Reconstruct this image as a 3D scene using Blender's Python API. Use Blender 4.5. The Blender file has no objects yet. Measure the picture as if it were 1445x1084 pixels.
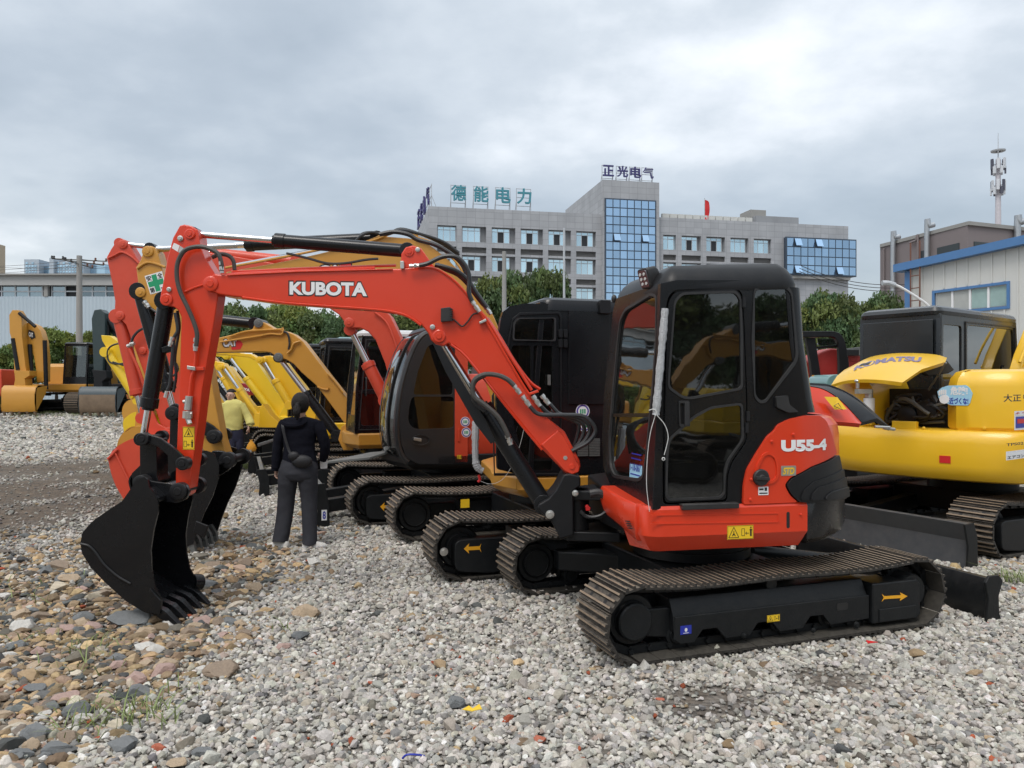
import bpy, bmesh, math, random
import numpy as np
from mathutils import Vector, Matrix, noise
from mathutils.geometry import tessellate_polygon

random.seed(7); rng = np.random.default_rng(7)
scene = bpy.context.scene
col = scene.collection
R_ = math.radians

FPX, HOR, CAMZ = 1086.0, 546.0, 1.62
cam_d = bpy.data.cameras.new('camera'); cam = bpy.data.objects.new('camera', cam_d); col.objects.link(cam)
cam_d.sensor_width = 36; cam_d.lens = FPX/1445*36
cam_d.shift_y = (HOR-542)/1445
cam.location = (0, 0, CAMZ); cam.rotation_euler = (R_(90), 0, 0)
cam_d.clip_start = .05; cam_d.clip_end = 3000
scene.camera = cam

def nn(nt, t, **kw):
    n = nt.nodes.new(t)
    for k, v in kw.items():
        if k in ('loc',): continue
        setattr(n, k, v)
    return n
w = bpy.data.worlds.new('World'); scene.world = w; w.use_nodes = True
nt = w.node_tree; nt.nodes.clear()
out = nn(nt, 'ShaderNodeOutputWorld')
sky = nn(nt, 'ShaderNodeTexSky'); sky.sky_type = 'NISHITA'; sky.sun_disc = False
SUN_EL, SUN_AZ = 58, 205          # azimuth clockwise from +Y
sky.sun_elevation = R_(SUN_EL); sky.sun_rotation = R_(SUN_AZ)
sky.dust_density = 3
bg1 = nn(nt, 'ShaderNodeBackground'); bg1.inputs[1].default_value = .05
nt.links.new(sky.outputs[0], bg1.inputs[0])
tc = nn(nt, 'ShaderNodeTexCoord')
sep = nn(nt, 'ShaderNodeSeparateXYZ'); nt.links.new(tc.outputs['Generated'], sep.inputs[0])
def mth(nt, op, a, b=None, c=None, clamp=False):
    n = nt.nodes.new('ShaderNodeMath'); n.operation = op; n.use_clamp = clamp
    for i, x in enumerate((a, b, c)):
        if x is None: continue
        if isinstance(x, (int, float)): n.inputs[i].default_value = x
        else: nt.links.new(x, n.inputs[i])
    return n.outputs[0]
zc = mth(nt, 'ADD', mth(nt, 'MAXIMUM', sep.outputs[2], 0.0), .28)
cx = mth(nt, 'DIVIDE', sep.outputs[0], zc); cy = mth(nt, 'DIVIDE', sep.outputs[1], zc)
cmb = nn(nt, 'ShaderNodeCombineXYZ'); nt.links.new(cx, cmb.inputs[0]); nt.links.new(cy, cmb.inputs[1])
n1 = nn(nt, 'ShaderNodeTexNoise'); n1.inputs['Scale'].default_value = .85; n1.inputs['Detail'].default_value = 5; n1.inputs['Roughness'].default_value = .52; n1.inputs['Distortion'].default_value = .25
n2 = nn(nt, 'ShaderNodeTexNoise'); n2.inputs['Scale'].default_value = 1.9; n2.inputs['Detail'].default_value = 8; n2.inputs['Roughness'].default_value = .55
mp = nn(nt, 'ShaderNodeMapping'); mp.inputs['Location'].default_value = (3.1, 7.4, 2); mp.inputs['Scale'].default_value = (.75, .8, 1)
nt.links.new(cmb.outputs[0], mp.inputs[0])
for n in (n1, n2): nt.links.new(mp.outputs[0], n.inputs[0])
cl = mth(nt, 'ADD', mth(nt, 'MULTIPLY', n1.outputs[0], .6), mth(nt, 'MULTIPLY', n2.outputs[0], .4))
cr = nn(nt, 'ShaderNodeValToRGB')
cr.color_ramp.elements[0].position = .395; cr.color_ramp.elements[0].color = (.34, .385, .42, 1)
cr.color_ramp.elements[1].position = .60; cr.color_ramp.elements[1].color = (.92, .935, .94, 1)
e = cr.color_ramp.elements.new(.465); e.color = (.435, .48, .515, 1)
e = cr.color_ramp.elements.new(.53); e.color = (.585, .625, .65, 1)
nt.links.new(cl, cr.inputs[0])
hz = mth(nt, 'POWER', mth(nt, 'SUBTRACT', 1.0, mth(nt, 'MAXIMUM', sep.outputs[2], 0.0)), 9.0)
mixh = nn(nt, 'ShaderNodeMixRGB'); mixh.inputs[2].default_value = (.62, .68, .73, 1)
nt.links.new(mth(nt, 'MULTIPLY', hz, .35), mixh.inputs[0]); nt.links.new(cr.outputs[0], mixh.inputs[1])
bg2 = nn(nt, 'ShaderNodeBackground'); nt.links.new(mixh.outputs[0], bg2.inputs[0])
nt.links.new(mth(nt, 'ADD', mth(nt, 'MULTIPLY', mth(nt, 'POWER', mth(nt, 'MAXIMUM', sep.outputs[2], 0.0), 1.5), .9), .85), bg2.inputs[1])
add = nn(nt, 'ShaderNodeAddShader'); nt.links.new(bg1.outputs[0], add.inputs[0]); nt.links.new(bg2.outputs[0], add.inputs[1])
nt.links.new(add.outputs[0], out.inputs[0])
sd = bpy.data.lights.new('sun', 'SUN'); sd.energy = 1.35; sd.angle = R_(22); sd.color = (1, .965, .92)
so = bpy.data.objects.new('sun', sd); col.objects.link(so)
az, el = R_(SUN_AZ), R_(SUN_EL)
sdir = Vector((math.sin(az)*math.cos(el), math.cos(az)*math.cos(el), math.sin(el)))
so.rotation_euler = sdir.to_track_quat('Z', 'Y').to_euler()
scene.view_settings.view_transform = 'Standard'; scene.view_settings.look = 'None'
scene.view_settings.gamma = 1; scene.view_settings.use_curve_mapping = False
scene.view_settings.exposure = 0.0
scene.cycles.max_bounces = 6; scene.cycles.transparent_max_bounces = 12
scene.cycles.diffuse_bounces = 3; scene.cycles.glossy_bounces = 3
scene.cycles.use_adaptive_sampling = True; scene.cycles.adaptive_threshold = .02
scene.cycles.sample_clamp_indirect = 6

def sstep(a, b, x):
    t = min(1, max(0, (x-a)/(b-a))); return t*t*(3-2*t)
def gz(x, y):
    return .55*sstep(13, 44, y)
def X(u, Y): return (u-722.5)/FPX*Y
def Z(v, Y): return CAMZ-(v-HOR)/FPX*Y
def W(u, v, Y): return Vector((X(u, Y), Y, Z(v, Y)))
def gY(v): return CAMZ*FPX/(v-HOR)

MATS = {}
def new_mat(name):
    m = bpy.data.materials.new(name); m.use_nodes = True; m.node_tree.nodes.clear()
    return m
def mat(name, c, rough=.5, metal=0., coat=0., var=.12, dust=0., bump=0., bscale=60., vscale=3., spec=.5, dustc=(.30, .27, .23), coords='Object', sheen=0):
    """painted / plain material: colour mottled slightly, dust on upward faces, fine relief"""
    if name in MATS: return MATS[name]
    m = new_mat(name); nt = m.node_tree
    o = nn(nt, 'ShaderNodeOutputMaterial'); p = nn(nt, 'ShaderNodeBsdfPrincipled')
    nt.links.new(p.outputs[0], o.inputs[0])
    t = nn(nt, 'ShaderNodeTexCoord')
    n = nn(nt, 'ShaderNodeTexNoise'); n.inputs['Scale'].default_value = vscale; n.inputs['Detail'].default_value = 6; n.inputs['Roughness'].default_value = .62
    nt.links.new(t.outputs[coords], n.inputs[0])
    mx = nn(nt, 'ShaderNodeMixRGB'); mx.inputs[1].default_value = (*[k*(1-var) for k in c], 1); mx.inputs[2].default_value = (*[min(1, k*(1+var)) for k in c], 1)
    nt.links.new(n.outputs[0], mx.inputs[0]); last = mx.outputs[0]
    if dust > 0:
        g = nn(nt, 'ShaderNodeNewGeometry'); s = nn(nt, 'ShaderNodeSeparateXYZ'); nt.links.new(g.outputs['Normal'], s.inputs[0])
        up = mth(nt, 'MULTIPLY_ADD', mth(nt, 'MAXIMUM', s.outputs[2], 0.0), .8, .2)
        n3 = nn(nt, 'ShaderNodeTexNoise'); n3.inputs['Scale'].default_value = vscale*4; n3.inputs['Detail'].default_value = 8; n3.inputs['Roughness'].default_value = .7
        nt.links.new(t.outputs[coords], n3.inputs[0])
        f = mth(nt, 'MULTIPLY', mth(nt, 'MULTIPLY', up, mth(nt, 'MULTIPLY_ADD', n3.outputs[0], 2.4, -.75, clamp=True)), dust, clamp=True)
        md = nn(nt, 'ShaderNodeMixRGB'); md.inputs[2].default_value = (*dustc, 1); nt.links.new(f, md.inputs[0]); nt.links.new(last, md.inputs[1]); last = md.outputs[0]
        nt.links.new(mth(nt, 'ADD', mth(nt, 'MULTIPLY_ADD', n.outputs[0], .16, rough-.08), mth(nt, 'MULTIPLY', f, .4), clamp=True), p.inputs['Roughness'])
    else:
        nt.links.new(mth(nt, 'MULTIPLY_ADD', n.outputs[0], .14, rough-.07, clamp=True), p.inputs['Roughness'])
    nt.links.new(last, p.inputs['Base Color'])
    p.inputs['Metallic'].default_value = metal; p.inputs['Coat Weight'].default_value = coat; p.inputs['Coat Roughness'].default_value = .06
    p.inputs['Specular IOR Level'].default_value = spec
    if sheen: p.inputs['Sheen Weight'].default_value = sheen
    if bump > 0:
        nb = nn(nt, 'ShaderNodeTexNoise'); nb.inputs['Scale'].default_value = bscale; nb.inputs['Detail'].default_value = 4
        nt.links.new(t.outputs[coords], nb.inputs[0])
        b = nn(nt, 'ShaderNodeBump'); b.inputs['Strength'].default_value = bump; b.inputs['Distance'].default_value = .01
        nt.links.new(nb.outputs[0], b.inputs['Height']); nt.links.new(b.outputs[0], p.inputs['Normal'])
    MATS[name] = m
    return m
def glass(name, tint=(.35, .4, .4), refl=1.0, rough=.02, base=0.0):
    """thin tinted pane: fresnel mirror over a tinted see-through sheet"""
    if name in MATS: return MATS[name]
    m = new_mat(name); nt = m.node_tree
    o = nn(nt, 'ShaderNodeOutputMaterial'); tr = nn(nt, 'ShaderNodeBsdfTransparent'); tr.inputs[0].default_value = (*tint, 1)
    gl = nn(nt, 'ShaderNodeBsdfGlossy'); gl.inputs['Roughness'].default_value = rough; gl.inputs[0].default_value = (.95, .98, 1, 1)
    fr = nn(nt, 'ShaderNodeFresnel'); fr.inputs[0].default_value = 1.55
    f = mth(nt, 'MULTIPLY', fr.outputs[0], 1.7*refl, clamp=True)
    mx = nn(nt, 'ShaderNodeMixShader'); nt.links.new(f, mx.inputs[0]); nt.links.new(tr.outputs[0], mx.inputs[1]); nt.links.new(gl.outputs[0], mx.inputs[2])
    t = nn(nt, 'ShaderNodeTexCoord'); n = nn(nt, 'ShaderNodeTexNoise'); n.inputs['Scale'].default_value = 2.5; n.inputs['Detail'].default_value = 2
    nt.links.new(t.outputs['Object'], n.inputs[0]); b = nn(nt, 'ShaderNodeBump'); b.inputs['Strength'].default_value = .06; b.inputs['Distance'].default_value = .02
    nt.links.new(n.outputs[0], b.inputs['Height']); nt.links.new(b.outputs[0], gl.inputs['Normal'])
    last = mx.outputs[0]
    if base > 0:
        d = nn(nt, 'ShaderNodeBsdfDiffuse'); d.inputs[0].default_value = (.25, .24, .22, 1)
        n4 = nn(nt, 'ShaderNodeTexNoise'); n4.inputs['Scale'].default_value = 9; n4.inputs['Detail'].default_value = 8; nt.links.new(t.outputs['Object'], n4.inputs[0])
        m2 = nn(nt, 'ShaderNodeMixShader'); nt.links.new(mth(nt, 'MULTIPLY', n4.outputs[0], base), m2.inputs[0]); nt.links.new(last, m2.inputs[1]); nt.links.new(d.outputs[0], m2.inputs[2]); last = m2.outputs[0]
    nt.links.new(last, o.inputs[0])
    MATS[name] = m
    return m

RED = mat('orange_red_paint', (.67, .043, .011), .30, coat=.22, dust=.06, var=.08, vscale=2.2)
RED_OLD = mat('faded_orange_paint', (.62, .060, .024), .42, coat=.12, dust=.22, var=.13, vscale=4)
BLK = mat('black_gloss_paint', (.008, .0085, .010), .27, coat=.12, dust=.02, var=.2, spec=.3)
BLKM = mat('black_satin_metal', (.010, .0105, .012), .40, spec=.3, dust=.045, var=.25, bump=.05, bscale=90)
BLKU = mat('undercarriage_black', (.008, .0095, .011), .40, spec=.3, dust=.08, var=.3, bump=.12, bscale=70)
GUNM = mat('worn_dark_steel', (.022, .021, .020), .5, metal=.2, dust=1.1, var=.4, vscale=9, dustc=(.22, .185, .145), bump=.3, bscale=55)
SHOE_TOP = mat('worn_grouser_steel', (.27, .205, .145), .55, metal=.2, dust=.6, var=.55, vscale=14, dustc=(.26, .19, .13), bump=.3, bscale=80)
SHOE_UNDER = mat('shoe_inner_steel', (.05, .046, .04), .55, metal=.2, dust=.6, var=.4, vscale=10, dustc=(.13, .115, .09))
RUB = mat('black_rubber', (.018, .018, .019), .48, dust=.2, var=.2)
HOSE = mat('hydraulic_hose', (.020, .021, .023), .38, dust=.12, var=.2)
SPIRAL = mat('spiral_hose_guard', (.045, .042, .038), .5, dust=.4, var=.3, vscale=20)
CHR = mat('chromed_rod', (.72, .73, .74), .13, metal=1, var=.04)
ZINC = mat('zinc_fitting', (.58, .57, .54), .33, metal=.85, var=.2, vscale=30)
INT = mat('cab_interior_plastic', (.03, .031, .033), .6, var=.2)
SEAT = mat('grey_seat_cloth', (.10, .10, .105), .85, var=.2, bump=.2, bscale=200)
CATY = mat('ochre_yellow_paint', (.56, .265, .032), .38, coat=.2, dust=.18, var=.09)
YEL = mat('bright_yellow_paint', (.84, .50, .018), .34, coat=.25, dust=.12, var=.07)
LYEL = mat('lemon_yellow_paint', (.82, .54, .015), .36, coat=.2, dust=.15, var=.08)
TEAL = mat('teal_grey_paint', (.18, .33, .33), .35, coat=.2, dust=.15, var=.08)
DGRN = mat('dark_green_paint', (.022, .042, .045), .4, coat=.1, dust=.2, var=.15)
GREYB = mat('weathered_blade_steel', (.13, .135, .13), .5, metal=.2, dust=.4, var=.3, vscale=5)
SCRAPE = mat('scraped_bucket_steel', (.21, .15, .10), .5, metal=.3, dust=.5, var=.5, vscale=4, dustc=(.28, .2, .13))
WHT = mat('white_print', (.80, .80, .80), .5, var=.03)
GOLD = mat('yellow_sticker', (.85, .55, .02), .45, var=.04)
INK = mat('black_print', (.015, .015, .015), .5, var=.1)
GREENP = mat('green_print', (.01, .30, .13), .5, var=.05)
BLUEP = mat('blue_print', (.02, .035, .35), .4, var=.05)
PURP = mat('violet_print', (.09, .06, .33), .45, var=.05)
LBLUE = mat('light_blue_print', (.35, .62, .78), .4, var=.05)
REDP = mat('red_print', (.6, .02, .02), .45, var=.05)
ORP = mat('orange_print', (.85, .40, .015), .45, var=.05)
GLS = glass('tinted_cab_glass', (.30, .35, .34), 1.1, base=.05)
GLD = glass('dark_cab_glass', (.10, .115, .12), 1.25, base=.035)
GLF = glass('clear_front_glass', (.55, .62, .60), 1.0, base=.05)

ROOTM = {}
def thing(name, label, cat, loc=(0, 0, 0), rz=0., group=None):
    o = bpy.data.objects.new(name, None); col.objects.link(o)
    o.location = loc; o.rotation_euler = (0, 0, rz); o.empty_display_size = .2
    ROOTM[o] = (Matrix.Translation(Vector(loc)) @ Matrix.Rotation(rz, 4, 'Z')).inverted()
    o['label'] = label; o['category'] = cat
    if group: o['group'] = group
    return o
def tag(o, label, cat, group=None):
    o['label'] = label; o['category'] = cat
    if group: o['group'] = group
    return o
def root_inv(p):
    while p is not None and p not in ROOTM: p = p.parent
    return ROOTM[p] if p is not None else Matrix.Identity(4)
def finish(me, smooth=True, ang=35):
    if smooth:
        me.polygons.foreach_set('use_smooth', [True]*len(me.polygons))
        me.set_sharp_from_angle(angle=R_(ang))
class MB:
    """collects shapes in world coordinates, becomes ONE mesh object"""
    def __init__(s): s.v = []; s.f = []; s.m = []
    def add(s, vs, fs, mi=0):
        b = len(s.v); s.v += [Vector(v) for v in vs]; s.f += [tuple(b+i for i in f) for f in fs]; s.m += [mi]*len(fs); return s
    def prism(s, poly, off, mi=0):
        poly = [Vector(p) for p in poly]; off = Vector(off); n = len(poly)
        fs = [tuple(range(n-1, -1, -1)), tuple(range(n, 2*n))]+[(i, (i+1) % n, n+(i+1) % n, n+i) for i in range(n)]
        return s.add(poly+[p+off for p in poly], fs, mi)
    def box(s, c, size, fr=None, mi=0):
        """box centred at c (frame coordinates)"""
        hx, hy, hz = [k/2 for k in size]; c = Vector(c)
        pts = [c+Vector((a*hx, b*hy, d*hz)) for a in (-1, 1) for b in (-1, 1) for d in (-1, 1)]
        if fr: pts = [fr.P(*p) for p in pts]
        return s.add(pts, [(0, 1, 3, 2), (4, 6, 7, 5), (0, 4, 5, 1), (2, 3, 7, 6), (0, 2, 6, 4), (1, 5, 7, 3)], mi)
    def loft(s, rings, caps=True, close=True, mi=0):
        n = len(rings[0]); vs = [p for r in rings for p in r]; fs = []
        for i in range(len(rings)-1):
            for j in range(n if close else n-1):
                k = (j+1) % n; fs.append((i*n+j, i*n+k, (i+1)*n+k, (i+1)*n+j))
        if caps and close: fs += [tuple(range(n-1, -1, -1)), tuple((len(rings)-1)*n+j for j in range(n))]
        return s.add(vs, fs, mi)
    def cyl(s, p0, p1, r0, r1=None, n=14, mi=0, caps=True):
        p0, p1 = Vector(p0), Vector(p1); r1 = r0 if r1 is None else r1
        d = (p1-p0).normalized(); a = d.orthogonal().normalized(); b = d.cross(a)
        ring = lambda p, r: [p+(a*math.cos(t)+b*math.sin(t))*r for t in [2*math.pi*i/n for i in range(n)]]
        return s.loft([ring(p0, r0), ring(p1, r1)], caps, mi=mi)
    def lathe(s, p0, axis, prof, n=20, mi=0, caps=True):
        """prof: list of (distance along axis, radius)"""
        p0 = Vector(p0); d = Vector(axis).normalized(); a = d.orthogonal().normalized(); b = d.cross(a)
        return s.loft([[p0+d*h+(a*math.cos(2*math.pi*i/n)+b*math.sin(2*math.pi*i/n))*r for i in range(n)] for h, r in prof], caps, mi=mi)
    def tube(s, pts, r, n=8, smooth=6, mi=0, rib=0):
        pts = [Vector(p) for p in pts]
        if smooth and len(pts) > 2: pts = catmull(pts, smooth)
        rings = []; prev = None
        for i, p in enumerate(pts):
            d = (pts[min(i+1, len(pts)-1)]-pts[max(i-1, 0)]).normalized()
            if prev is None: a = d.orthogonal().normalized()
            else: a = (prev-d*prev.dot(d)).normalized()
            prev = a; b = d.cross(a)
            rr = r[i*len(r)//len(pts)] if isinstance(r, (list, tuple)) else r
            if rib: rr = rr*(1+rib*(i % 2))
            rings.append([p+(a*math.cos(2*math.pi*j/n)+b*math.sin(2*math.pi*j/n))*rr for j in range(n)])
        return s.loft(rings, mi=mi)
    def ell(s, c, r, n=12, m=8, fr=None, mi=0):
        c = Vector(c); vs = []; fs = []
        for i in range(1, m):
            for j in range(n):
                t, p = math.pi*i/m, 2*math.pi*j/n
                vs.append(c+Vector((r[0]*math.sin(t)*math.cos(p), r[1]*math.sin(t)*math.sin(p), r[2]*math.cos(t))))
        top = len(vs); vs += [c+Vector((0, 0, r[2])), c-Vector((0, 0, r[2]))]
        for i in range(m-2):
            for j in range(n): fs.append((i*n+j, (i+1)*n+j, (i+1)*n+(j+1) % n, i*n+(j+1) % n))
        for j in range(n): fs += [(top, j, (j+1) % n), (top+1, (m-2)*n+(j+1) % n, (m-2)*n+j)]
        if fr: vs = [fr.P(*p) for p in vs]
        return s.add(vs, fs, mi)
def catmull(pts, k):
    out_ = []
    P = [pts[0]*2-pts[1]]+list(pts)+[pts[-1]*2-pts[-2]]
    for i in range(1, len(P)-2):
        for j in range(k):
            t = j/k; a, b, c, d = P[i-1], P[i], P[i+1], P[i+2]
            out_.append(.5*((2*b)+(c-a)*t+(2*a-5*b+4*c-d)*t*t+(3*b-a-3*c+d)*t**3))
    out_.append(P[-2]); return out_
def obj(name, mb, mats, parent=None, bevel=0, seg=2, smooth=True, kind=None, ang=35, recalc=True, label=None):
    me = bpy.data.meshes.new(name); inv = root_inv(parent)
    me.from_pydata([inv @ v for v in mb.v], [], mb.f)
    if not isinstance(mats, (list, tuple)): mats = [mats]
    for m in mats: me.materials.append(m)
    if len(mats) > 1: me.polygons.foreach_set('material_index', mb.m)
    me.validate()
    if recalc:
        bm = bmesh.new(); bm.from_mesh(me); bmesh.ops.recalc_face_normals(bm, faces=bm.faces); bm.to_mesh(me); bm.free()
    finish(me, smooth, ang)
    o = bpy.data.objects.new(name, me); col.objects.link(o)
    if parent is not None: o.parent = parent
    if bevel:
        b = o.modifiers.new('bevel', 'BEVEL'); b.width = bevel; b.segments = seg; b.limit_method = 'ANGLE'; b.angle_limit = R_(40); b.harden_normals = True
        b.use_clamp_overlap = True
    if kind: o['kind'] = kind
    if label: o['label'] = label
    return o
def inst(name, me, M, parent=None):
    """one more object using mesh me, placed at world matrix M"""
    o = bpy.data.objects.new(name, me); col.objects.link(o)
    if parent is not None: o.parent = parent
    o.matrix_basis = root_inv(parent) @ M
    return o
def copy_tree(o, parent=None):
    c = o.copy(); col.objects.link(c)
    if parent is not None: c.parent = parent
    if o in ROOTM: ROOTM[c] = ROOTM[o]
    for ch in list(o.children): copy_tree(ch, c)
    return c
def retag_pos(o, loc, rz, s=1.0):
    o.location = loc; o.rotation_euler = (0, 0, rz); o.scale = (s, s, s)

class Fr:
    """local frame on the ground: x forward, y left, z up"""
    def __init__(s, o, ang):
        s.o = Vector(o); s.a = ang; s.x = Vector((math.cos(ang), math.sin(ang), 0)); s.y = Vector((-math.sin(ang), math.cos(ang), 0))
        s.z = Vector((0, 0, 1))
    def P(s, x, y, z): return s.o+s.x*x+s.y*y+s.z*z
    def M(s, x=0, y=0, z=0): return Matrix.Translation(s.P(x, y, z)) @ Matrix.Rotation(s.a, 4, 'Z')
class Surf:
    """upright surface swept along a plan polyline of a frame; s runs along it, d outward, z up"""
    def __init__(s, fr, pts, smooth=0):
        p = [Vector((a, b, 0)) for a, b in pts]
        if smooth: p = catmull(p, smooth)
        s.fr = fr; s.p = [fr.P(q.x, q.y, 0) for q in p]
        s.L = [0]
        for a, b in zip(s.p, s.p[1:]): s.L.append(s.L[-1]+(b-a).length)
        s.n = []
        for i in range(len(s.p)):
            t = (s.p[min(i+1, len(s.p)-1)]-s.p[max(0, i-1)]).normalized(); s.n.append(Vector((t.y, -t.x, 0)))
        if s.n[0].dot(s.p[0]-Vector((0, 0, 0))) > 0 and False: pass
        mid = s.p[len(s.p)//2]
        if s.n[0].dot(Vector((0, 0, 0))-s.p[0]) < 0: s.n = [-k for k in s.n]
    def at(s, t, d, z):
        L = s.L
        if t <= 0: i, f = 0, t/(L[1]-L[0])
        elif t >= L[-1]: i = len(L)-2; f = (t-L[-2])/(L[-1]-L[-2])
        else:
            i = 0
            while L[i+1] < t: i += 1
            f = (t-L[i])/(L[i+1]-L[i])
        p = s.p[i].lerp(s.p[i+1], f); n = s.n[i].lerp(s.n[i+1], min(1, max(0, f))).normalized()
        return Vector((p.x+n.x*d, p.y+n.y*d, z))
    def hit(s, u, v):
        k = (u-722.5)/FPX; best = None      # ray X = k*Y
        m = len(s.p)-1
        for i in range(m):
            a, b = s.p[i], s.p[i+1]; fa, fb = a.x-k*a.y, b.x-k*b.y
            if fa == fb: continue
            t = fa/(fa-fb)
            lo = -1e9 if i == 0 else -1e-6; hi = 1e9 if i == m-1 else 1+1e-6
            if lo <= t <= hi:
                Y = a.y+(b.y-a.y)*t
                pen = 0 if 0 <= t <= 1 else 1000
                if Y > .3 and (best is None or Y+pen < best[0]): best = (Y+pen, s.L[i]+(s.L[i+1]-s.L[i])*t, Z(v, Y))
        return best[1], best[2]
    def poly(s, pts, cr=None):
        return [s.hit(*(cr(*p) if cr else p)) for p in pts]
def crop(x0, y0, sc): return lambda x, y: (x0+x/sc, y0+y/sc)
def panel(mb, surf, outer, holes=(), d0=0., d1=-.03, step=.06, mi=0, hole_side=True):
    """solid plate following a Surf: outline and holes in (s, z), from depth d0 (outside) to d1"""
    bm = bmesh.new()
    loops = [list(outer)]+[list(h) for h in holes]
    flat = [p for l in loops for p in l]
    vs = [bm.verts.new((a, b, 0)) for a, b in flat]
    if len(loops) == 1: bm.faces.new(vs)
    else:
        for t in tessellate_polygon([[Vector((a, b, 0)) for a, b in l] for l in loops]):
            try: bm.faces.new([vs[i] for i in t])
            except ValueError: pass
    if len(surf.p) > 2:
        lo = min(p[0] for p in flat); hi = max(p[0] for p in flat)
        k = math.floor(lo/step)+1
        while k*step < hi:
            g = bm.verts[:]+bm.edges[:]+bm.faces[:]
            bmesh.ops.bisect_plane(bm, geom=g, plane_co=(k*step, 0, 0), plane_no=(1, 0, 0), dist=1e-5); k += 1
    r = bmesh.ops.extrude_face_region(bm, geom=bm.faces[:])
    ex = [e for e in r['geom'] if isinstance(e, bmesh.types.BMVert)]
    back = set(ex)
    bm.verts.index_update(); bm.verts.ensure_lookup_table()
    V = [surf.at(v.co.x, d1 if v in back else d0, v.co.y) for v in bm.verts]
    F = [tuple(v.index for v in f.verts) for f in bm.faces]
    bm.free()
    return mb.add(V, F, mi)
def rrect(x0, x1, y0, y1, r, k=4):
    o = []
    for cx_, cy_, a0 in ((x1-r, y1-r, 0), (x0+r, y1-r, 90), (x0+r, y0+r, 180), (x1-r, y0+r, 270)):
        for i in range(k+1):
            a = R_(a0+90*i/k); o.append((cx_+r*math.cos(a), cy_+r*math.sin(a)))
    return o
def rounded(pts, r, k=3):
    """round the corners of a 2-D polygon"""
    o = []; n = len(pts)
    for i in range(n):
        p = Vector((*pts[i], 0)); a = Vector((*pts[i-1], 0)); b = Vector((*pts[(i+1) % n], 0))
        da, db = (a-p), (b-p); q = min(r, da.length*.45, db.length*.45)
        p0 = p+da.normalized()*q; p1 = p+db.normalized()*q
        for j in range(k+1):
            t = j/k; c = p0*(1-t)**2+p*2*t*(1-t)+p1*t*t; o.append((c.x, c.y))
    return o
def scale2(pts, d):
    """inset a polygon (approximate) by d toward its centre"""
    cx_ = sum(p[0] for p in pts)/len(pts); cy_ = sum(p[1] for p in pts)/len(pts); o = []
    for x, y in pts:
        L = math.hypot(x-cx_, y-cy_); f = max(.05, 1-d/L) if L else 1; o.append((cx_+(x-cx_)*f, cy_+(y-cy_)*f))
    return o
_txt = {}
def text_mesh(s, bold=0.0, shear=0.0, space=1.0):
    key = (s, bold, shear, space)
    if key in _txt: return _txt[key]
    cu = bpy.data.curves.new('text', 'FONT'); cu.body = s; cu.size = 1; cu.offset = bold; cu.shear = shear; cu.space_character = space; cu.resolution_u = 4
    o = bpy.data.objects.new('text', cu); col.objects.link(o)
    dg = bpy.context.evaluated_depsgraph_get(); me = bpy.data.meshes.new_from_object(o.evaluated_get(dg))
    vs = [v.co.copy() for v in me.vertices]; fs = [tuple(p.vertices) for p in me.polygons]
    bpy.data.objects.remove(o); bpy.data.curves.remove(cu); bpy.data.meshes.remove(me)
    x0 = min(v.x for v in vs); x1 = max(v.x for v in vs); y0 = min(v.y for v in vs); y1 = max(v.y for v in vs)
    _txt[key] = (vs, fs, x0, x1, y0, y1); return _txt[key]
def add_text(mb, s, P, w_, h_, bold=.0, shear=0., mi=0, space=1.0, ref=None, depth=0):
    """lay text s over the rectangle [0,w]x[0,h]; P maps (x, y, lift) to world"""
    vs, fs, x0, x1, y0, y1 = text_mesh(s, bold, shear, space)
    if ref: _, _, x0, x1, y0, y1 = text_mesh(*ref)
    m = lambda v, l: P((v.x-x0)/(x1-x0)*w_, (v.y-y0)/(y1-y0)*h_, l)
    if not depth: mb.add([m(v, 0) for v in vs], fs, mi)
    else:
        n = len(vs); cnt = {}
        for f in fs:
            for a, b in zip(f, f[1:]+f[:1]): cnt[(a, b)] = 1
        side = [(a, b, b+n, a+n) for (a, b) in cnt if (b, a) not in cnt]
        mb.add([m(v, 0) for v in vs]+[m(v, depth) for v in vs], [tuple(reversed(f)) for f in fs]+[tuple(i+n for i in f) for f in fs]+side, mi)
def structure(name, mb, m, **kw):
    return obj(name, mb, m, kind='structure', **kw)
def tanw(x, y):
    """0..1 how far a spot belongs to the brown rubble at the lower left"""
    n = noise.noise(Vector((x*.9, y*.9, 3.3)))*.7+noise.noise(Vector((x*2.6, y*2.6, 8.1)))*.35
    b = 1-sstep(-2.5, -1.3, x+n*.9)
    return b*(1-sstep(6, 9.5, y+n*2))
def dirtw(x, y):
    n = noise.noise(Vector((x*.5, y*.35, 1.7)))*1.3+noise.noise(Vector((x*1.7, y*1.4, 5.1)))*.6
    a = (1-sstep(-5.6, -3.9, x+n*.8))*sstep(5.2, 7, y+n)*(1-sstep(15, 19, y+n*2))
    b = 0
    for px, py, r in ((1.02, 3.95, .34), (1.75, 4.25, .28), (-4.2, 21, 2.2)):
        d = math.hypot((x-px), (y-py)*1.3); b = max(b, (1-sstep(r*.4, r*1.15, d+n*.1))*.75)
    k = noise.noise(Vector((x*.9+3, y*.7, 9)))+.5*noise.noise(Vector((x*2.9, y*2.2, 2)))
    return max(a*min(1, max(.3, .95+.9*k)), b)
ys = [-14, -8, -4, -1]+list(np.arange(0, 14, .22))+list(np.arange(14, 46, 1.0))+[50, 60, 80, 110, 150, 220, 340, 550, 900]
def xs_for():
    return [-700, -300, -150, -80, -50, -36, -28]+list(np.arange(-22, -10, 1.5))+list(np.arange(-10, 9, .25))+list(np.arange(9, 24, 1.5))+[28, 36, 50, 80, 150, 300, 700]
xs = xs_for()
g = MB(); cols = []
vs = []
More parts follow.
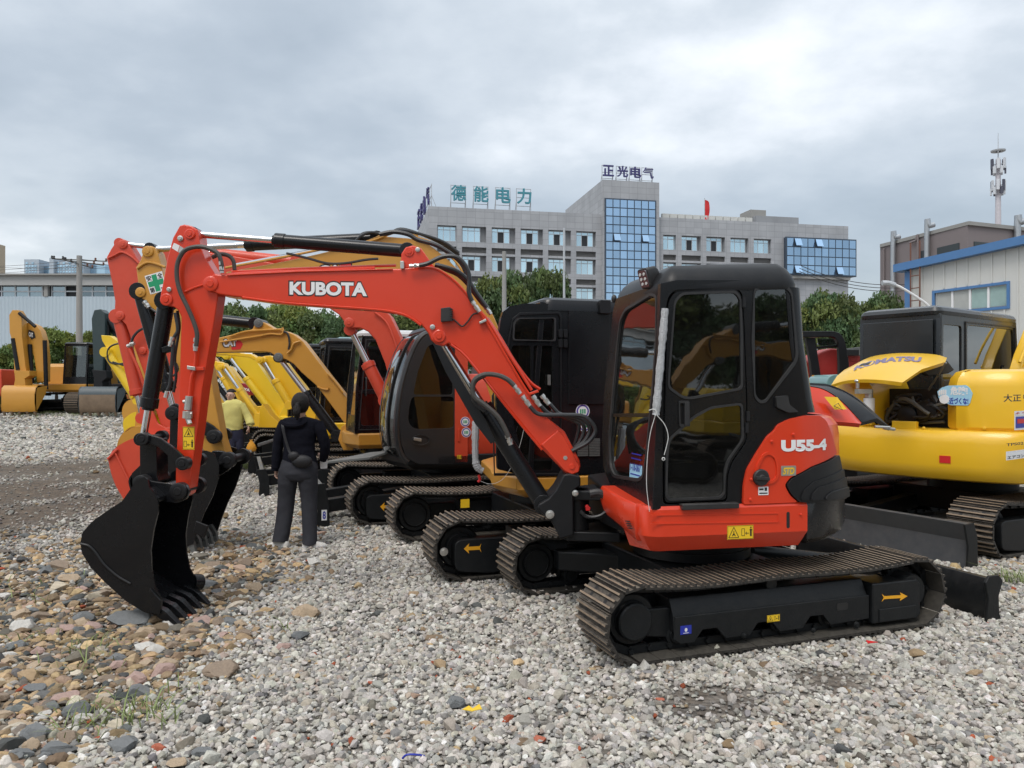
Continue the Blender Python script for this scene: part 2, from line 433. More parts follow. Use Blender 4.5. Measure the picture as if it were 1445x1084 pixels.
for y in ys:
    for x in xs:
        bump = .012*noise.noise(Vector((x*2.2, y*2.2, 0)))+.02*noise.noise(Vector((x*.6, y*.6, 4)))
        if 0 < y < 14 and -10 < x < 9: bump *= 1.0
        else: bump *= .6
        vs.append((x, y, gz(x, y)+bump)); cols.append((tanw(x, y), dirtw(x, y), 0, 1))
nx = len(xs)
fs = [(j*nx+i, j*nx+i+1, (j+1)*nx+i+1, (j+1)*nx+i) for j in range(len(ys)-1) for i in range(nx-1)]
g.add(vs, fs)
gm = new_mat('gravel_bed'); nt = gm.node_tree
o = nn(nt, 'ShaderNodeOutputMaterial'); p = nn(nt, 'ShaderNodeBsdfPrincipled'); nt.links.new(p.outputs[0], o.inputs[0]); p.inputs['Roughness'].default_value = .9; p.inputs['Specular IOR Level'].default_value = .2
t = nn(nt, 'ShaderNodeTexCoord'); at = nn(nt, 'ShaderNodeAttribute'); at.attribute_name = 'zone'
sp = nn(nt, 'ShaderNodeSeparateColor'); nt.links.new(at.outputs[0], sp.inputs[0])
vo = nn(nt, 'ShaderNodeTexVoronoi'); vo.inputs['Scale'].default_value = 26; nt.links.new(t.outputs['Object'], vo.inputs[0])
hs = nn(nt, 'ShaderNodeSeparateColor'); nt.links.new(vo.outputs['Color'], hs.inputs[0])
cr = nn(nt, 'ShaderNodeValToRGB'); cr.color_ramp.elements[0].color = (.09, .083, .074, 1); cr.color_ramp.elements[1].color = (.34, .32, .29, 1); nt.links.new(hs.outputs[0], cr.inputs[0])
big = nn(nt, 'ShaderNodeTexNoise'); big.inputs['Scale'].default_value = .8; big.inputs['Detail'].default_value = 7; nt.links.new(t.outputs['Object'], big.inputs[0])
mx0 = nn(nt, 'ShaderNodeMixRGB'); mx0.inputs[2].default_value = (.23, .20, .165, 1); nt.links.new(mth(nt, 'MULTIPLY_ADD', big.outputs[0], 2.2, -.95, clamp=True), mx0.inputs[0]); nt.links.new(cr.outputs[0], mx0.inputs[1])
mx1 = nn(nt, 'ShaderNodeMixRGB'); mx1.inputs[2].default_value = (.21, .165, .12, 1); nt.links.new(mth(nt, 'MULTIPLY', sp.outputs[0], .8), mx1.inputs[0]); nt.links.new(mx0.outputs[0], mx1.inputs[1])
fn = nn(nt, 'ShaderNodeTexNoise'); fn.inputs['Scale'].default_value = 5; fn.inputs['Detail'].default_value = 9; fn.inputs['Roughness'].default_value = .7; nt.links.new(t.outputs['Object'], fn.inputs[0])
dc = nn(nt, 'ShaderNodeValToRGB'); dc.color_ramp.elements[0].position = .35; dc.color_ramp.elements[1].position = .68; dc.color_ramp.elements[0].color = (.045, .033, .024, 1); dc.color_ramp.elements[1].color = (.20, .155, .115, 1); nt.links.new(fn.outputs[0], dc.inputs[0])
mx2 = nn(nt, 'ShaderNodeMixRGB'); nt.links.new(mth(nt, 'MULTIPLY', sp.outputs[1], mth(nt, 'MULTIPLY_ADD', fn.outputs[0], 1.6, .1, clamp=True)), mx2.inputs[0]); nt.links.new(mx1.outputs[0], mx2.inputs[1]); nt.links.new(dc.outputs[0], mx2.inputs[2])
nt.links.new(mx2.outputs[0], p.inputs['Base Color'])
bp = nn(nt, 'ShaderNodeBump'); bp.inputs['Strength'].default_value = .9; bp.inputs['Distance'].default_value = .03
nt.links.new(mth(nt, 'ADD', mth(nt, 'MULTIPLY', vo.outputs['Distance'], -1.0), mth(nt, 'MULTIPLY', fn.outputs[0], .5)), bp.inputs['Height']); nt.links.new(bp.outputs[0], p.inputs['Normal'])
ground = structure('ground', g, gm, recalc=False)
ca = ground.data.color_attributes.new('zone', 'FLOAT_COLOR', 'POINT'); ca.data.foreach_set('color', np.array(cols, 'f').ravel())

def stone_mat(name, top_var=.25, rough=.85):
    m = new_mat(name); nt = m.node_tree
    o = nn(nt, 'ShaderNodeOutputMaterial'); p = nn(nt, 'ShaderNodeBsdfPrincipled'); nt.links.new(p.outputs[0], o.inputs[0]); p.inputs['Roughness'].default_value = rough; p.inputs['Specular IOR Level'].default_value = .25
    a = nn(nt, 'ShaderNodeAttribute'); a.attribute_type = 'INSTANCER'; a.attribute_name = 'scol'
    t = nn(nt, 'ShaderNodeTexCoord'); n = nn(nt, 'ShaderNodeTexNoise'); n.inputs['Scale'].default_value = 2.2; n.inputs['Detail'].default_value = 7; n.inputs['Roughness'].default_value = .7
    nt.links.new(t.outputs['Object'], n.inputs[0])
    mx = nn(nt, 'ShaderNodeMixRGB'); mx.blend_type = 'MULTIPLY'; mx.inputs[0].default_value = 1; nt.links.new(a.outputs[0], mx.inputs[1])
    r = nn(nt, 'ShaderNodeValToRGB'); r.color_ramp.elements[0].position = .3; r.color_ramp.elements[1].position = .7; r.color_ramp.elements[0].color = (.72, .70, .67, 1); r.color_ramp.elements[1].color = (1.12, 1.10, 1.06, 1); nt.links.new(n.outputs[0], r.inputs[0]); nt.links.new(r.outputs[0], mx.inputs[2])
    nt.links.new(mx.outputs[0], p.inputs['Base Color'])
    return m
SM = stone_mat('loose_stone')
def scatter_group(gname, material, nv=12, rough=.62, sub=2):
    ng = bpy.data.node_groups.new(gname, 'GeometryNodeTree')
    ng.interface.new_socket('Geometry', in_out='INPUT', socket_type='NodeSocketGeometry'); ng.interface.new_socket('Geometry', in_out='OUTPUT', socket_type='NodeSocketGeometry')
    gi = ng.nodes.new('NodeGroupInput'); go = ng.nodes.new('NodeGroupOutput')
    jn = ng.nodes.new('GeometryNodeJoinGeometry')
    for k in range(nv):
        ic = ng.nodes.new('GeometryNodeMeshIcoSphere'); ic.inputs['Radius'].default_value = 1; ic.inputs['Subdivisions'].default_value = sub
        sp_ = ng.nodes.new('GeometryNodeSetPosition'); nz = ng.nodes.new('ShaderNodeTexNoise'); nz.noise_dimensions = '4D'; nz.inputs['Scale'].default_value = .85; nz.inputs['Detail'].default_value = 2; nz.inputs['W'].default_value = 3.7*k+1
        s1 = ng.nodes.new('ShaderNodeVectorMath'); s1.operation = 'SUBTRACT'; s1.inputs[1].default_value = (.5, .5, .5)
        s2 = ng.nodes.new('ShaderNodeVectorMath'); s2.operation = 'SCALE'; s2.inputs['Scale'].default_value = rough*5
        ng.links.new(nz.outputs['Color'], s1.inputs[0]); ng.links.new(s1.outputs[0], s2.inputs[0]); ng.links.new(s2.outputs[0], sp_.inputs['Offset']); ng.links.new(ic.outputs['Mesh'], sp_.inputs['Geometry'])
        hu = ng.nodes.new('GeometryNodeConvexHull'); ng.links.new(sp_.outputs[0], hu.inputs[0])
        sm = ng.nodes.new('GeometryNodeSetMaterial'); sm.inputs['Material'].default_value = material; ng.links.new(hu.outputs[0], sm.inputs['Geometry'])
        ti = ng.nodes.new('GeometryNodeGeometryToInstance'); ng.links.new(sm.outputs[0], ti.inputs[0]); ng.links.new(ti.outputs[0], jn.inputs[0])
    ip = ng.nodes.new('GeometryNodeInstanceOnPoints'); ip.inputs['Pick Instance'].default_value = True
    ng.links.new(gi.outputs[0], ip.inputs['Points']); ng.links.new(jn.outputs[0], ip.inputs['Instance'])
    def na(nm, ty):
        a = ng.nodes.new('GeometryNodeInputNamedAttribute'); a.data_type = ty; a.inputs['Name'].default_value = nm; return a.outputs['Attribute']
    ng.links.new(na('pick', 'INT'), ip.inputs['Instance Index'])
    e2r = ng.nodes.new('FunctionNodeEulerToRotation'); ng.links.new(na('rot', 'FLOAT_VECTOR'), e2r.inputs[0]); ng.links.new(e2r.outputs[0], ip.inputs['Rotation'])
    ng.links.new(na('scl', 'FLOAT_VECTOR'), ip.inputs['Scale'])
    ng.links.new(ip.outputs[0], go.inputs[0])
    return ng
def scatter(name, P, S, Rt, C, ng, nv=12):
    me = bpy.data.meshes.new(name); n = len(P); me.vertices.add(n); me.vertices.foreach_set('co', np.asarray(P, 'f').ravel())
    for nm, arr in (('scl', S), ('rot', Rt)):
        a = me.attributes.new(nm, 'FLOAT_VECTOR', 'POINT'); a.data.foreach_set('vector', np.asarray(arr, 'f').ravel())
    a = me.attributes.new('scol', 'FLOAT_COLOR', 'POINT'); a.data.foreach_set('color', np.c_[np.asarray(C, 'f'), np.ones(n, 'f')].ravel())
    a = me.attributes.new('pick', 'INT', 'POINT'); a.data.foreach_set('value', rng.integers(0, nv, n).astype('i'))
    o = bpy.data.objects.new(name, me); col.objects.link(o)
    md = o.modifiers.new('scatter', 'NODES'); md.node_group = ng
    o['kind'] = 'stuff'
    return o
def field(ya, yb, per, mx=2.1):
    """random points over the camera's view wedge plus a margin"""
    n = int(per*(.68*(yb**2-ya**2)+2*mx*(yb-ya)))
    y = rng.uniform(ya, yb, n*2); x = rng.uniform(-1, 1, n*2)*(.68*yb+mx)
    k = np.abs(x) < .68*y+mx; return x[k][:n], y[k][:n]
def vnoise(x, y, s, z):
    return np.array([noise.noise(Vector((a*s, b*s, z))) for a, b in zip(x, y)])
GREY = np.array([(.49, .47, .43), (.57, .55, .51), (.39, .38, .36), (.44, .41, .36), (.27, .265, .26), (.70, .68, .65), (.48, .44, .38), (.43, .35, .30), (.21, .21, .215)])
GW = np.array([.27, .24, .16, .12, .08, .06, .04, .02, .01]); GW /= GW.sum()
TAN = np.array([(.40, .30, .19), (.52, .38, .22), (.24, .175, .115), (.18, .16, .135), (.42, .30, .23), (.095, .10, .10), (.56, .50, .40), (.26, .19, .11), (.17, .18, .18)])
TW = np.array([.20, .12, .18, .14, .08, .10, .05, .05, .08]); TW /= TW.sum()
PP, SS, RR, CC = [], [], [], []
for ya, yb, per, r0, r1 in ((2.3, 5.4, 2300, .008, .020), (5.4, 9, 1500, .009, .023), (9, 13, 700, .014, .03), (13, 24, 170, .02, .045), (24, 42, 34, .03, .07)):
    x, y = field(ya, yb, per); n = len(x)
    tw = np.array([tanw(a, b) for a, b in zip(x, y)]); dw = np.array([dirtw(a, b) for a, b in zip(x, y)])
    keep = rng.random(n) > dw*.95
    keep &= ~((tw > .5) & (rng.random(n) < .35))
    x, y, tw, dw = x[keep], y[keep], tw[keep], dw[keep]; n = len(x)
    r = r0+(r1-r0)*rng.random(n)**2.2
    r[rng.random(n) < .02] *= 1.7
    ist = rng.random(n) < np.clip(tw*.85+.02, 0, .85)
    r[ist] *= .55+1.6*rng.random(ist.sum())**1.8
    r *= 1-.3*dw
    s = np.c_[r*rng.uniform(.85, 1.35, n), r*rng.uniform(.75, 1.1, n), r*rng.uniform(.55, .95, n)]
    s[ist, 0] *= 1.25; s[ist, 2] *= .82
    c = GREY[rng.choice(len(GREY), n, p=GW)]; c[ist] = TAN[rng.choice(len(TAN), ist.sum(), p=TW)]
    br = rng.random(n) < .003; c[br] = (.38, .10, .05)
    c = c*rng.uniform(.72, 1.15, (n, 1))*rng.uniform(.97, 1.03, (n, 3)); c *= (1-.35*dw)[:, None]
    z = np.array([gz(a, b)+.012*noise.noise(Vector((a*2.2, b*2.2, 0)))+.02*noise.noise(Vector((a*.6, b*.6, 4))) for a, b in zip(x, y)])
    z += s[:, 2]*rng.uniform(.0, .8, n)+(.010*rng.random(n) if yb < 14 else 0)
    rt = np.c_[rng.uniform(-.5, .5, n), rng.uniform(-.5, .5, n), rng.uniform(0, 6.28, n)]; rt[ist, :2] *= .5
    PP.append(np.c_[x, y, z]); SS.append(s); RR.append(rt); CC.append(np.clip(c, .01, .75))
NG = scatter_group('stone_scatter', SM)
scatter('gravel', np.vstack(PP), np.vstack(SS), np.vstack(RR), np.vstack(CC), NG)

def rock_mesh(name, seed, flat=.5, sub=4):
    bm = bmesh.new(); bmesh.ops.create_icosphere(bm, subdivisions=sub, radius=1)
    rr = random.Random(seed); cuts = [Vector((rr.gauss(0, 1), rr.gauss(0, 1), rr.gauss(0, .8))).normalized() for _ in range(13)]; ds = [rr.uniform(.42, .8) for _ in cuts]
    for v in bm.verts:
        for c_, d_ in zip(cuts, ds):
            q = v.co.dot(c_)
            if q > d_: v.co -= c_*(q-d_)
        v.co *= 1+.06*noise.noise(v.co*2.5+Vector((seed, 0, 0)))+.05*noise.noise(v.co*6+Vector((seed, 0, 0)))
        v.co.z *= flat
    me = bpy.data.meshes.new(name); bm.to_mesh(me); bm.free(); finish(me, True, 14); return me
rock_protos = {}
def rock_mat(nm, c): return mat(nm, [k*1.15 for k in c], .82, var=.4, vscale=7, dust=.25, bump=.5, bscale=40, dustc=(.42, .38, .33))
RM = {'tan': rock_mat('tan_rock', (.38, .285, .19)), 'brown': rock_mat('brown_rock', (.23, .17, .12)), 'slate': rock_mat('slate_grey_rock', (.135, .145, .15)), 'pink': rock_mat('pinkish_rock', (.37, .25, .215)), 'pale': rock_mat('pale_rock', (.52, .50, .46)), 'brick': rock_mat('brick_red_fragment', (.40, .10, .05))}
def rock(u, v, wpx, c, label, group=None, flat=None, rz=None):
    Y = gY(v); sc = wpx/2/FPX*Y*1.15; fl = flat or random.uniform(.38, .62); k = random.randint(0, 7)
    key = (k, round(fl, 1), c)
    if key not in rock_protos:
        me = rock_mesh('rock', k*13+5, round(fl, 1)); me.materials.append(RM[c]); rock_protos[key] = me
    x = X(u, Y)
    o = bpy.data.objects.new('rock', rock_protos[key]); col.objects.link(o)
    o.location = (x, Y, gz(x, Y)+sc*fl*.45+.008); o.rotation_euler = (random.uniform(-.15, .15), random.uniform(-.15, .15), random.uniform(-.5, .5) if rz is None else rz)
    o.scale = (sc, sc*random.uniform(.6, .85), sc)
    tag(o, label, 'rock', group); return o
cropG = crop(0, 780, 3.01)
named = [(80, 395, 95, 'slate', 'dark slate rock with a smooth top at the left edge of the rubble'),
 (160, 415, 75, 'pink', 'upright pinkish tan rock beside the dark slate rock'), (100, 445, 60, 'tan', 'small tan rock in front of the pinkish tan rock'),
 (150, 480, 90, 'tan', 'long tan rock below the pinkish tan rock'), (190, 495, 80, 'tan', 'flat ochre rock sloping in the tan rubble'),
 (575, 535, 110, 'pink', 'pink and white rock standing right of the grass tufts'), (270, 610, 110, 'pink', 'pale pink flat rock in the middle of the rubble'),
 (960, 500, 170, 'brown', 'long flat brown rock lying on grey gravel'), (600, 595, 100, 'slate', 'blue grey rock just below the pink and white rock'),
 (345, 675, 130, 'slate', 'long grey slab behind the lower grass tuft'), (170, 775, 150, 'slate', 'large grey slab near the lower left corner'),
 (235, 835, 150, 'slate', 'large dark grey slab in front of the other slab'), (95, 855, 95, 'slate', 'black slate block beside the large slabs'),
 (20, 850, 60, 'pink', 'pinkish rock cut by the left edge of the picture'), (80, 730, 95, 'tan', 'tan rock behind the large grey slab'),
 (300, 790, 110, 'brown', 'reddish brown flat rock behind the dark slab'), (750, 890, 100, 'tan', 'tan rock at the bottom edge of the rubble'),
 (865, 845, 95, 'slate', 'blue grey stone half buried in pale gravel'), (680, 825, 65, 'brick', 'rusty red rock beside the blue grey stone'),
 (530, 820, 140, 'slate', 'grey slab right of the grass tufts'), (460, 880, 60, 'tan', 'tan stone left of the bottom tan rock'),
 (1195, 395, 75, 'pink', 'pink stone on the gravel right of the bucket'), (1040, 345, 95, 'brown', 'dark brown rock right of the bucket teeth'),
 (1025, 300, 75, 'tan', 'yellowish tan rock behind the dark brown rock'), (835, 310, 75, 'tan', 'tan rock touching the bucket teeth'),
 (935, 180, 60, 'brown', 'reddish brown rock behind the bucket teeth'), (1090, 145, 85, 'tan', 'flat tan rock on the gravel beyond the bucket'),
 (1275, 350, 100, 'slate', 'flat blue grey stone right of the pink stone'), (1310, 262, 120, 'tan', 'long thin tan rock on the grey gravel'),
 (965, 290, 90, 'slate', 'flat grey stone just beyond the bucket teeth'), (620, 400, 100, 'pale', 'pale angular rock left of the round pale rock'), (670, 410, 80, 'pale', 'round pale rock under the bucket'),
 (700, 475, 110, 'tan', 'pair sized tan rock among pale stones'), (860, 490, 60, 'pale', 'small cream rock touching the long brown rock'),
 (540, 290, 190, 'slate', 'dark slab in the shade under the bucket'), (370, 285, 100, 'slate', 'black rock left of the bucket shade'), (340, 330, 90, 'slate', 'small dark rock below the black rock'),
 (110, 320, 110, 'pale', 'pale sandy rock at the left of the rubble'), (310, 110, 110, 'tan', 'orange tan slab on the bare dirt left of the bucket'),
 (1050, 40, 70, 'brown', 'brown rock on the gravel behind the black bucket'), (1340, 35, 95, 'pale', 'pale rock at the heels of the woman in black'),
 (90, 260, 90, 'tan', 'flat sandy rock at the left edge above the slate'), (230, 335, 80, 'pink', 'rose coloured flat rock left of the bucket'), (180, 265, 80, 'brown', 'flat brown rock behind the rose coloured one')]
for x_, y_, wp, c, lab in named:
    u_, v_ = cropG(x_, y_+18); rock(u_, v_, wp/3.01, c, lab)
rr = random.Random(5)
for i in range(90):
    u_, v_ = rr.uniform(2, 330), rr.uniform(800, 1080); Y = gY(v_)
    if tanw(X(u_, Y), Y) < .4: continue
    rock(u_, v_, rr.uniform(16, 34), rr.choice(['tan', 'tan', 'brown', 'slate', 'pink', 'pale', 'brown']), 'small angular rock lying in the brown rubble at lower left', 'small rocks in the brown rubble')
for u_, v_, wp, c, lab in ((443, 752, 26, 'slate', 'grey stone touching the right heel of the woman in black'), (640, 998, 30, 'slate', 'flat grey stone with brown rim on pale gravel'), (762, 1050, 26, 'brick', 'orange brick fragment near the bottom edge'),
    (520, 966, 12, 'brick', 'small orange brick chip on pale gravel'), (530, 886, 18, 'pale', 'cream stone left of the second track'), (716, 933, 20, 'pale', 'white split stone in the middle of the gravel'), (646, 937, 18, 'pale', 'whitish stone left of the split stone'),
    (664, 1030, 20, 'tan', 'small tan stone under the yellow leaf'), (545, 1000, 8, 'brick', 'red chip by the flat grey stone'), (930, 990, 14, 'brick', 'brick chip in front of the near track'),
    (1189, 978, 18, 'pale', 'whitish stone on the gravel by the oil stain'), (1160, 1060, 14, 'brick', 'small brick fragment at the bottom right')):
    rock(u_, v_, wp, c, lab)
def litter(name, u, v, pts, m, label, cat, rz=0., s=1.0, lift=.035):
    Y = gY(v); f = Fr((X(u, Y), Y, lift), rz); mb = MB()
    mb.prism([f.P(a*s, b*s, c*s) for a, b, c in pts], (0, 0, .003)); o = obj(name, mb, m); tag(o, label, cat); return o
litter('leaf', 667, 1024, [(-.05, 0, 0), (-.02, .03, .006), (0, .012, 0), (.03, .035, .012), (.045, .005, 0), (.01, -.01, 0), (0, -.03, .004), (-.02, -.01, 0)], LYEL, 'torn yellow leaf lying on a tan stone', 'leaf', lift=.075)
litter('wrapper', 1230, 919, [(-.03, -.012, 0), (.03, -.02, .01), (.035, .02, 0), (-.025, .022, .008)], REDP, 'crumpled red wrapper beside the near track', 'wrapper', lift=.05)
mb = MB(); Y = gY(944); mb.tube([(X(1108, Y), Y+.06, .05), (X(1116, Y), Y+.02, .06), (X(1128, Y), Y-.02, .045), (X(1136, Y), Y-.04, .04)], .006, n=5)
tag(obj('twig', mb, mat('pale_wood', (.6, .56, .48), .7)), 'pale peeled twig on the gravel before the near track', 'twig')
mb = MB(); Y = gY(1080); mb.tube([(X(568, Y), Y, .03), (X(575, Y), Y-.01, .05), (X(590, Y), Y, .045), (X(598, Y), Y+.02, .03)], .005, n=5)
tag(obj('cord', mb, BLUEP), 'short blue cord on the gravel at the bottom edge', 'cord')

def grass(name, spots, hgt, label=None):
    mb = MB()
    for (cx_, cy_, rad, n) in spots:
        for i in range(n):
            a = random.uniform(0, 6.28); q = rad*math.sqrt(random.random()); x, y = cx_+q*math.cos(a), cy_+q*math.sin(a)
            z = gz(x, y)+.005; h_ = hgt*random.uniform(.4, 1.1); lean = Vector((random.gauss(0, .8), random.gauss(0, .8), 0))*h_; w2 = .0018+.0026*h_/.15
            sd_ = Vector((math.cos(a*3), math.sin(a*3), 0))*w2; b0 = Vector((x, y, z)); b1 = b0+lean*.4+Vector((0, 0, h_*.6)); b2 = b0+lean+Vector((0, 0, h_*.85))
            mb.add([b0-sd_, b0+sd_, b1+sd_*.8, b1-sd_*.8, b2], [(0, 1, 2, 3), (3, 2, 4)])
    return obj(name, mb, mat('grass_blade', (.20, .25, .085), .6, var=.4, vscale=6), kind='stuff', recalc=False)
sp_ = []
for x_, y_, r_, n_ in ((405, 430, .10, 60), (360, 490, .12, 70), (620, 690, .07, 60), (420, 700, .09, 90), (640, 740, .06, 40), (160, 380, .06, 20), (410, 760, .08, 50), (330, 400, .08, 25), (60, 180, .3, 60), (1190, 350, .05, 14), (760, 600, .05, 10)):
    u_, v_ = cropG(x_, y_); Y = gY(v_); sp_.append((X(u_, Y), Y, r_*2.1, int(n_*.5)))
sp_ += [(X(1425, gY(820)), gY(820), .12, 60), (X(1440, 6.4), 6.3, .15, 60)]
grass('grass', sp_, .13)
sp_ = [(X(345, 15.6), 15.4, .5, 900), (X(362, 15.8), 15.9, .5, 600), (X(328, 15.6), 15.6, .4, 400)]+[(X(u_, 34)+random.uniform(-1, 1), 33+random.uniform(-1, 3), .9, 160) for u_ in range(0, 240, 14)]
grass('grass', sp_, .17)

WALLT = new_mat('grey_tile_cladding'); nt = WALLT.node_tree
o = nn(nt, 'ShaderNodeOutputMaterial'); p = nn(nt, 'ShaderNodeBsdfPrincipled'); nt.links.new(p.outputs[0], o.inputs[0]); p.inputs['Roughness'].default_value = .7
t = nn(nt, 'ShaderNodeTexCoord'); ms = nn(nt, 'ShaderNodeMapping'); nt.links.new(t.outputs['UV'], ms.inputs[0])
bk = nn(nt, 'ShaderNodeTexBrick'); bk.offset = 0; bk.inputs['Scale'].default_value = 1; bk.inputs['Brick Width'].default_value = 1.2; bk.inputs['Row Height'].default_value = .8; bk.inputs['Mortar Size'].default_value = .03
bk.inputs['Color1'].default_value = (.37, .38, .40, 1); bk.inputs['Color2'].default_value = (.425, .435, .455, 1); bk.inputs['Mortar'].default_value = (.30, .31, .325, 1)
nt.links.new(ms.outputs[0], bk.inputs[0])
n_ = nn(nt, 'ShaderNodeTexNoise'); n_.inputs['Scale'].default_value = .35; n_.inputs['Detail'].default_value = 9; n_.inputs['Roughness'].default_value = .75; ms2 = nn(nt, 'ShaderNodeMapping'); ms2.inputs['Scale'].default_value = (1, 1, .25); nt.links.new(t.outputs['Object'], ms2.inputs[0]); nt.links.new(ms2.outputs[0], n_.inputs[0])
mm = nn(nt, 'ShaderNodeMixRGB'); mm.blend_type = 'MULTIPLY'; mm.inputs[0].default_value = .5; nt.links.new(bk.outputs[0], mm.inputs[1]); nt.links.new(n_.outputs[0], mm.inputs[2])
sc_ = nn(nt, 'ShaderNodeMixRGB'); sc_.blend_type = 'MULTIPLY'; sc_.inputs[0].default_value = 1; sc_.inputs[2].default_value = (1.25, 1.25, 1.25, 1); nt.links.new(mm.outputs[0], sc_.inputs[1])
nt.links.new(sc_.outputs[0], p.inputs['Base Color'])
def wall_uv(o, s0=Vector((0, 0, 0))):
    """uv in metres: along the wall and up"""
    me = o.data; uv = me.uv_layers.new(name='UVMap'); M = o.matrix_world
    inv = root_inv(o.parent).inverted() if o.parent is not None else Matrix.Identity(4)
    for pl in me.polygons:
        n = inv.to_3x3() @ pl.normal
        if abs(n.z) > .7: ax, ay = Vector((1, 0, 0)), Vector((0, 1, 0))
        else: ax = Vector((-n.y, n.x, 0)).normalized(); ay = Vector((0, 0, 1))
        for li in pl.loop_indices:
            c = inv @ me.vertices[me.loops[li].vertex_index].co; uv.data[li].uv = (c.dot(ax), c.dot(ay))
def pane_mat(name, c, rough=.06, var=.25):
    m = new_mat(name); nt = m.node_tree
    o = nn(nt, 'ShaderNodeOutputMaterial'); p = nn(nt, 'ShaderNodeBsdfPrincipled'); nt.links.new(p.outputs[0], o.inputs[0]); p.inputs['Metallic'].default_value = .85; p.inputs['Roughness'].default_value = rough
    oi = nn(nt, 'ShaderNodeObjectInfo'); mx = nn(nt, 'ShaderNodeMixRGB'); mx.inputs[1].default_value = (*[k*(1-var) for k in c], 1); mx.inputs[2].default_value = (*[min(1, k*(1+var)) for k in c], 1)
    nt.links.new(oi.outputs['Random'], mx.inputs[0]); nt.links.new(mx.outputs[0], p.inputs['Base Color'])
    t = nn(nt, 'ShaderNodeTexCoord'); n = nn(nt, 'ShaderNodeTexNoise'); n.inputs['Scale'].default_value = .6; nt.links.new(t.outputs['Object'], n.inputs[0])
    b = nn(nt, 'ShaderNodeBump'); b.inputs['Strength'].default_value = .25; b.inputs['Distance'].default_value = .05; nt.links.new(n.outputs[0], b.inputs['Height']); nt.links.new(b.outputs[0], p.inputs['Normal'])
    return m
PB = pane_mat('blue_curtain_glass', (.42, .60, .80), .06, .13); PW = pane_mat('pale_window_glass', (.62, .80, .88), .08, .15)
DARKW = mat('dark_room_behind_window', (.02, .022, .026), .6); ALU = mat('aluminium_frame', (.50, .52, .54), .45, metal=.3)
DMUL = mat('dark_mullion', (.05, .07, .10), .4); CONC = mat('concrete', (.30, .295, .28), .85, var=.2, vscale=.6, bump=.2, bscale=8)
LOUV = mat('grey_louvre', (.16, .155, .15), .6)
W0 = Fr((0, 0, 0), 0)
bl = math.atan2(.205, .979); BO = Vector((X(605, 97.1), 97.1, 0))
BF = Fr(BO, bl)                                   # x along the front, y into the building
bld = thing('office_building', 'long grey tiled office block with blue glass stair tower and rooftop letters', 'building', BO, bl)
LEN = 59.6
ws = Surf(BF, [(0, 0), (LEN, 0)])
def sU(u): return ws.hit(u, 400)[0]
zroof = ws.hit(605, 291)[1]; zr2 = zroof
s_t0, s_t1 = sU(848), sU(927)
rows = [(22.05-3.69*i) for i in range(5)]
holes = []; wins = []
bays = [613, 648, 690, 731, 770, 809.5, 841]
for zt in rows:
    for i in range(6):
        a, b = sU(bays[i])+.35, sU(bays[i+1])-.35
        if i == 5: b = sU(bays[6])
        holes.append([(a, zt-1.95), (b, zt-1.95), (b, zt+.05), (a, zt+.05)]); wins.append((a, b, zt))
        holes.append([(a, zt-3.35), (b, zt-3.35), (b, zt-2.6), (a, zt-2.6)])
mb = MB(); panel(mb, ws, [(0, 0), (s_t0, 0), (s_t0, zroof), (0, zroof)], holes, 0, -.55)
o = obj('front_wall', mb, WALLT, bld, smooth=False); wall_uv(o)
holes2 = []; bays2 = [932, 958, 993, 1027, 1060, 1092]
for zt in rows:
    for i in range(5):
        a, b = sU(bays2[i])+.4, sU(bays2[i+1])-.4
        holes2.append([(a, zt-1.95), (b, zt-1.95), (b, zt+.05), (a, zt+.05)]); wins.append((a, b, zt))
        holes2.append([(a, zt-3.35), (b, zt-3.35), (b, zt-2.6), (a, zt-2.6)])
mb = MB(); panel(mb, ws, [(s_t1, 0), (sU(1197), 0), (sU(1197), zroof), (s_t1, zroof)], holes2, 0, -.55)
o = obj('front_wall', mb, WALLT, bld, smooth=False); wall_uv(o)
mb = MB(); panel(mb, ws, [(.5, .1), (s_t0-.3, .1), (s_t0-.3, zroof-.4), (.5, zroof-.4)], (), -.56, -.8)
panel(mb, ws, [(s_t1+.3, .1), (sU(1197)-.5, .1), (sU(1197)-.5, zroof-.4), (s_t1+.3, zroof-.4)], (), -.56, -.8)
o = obj('recessed_wall', mb, mat('recess_render', (.22, .225, .235), .8), bld, smooth=False)
mb = MB()
mb.box((.3, 11.6, zroof/2), (.6, 22, zroof-.05), BF); mb.box((LEN-.3, 8, zroof/2), (.6, 15, zroof-.05), BF); mb.box((LEN/2-8, 22, zroof/2), (42, .5, zroof-.1), BF)
o = obj('end_wall', mb, WALLT, bld, smooth=False); wall_uv(o)
mb = MB(); mb.box((LEN/2, 9, zroof-.9), (LEN-1.4, 15, .3), BF); obj('roof', mb, CONC, bld)
zt_ = ws.hit(848, 262)[1]+.6
mb = MB(); mb.box(((s_t0+s_t1)/2, 8.2, zt_/2), (s_t1-s_t0, 18, zt_), BF); o = obj('stair_tower', mb, WALLT, bld, smooth=False); wall_uv(o)
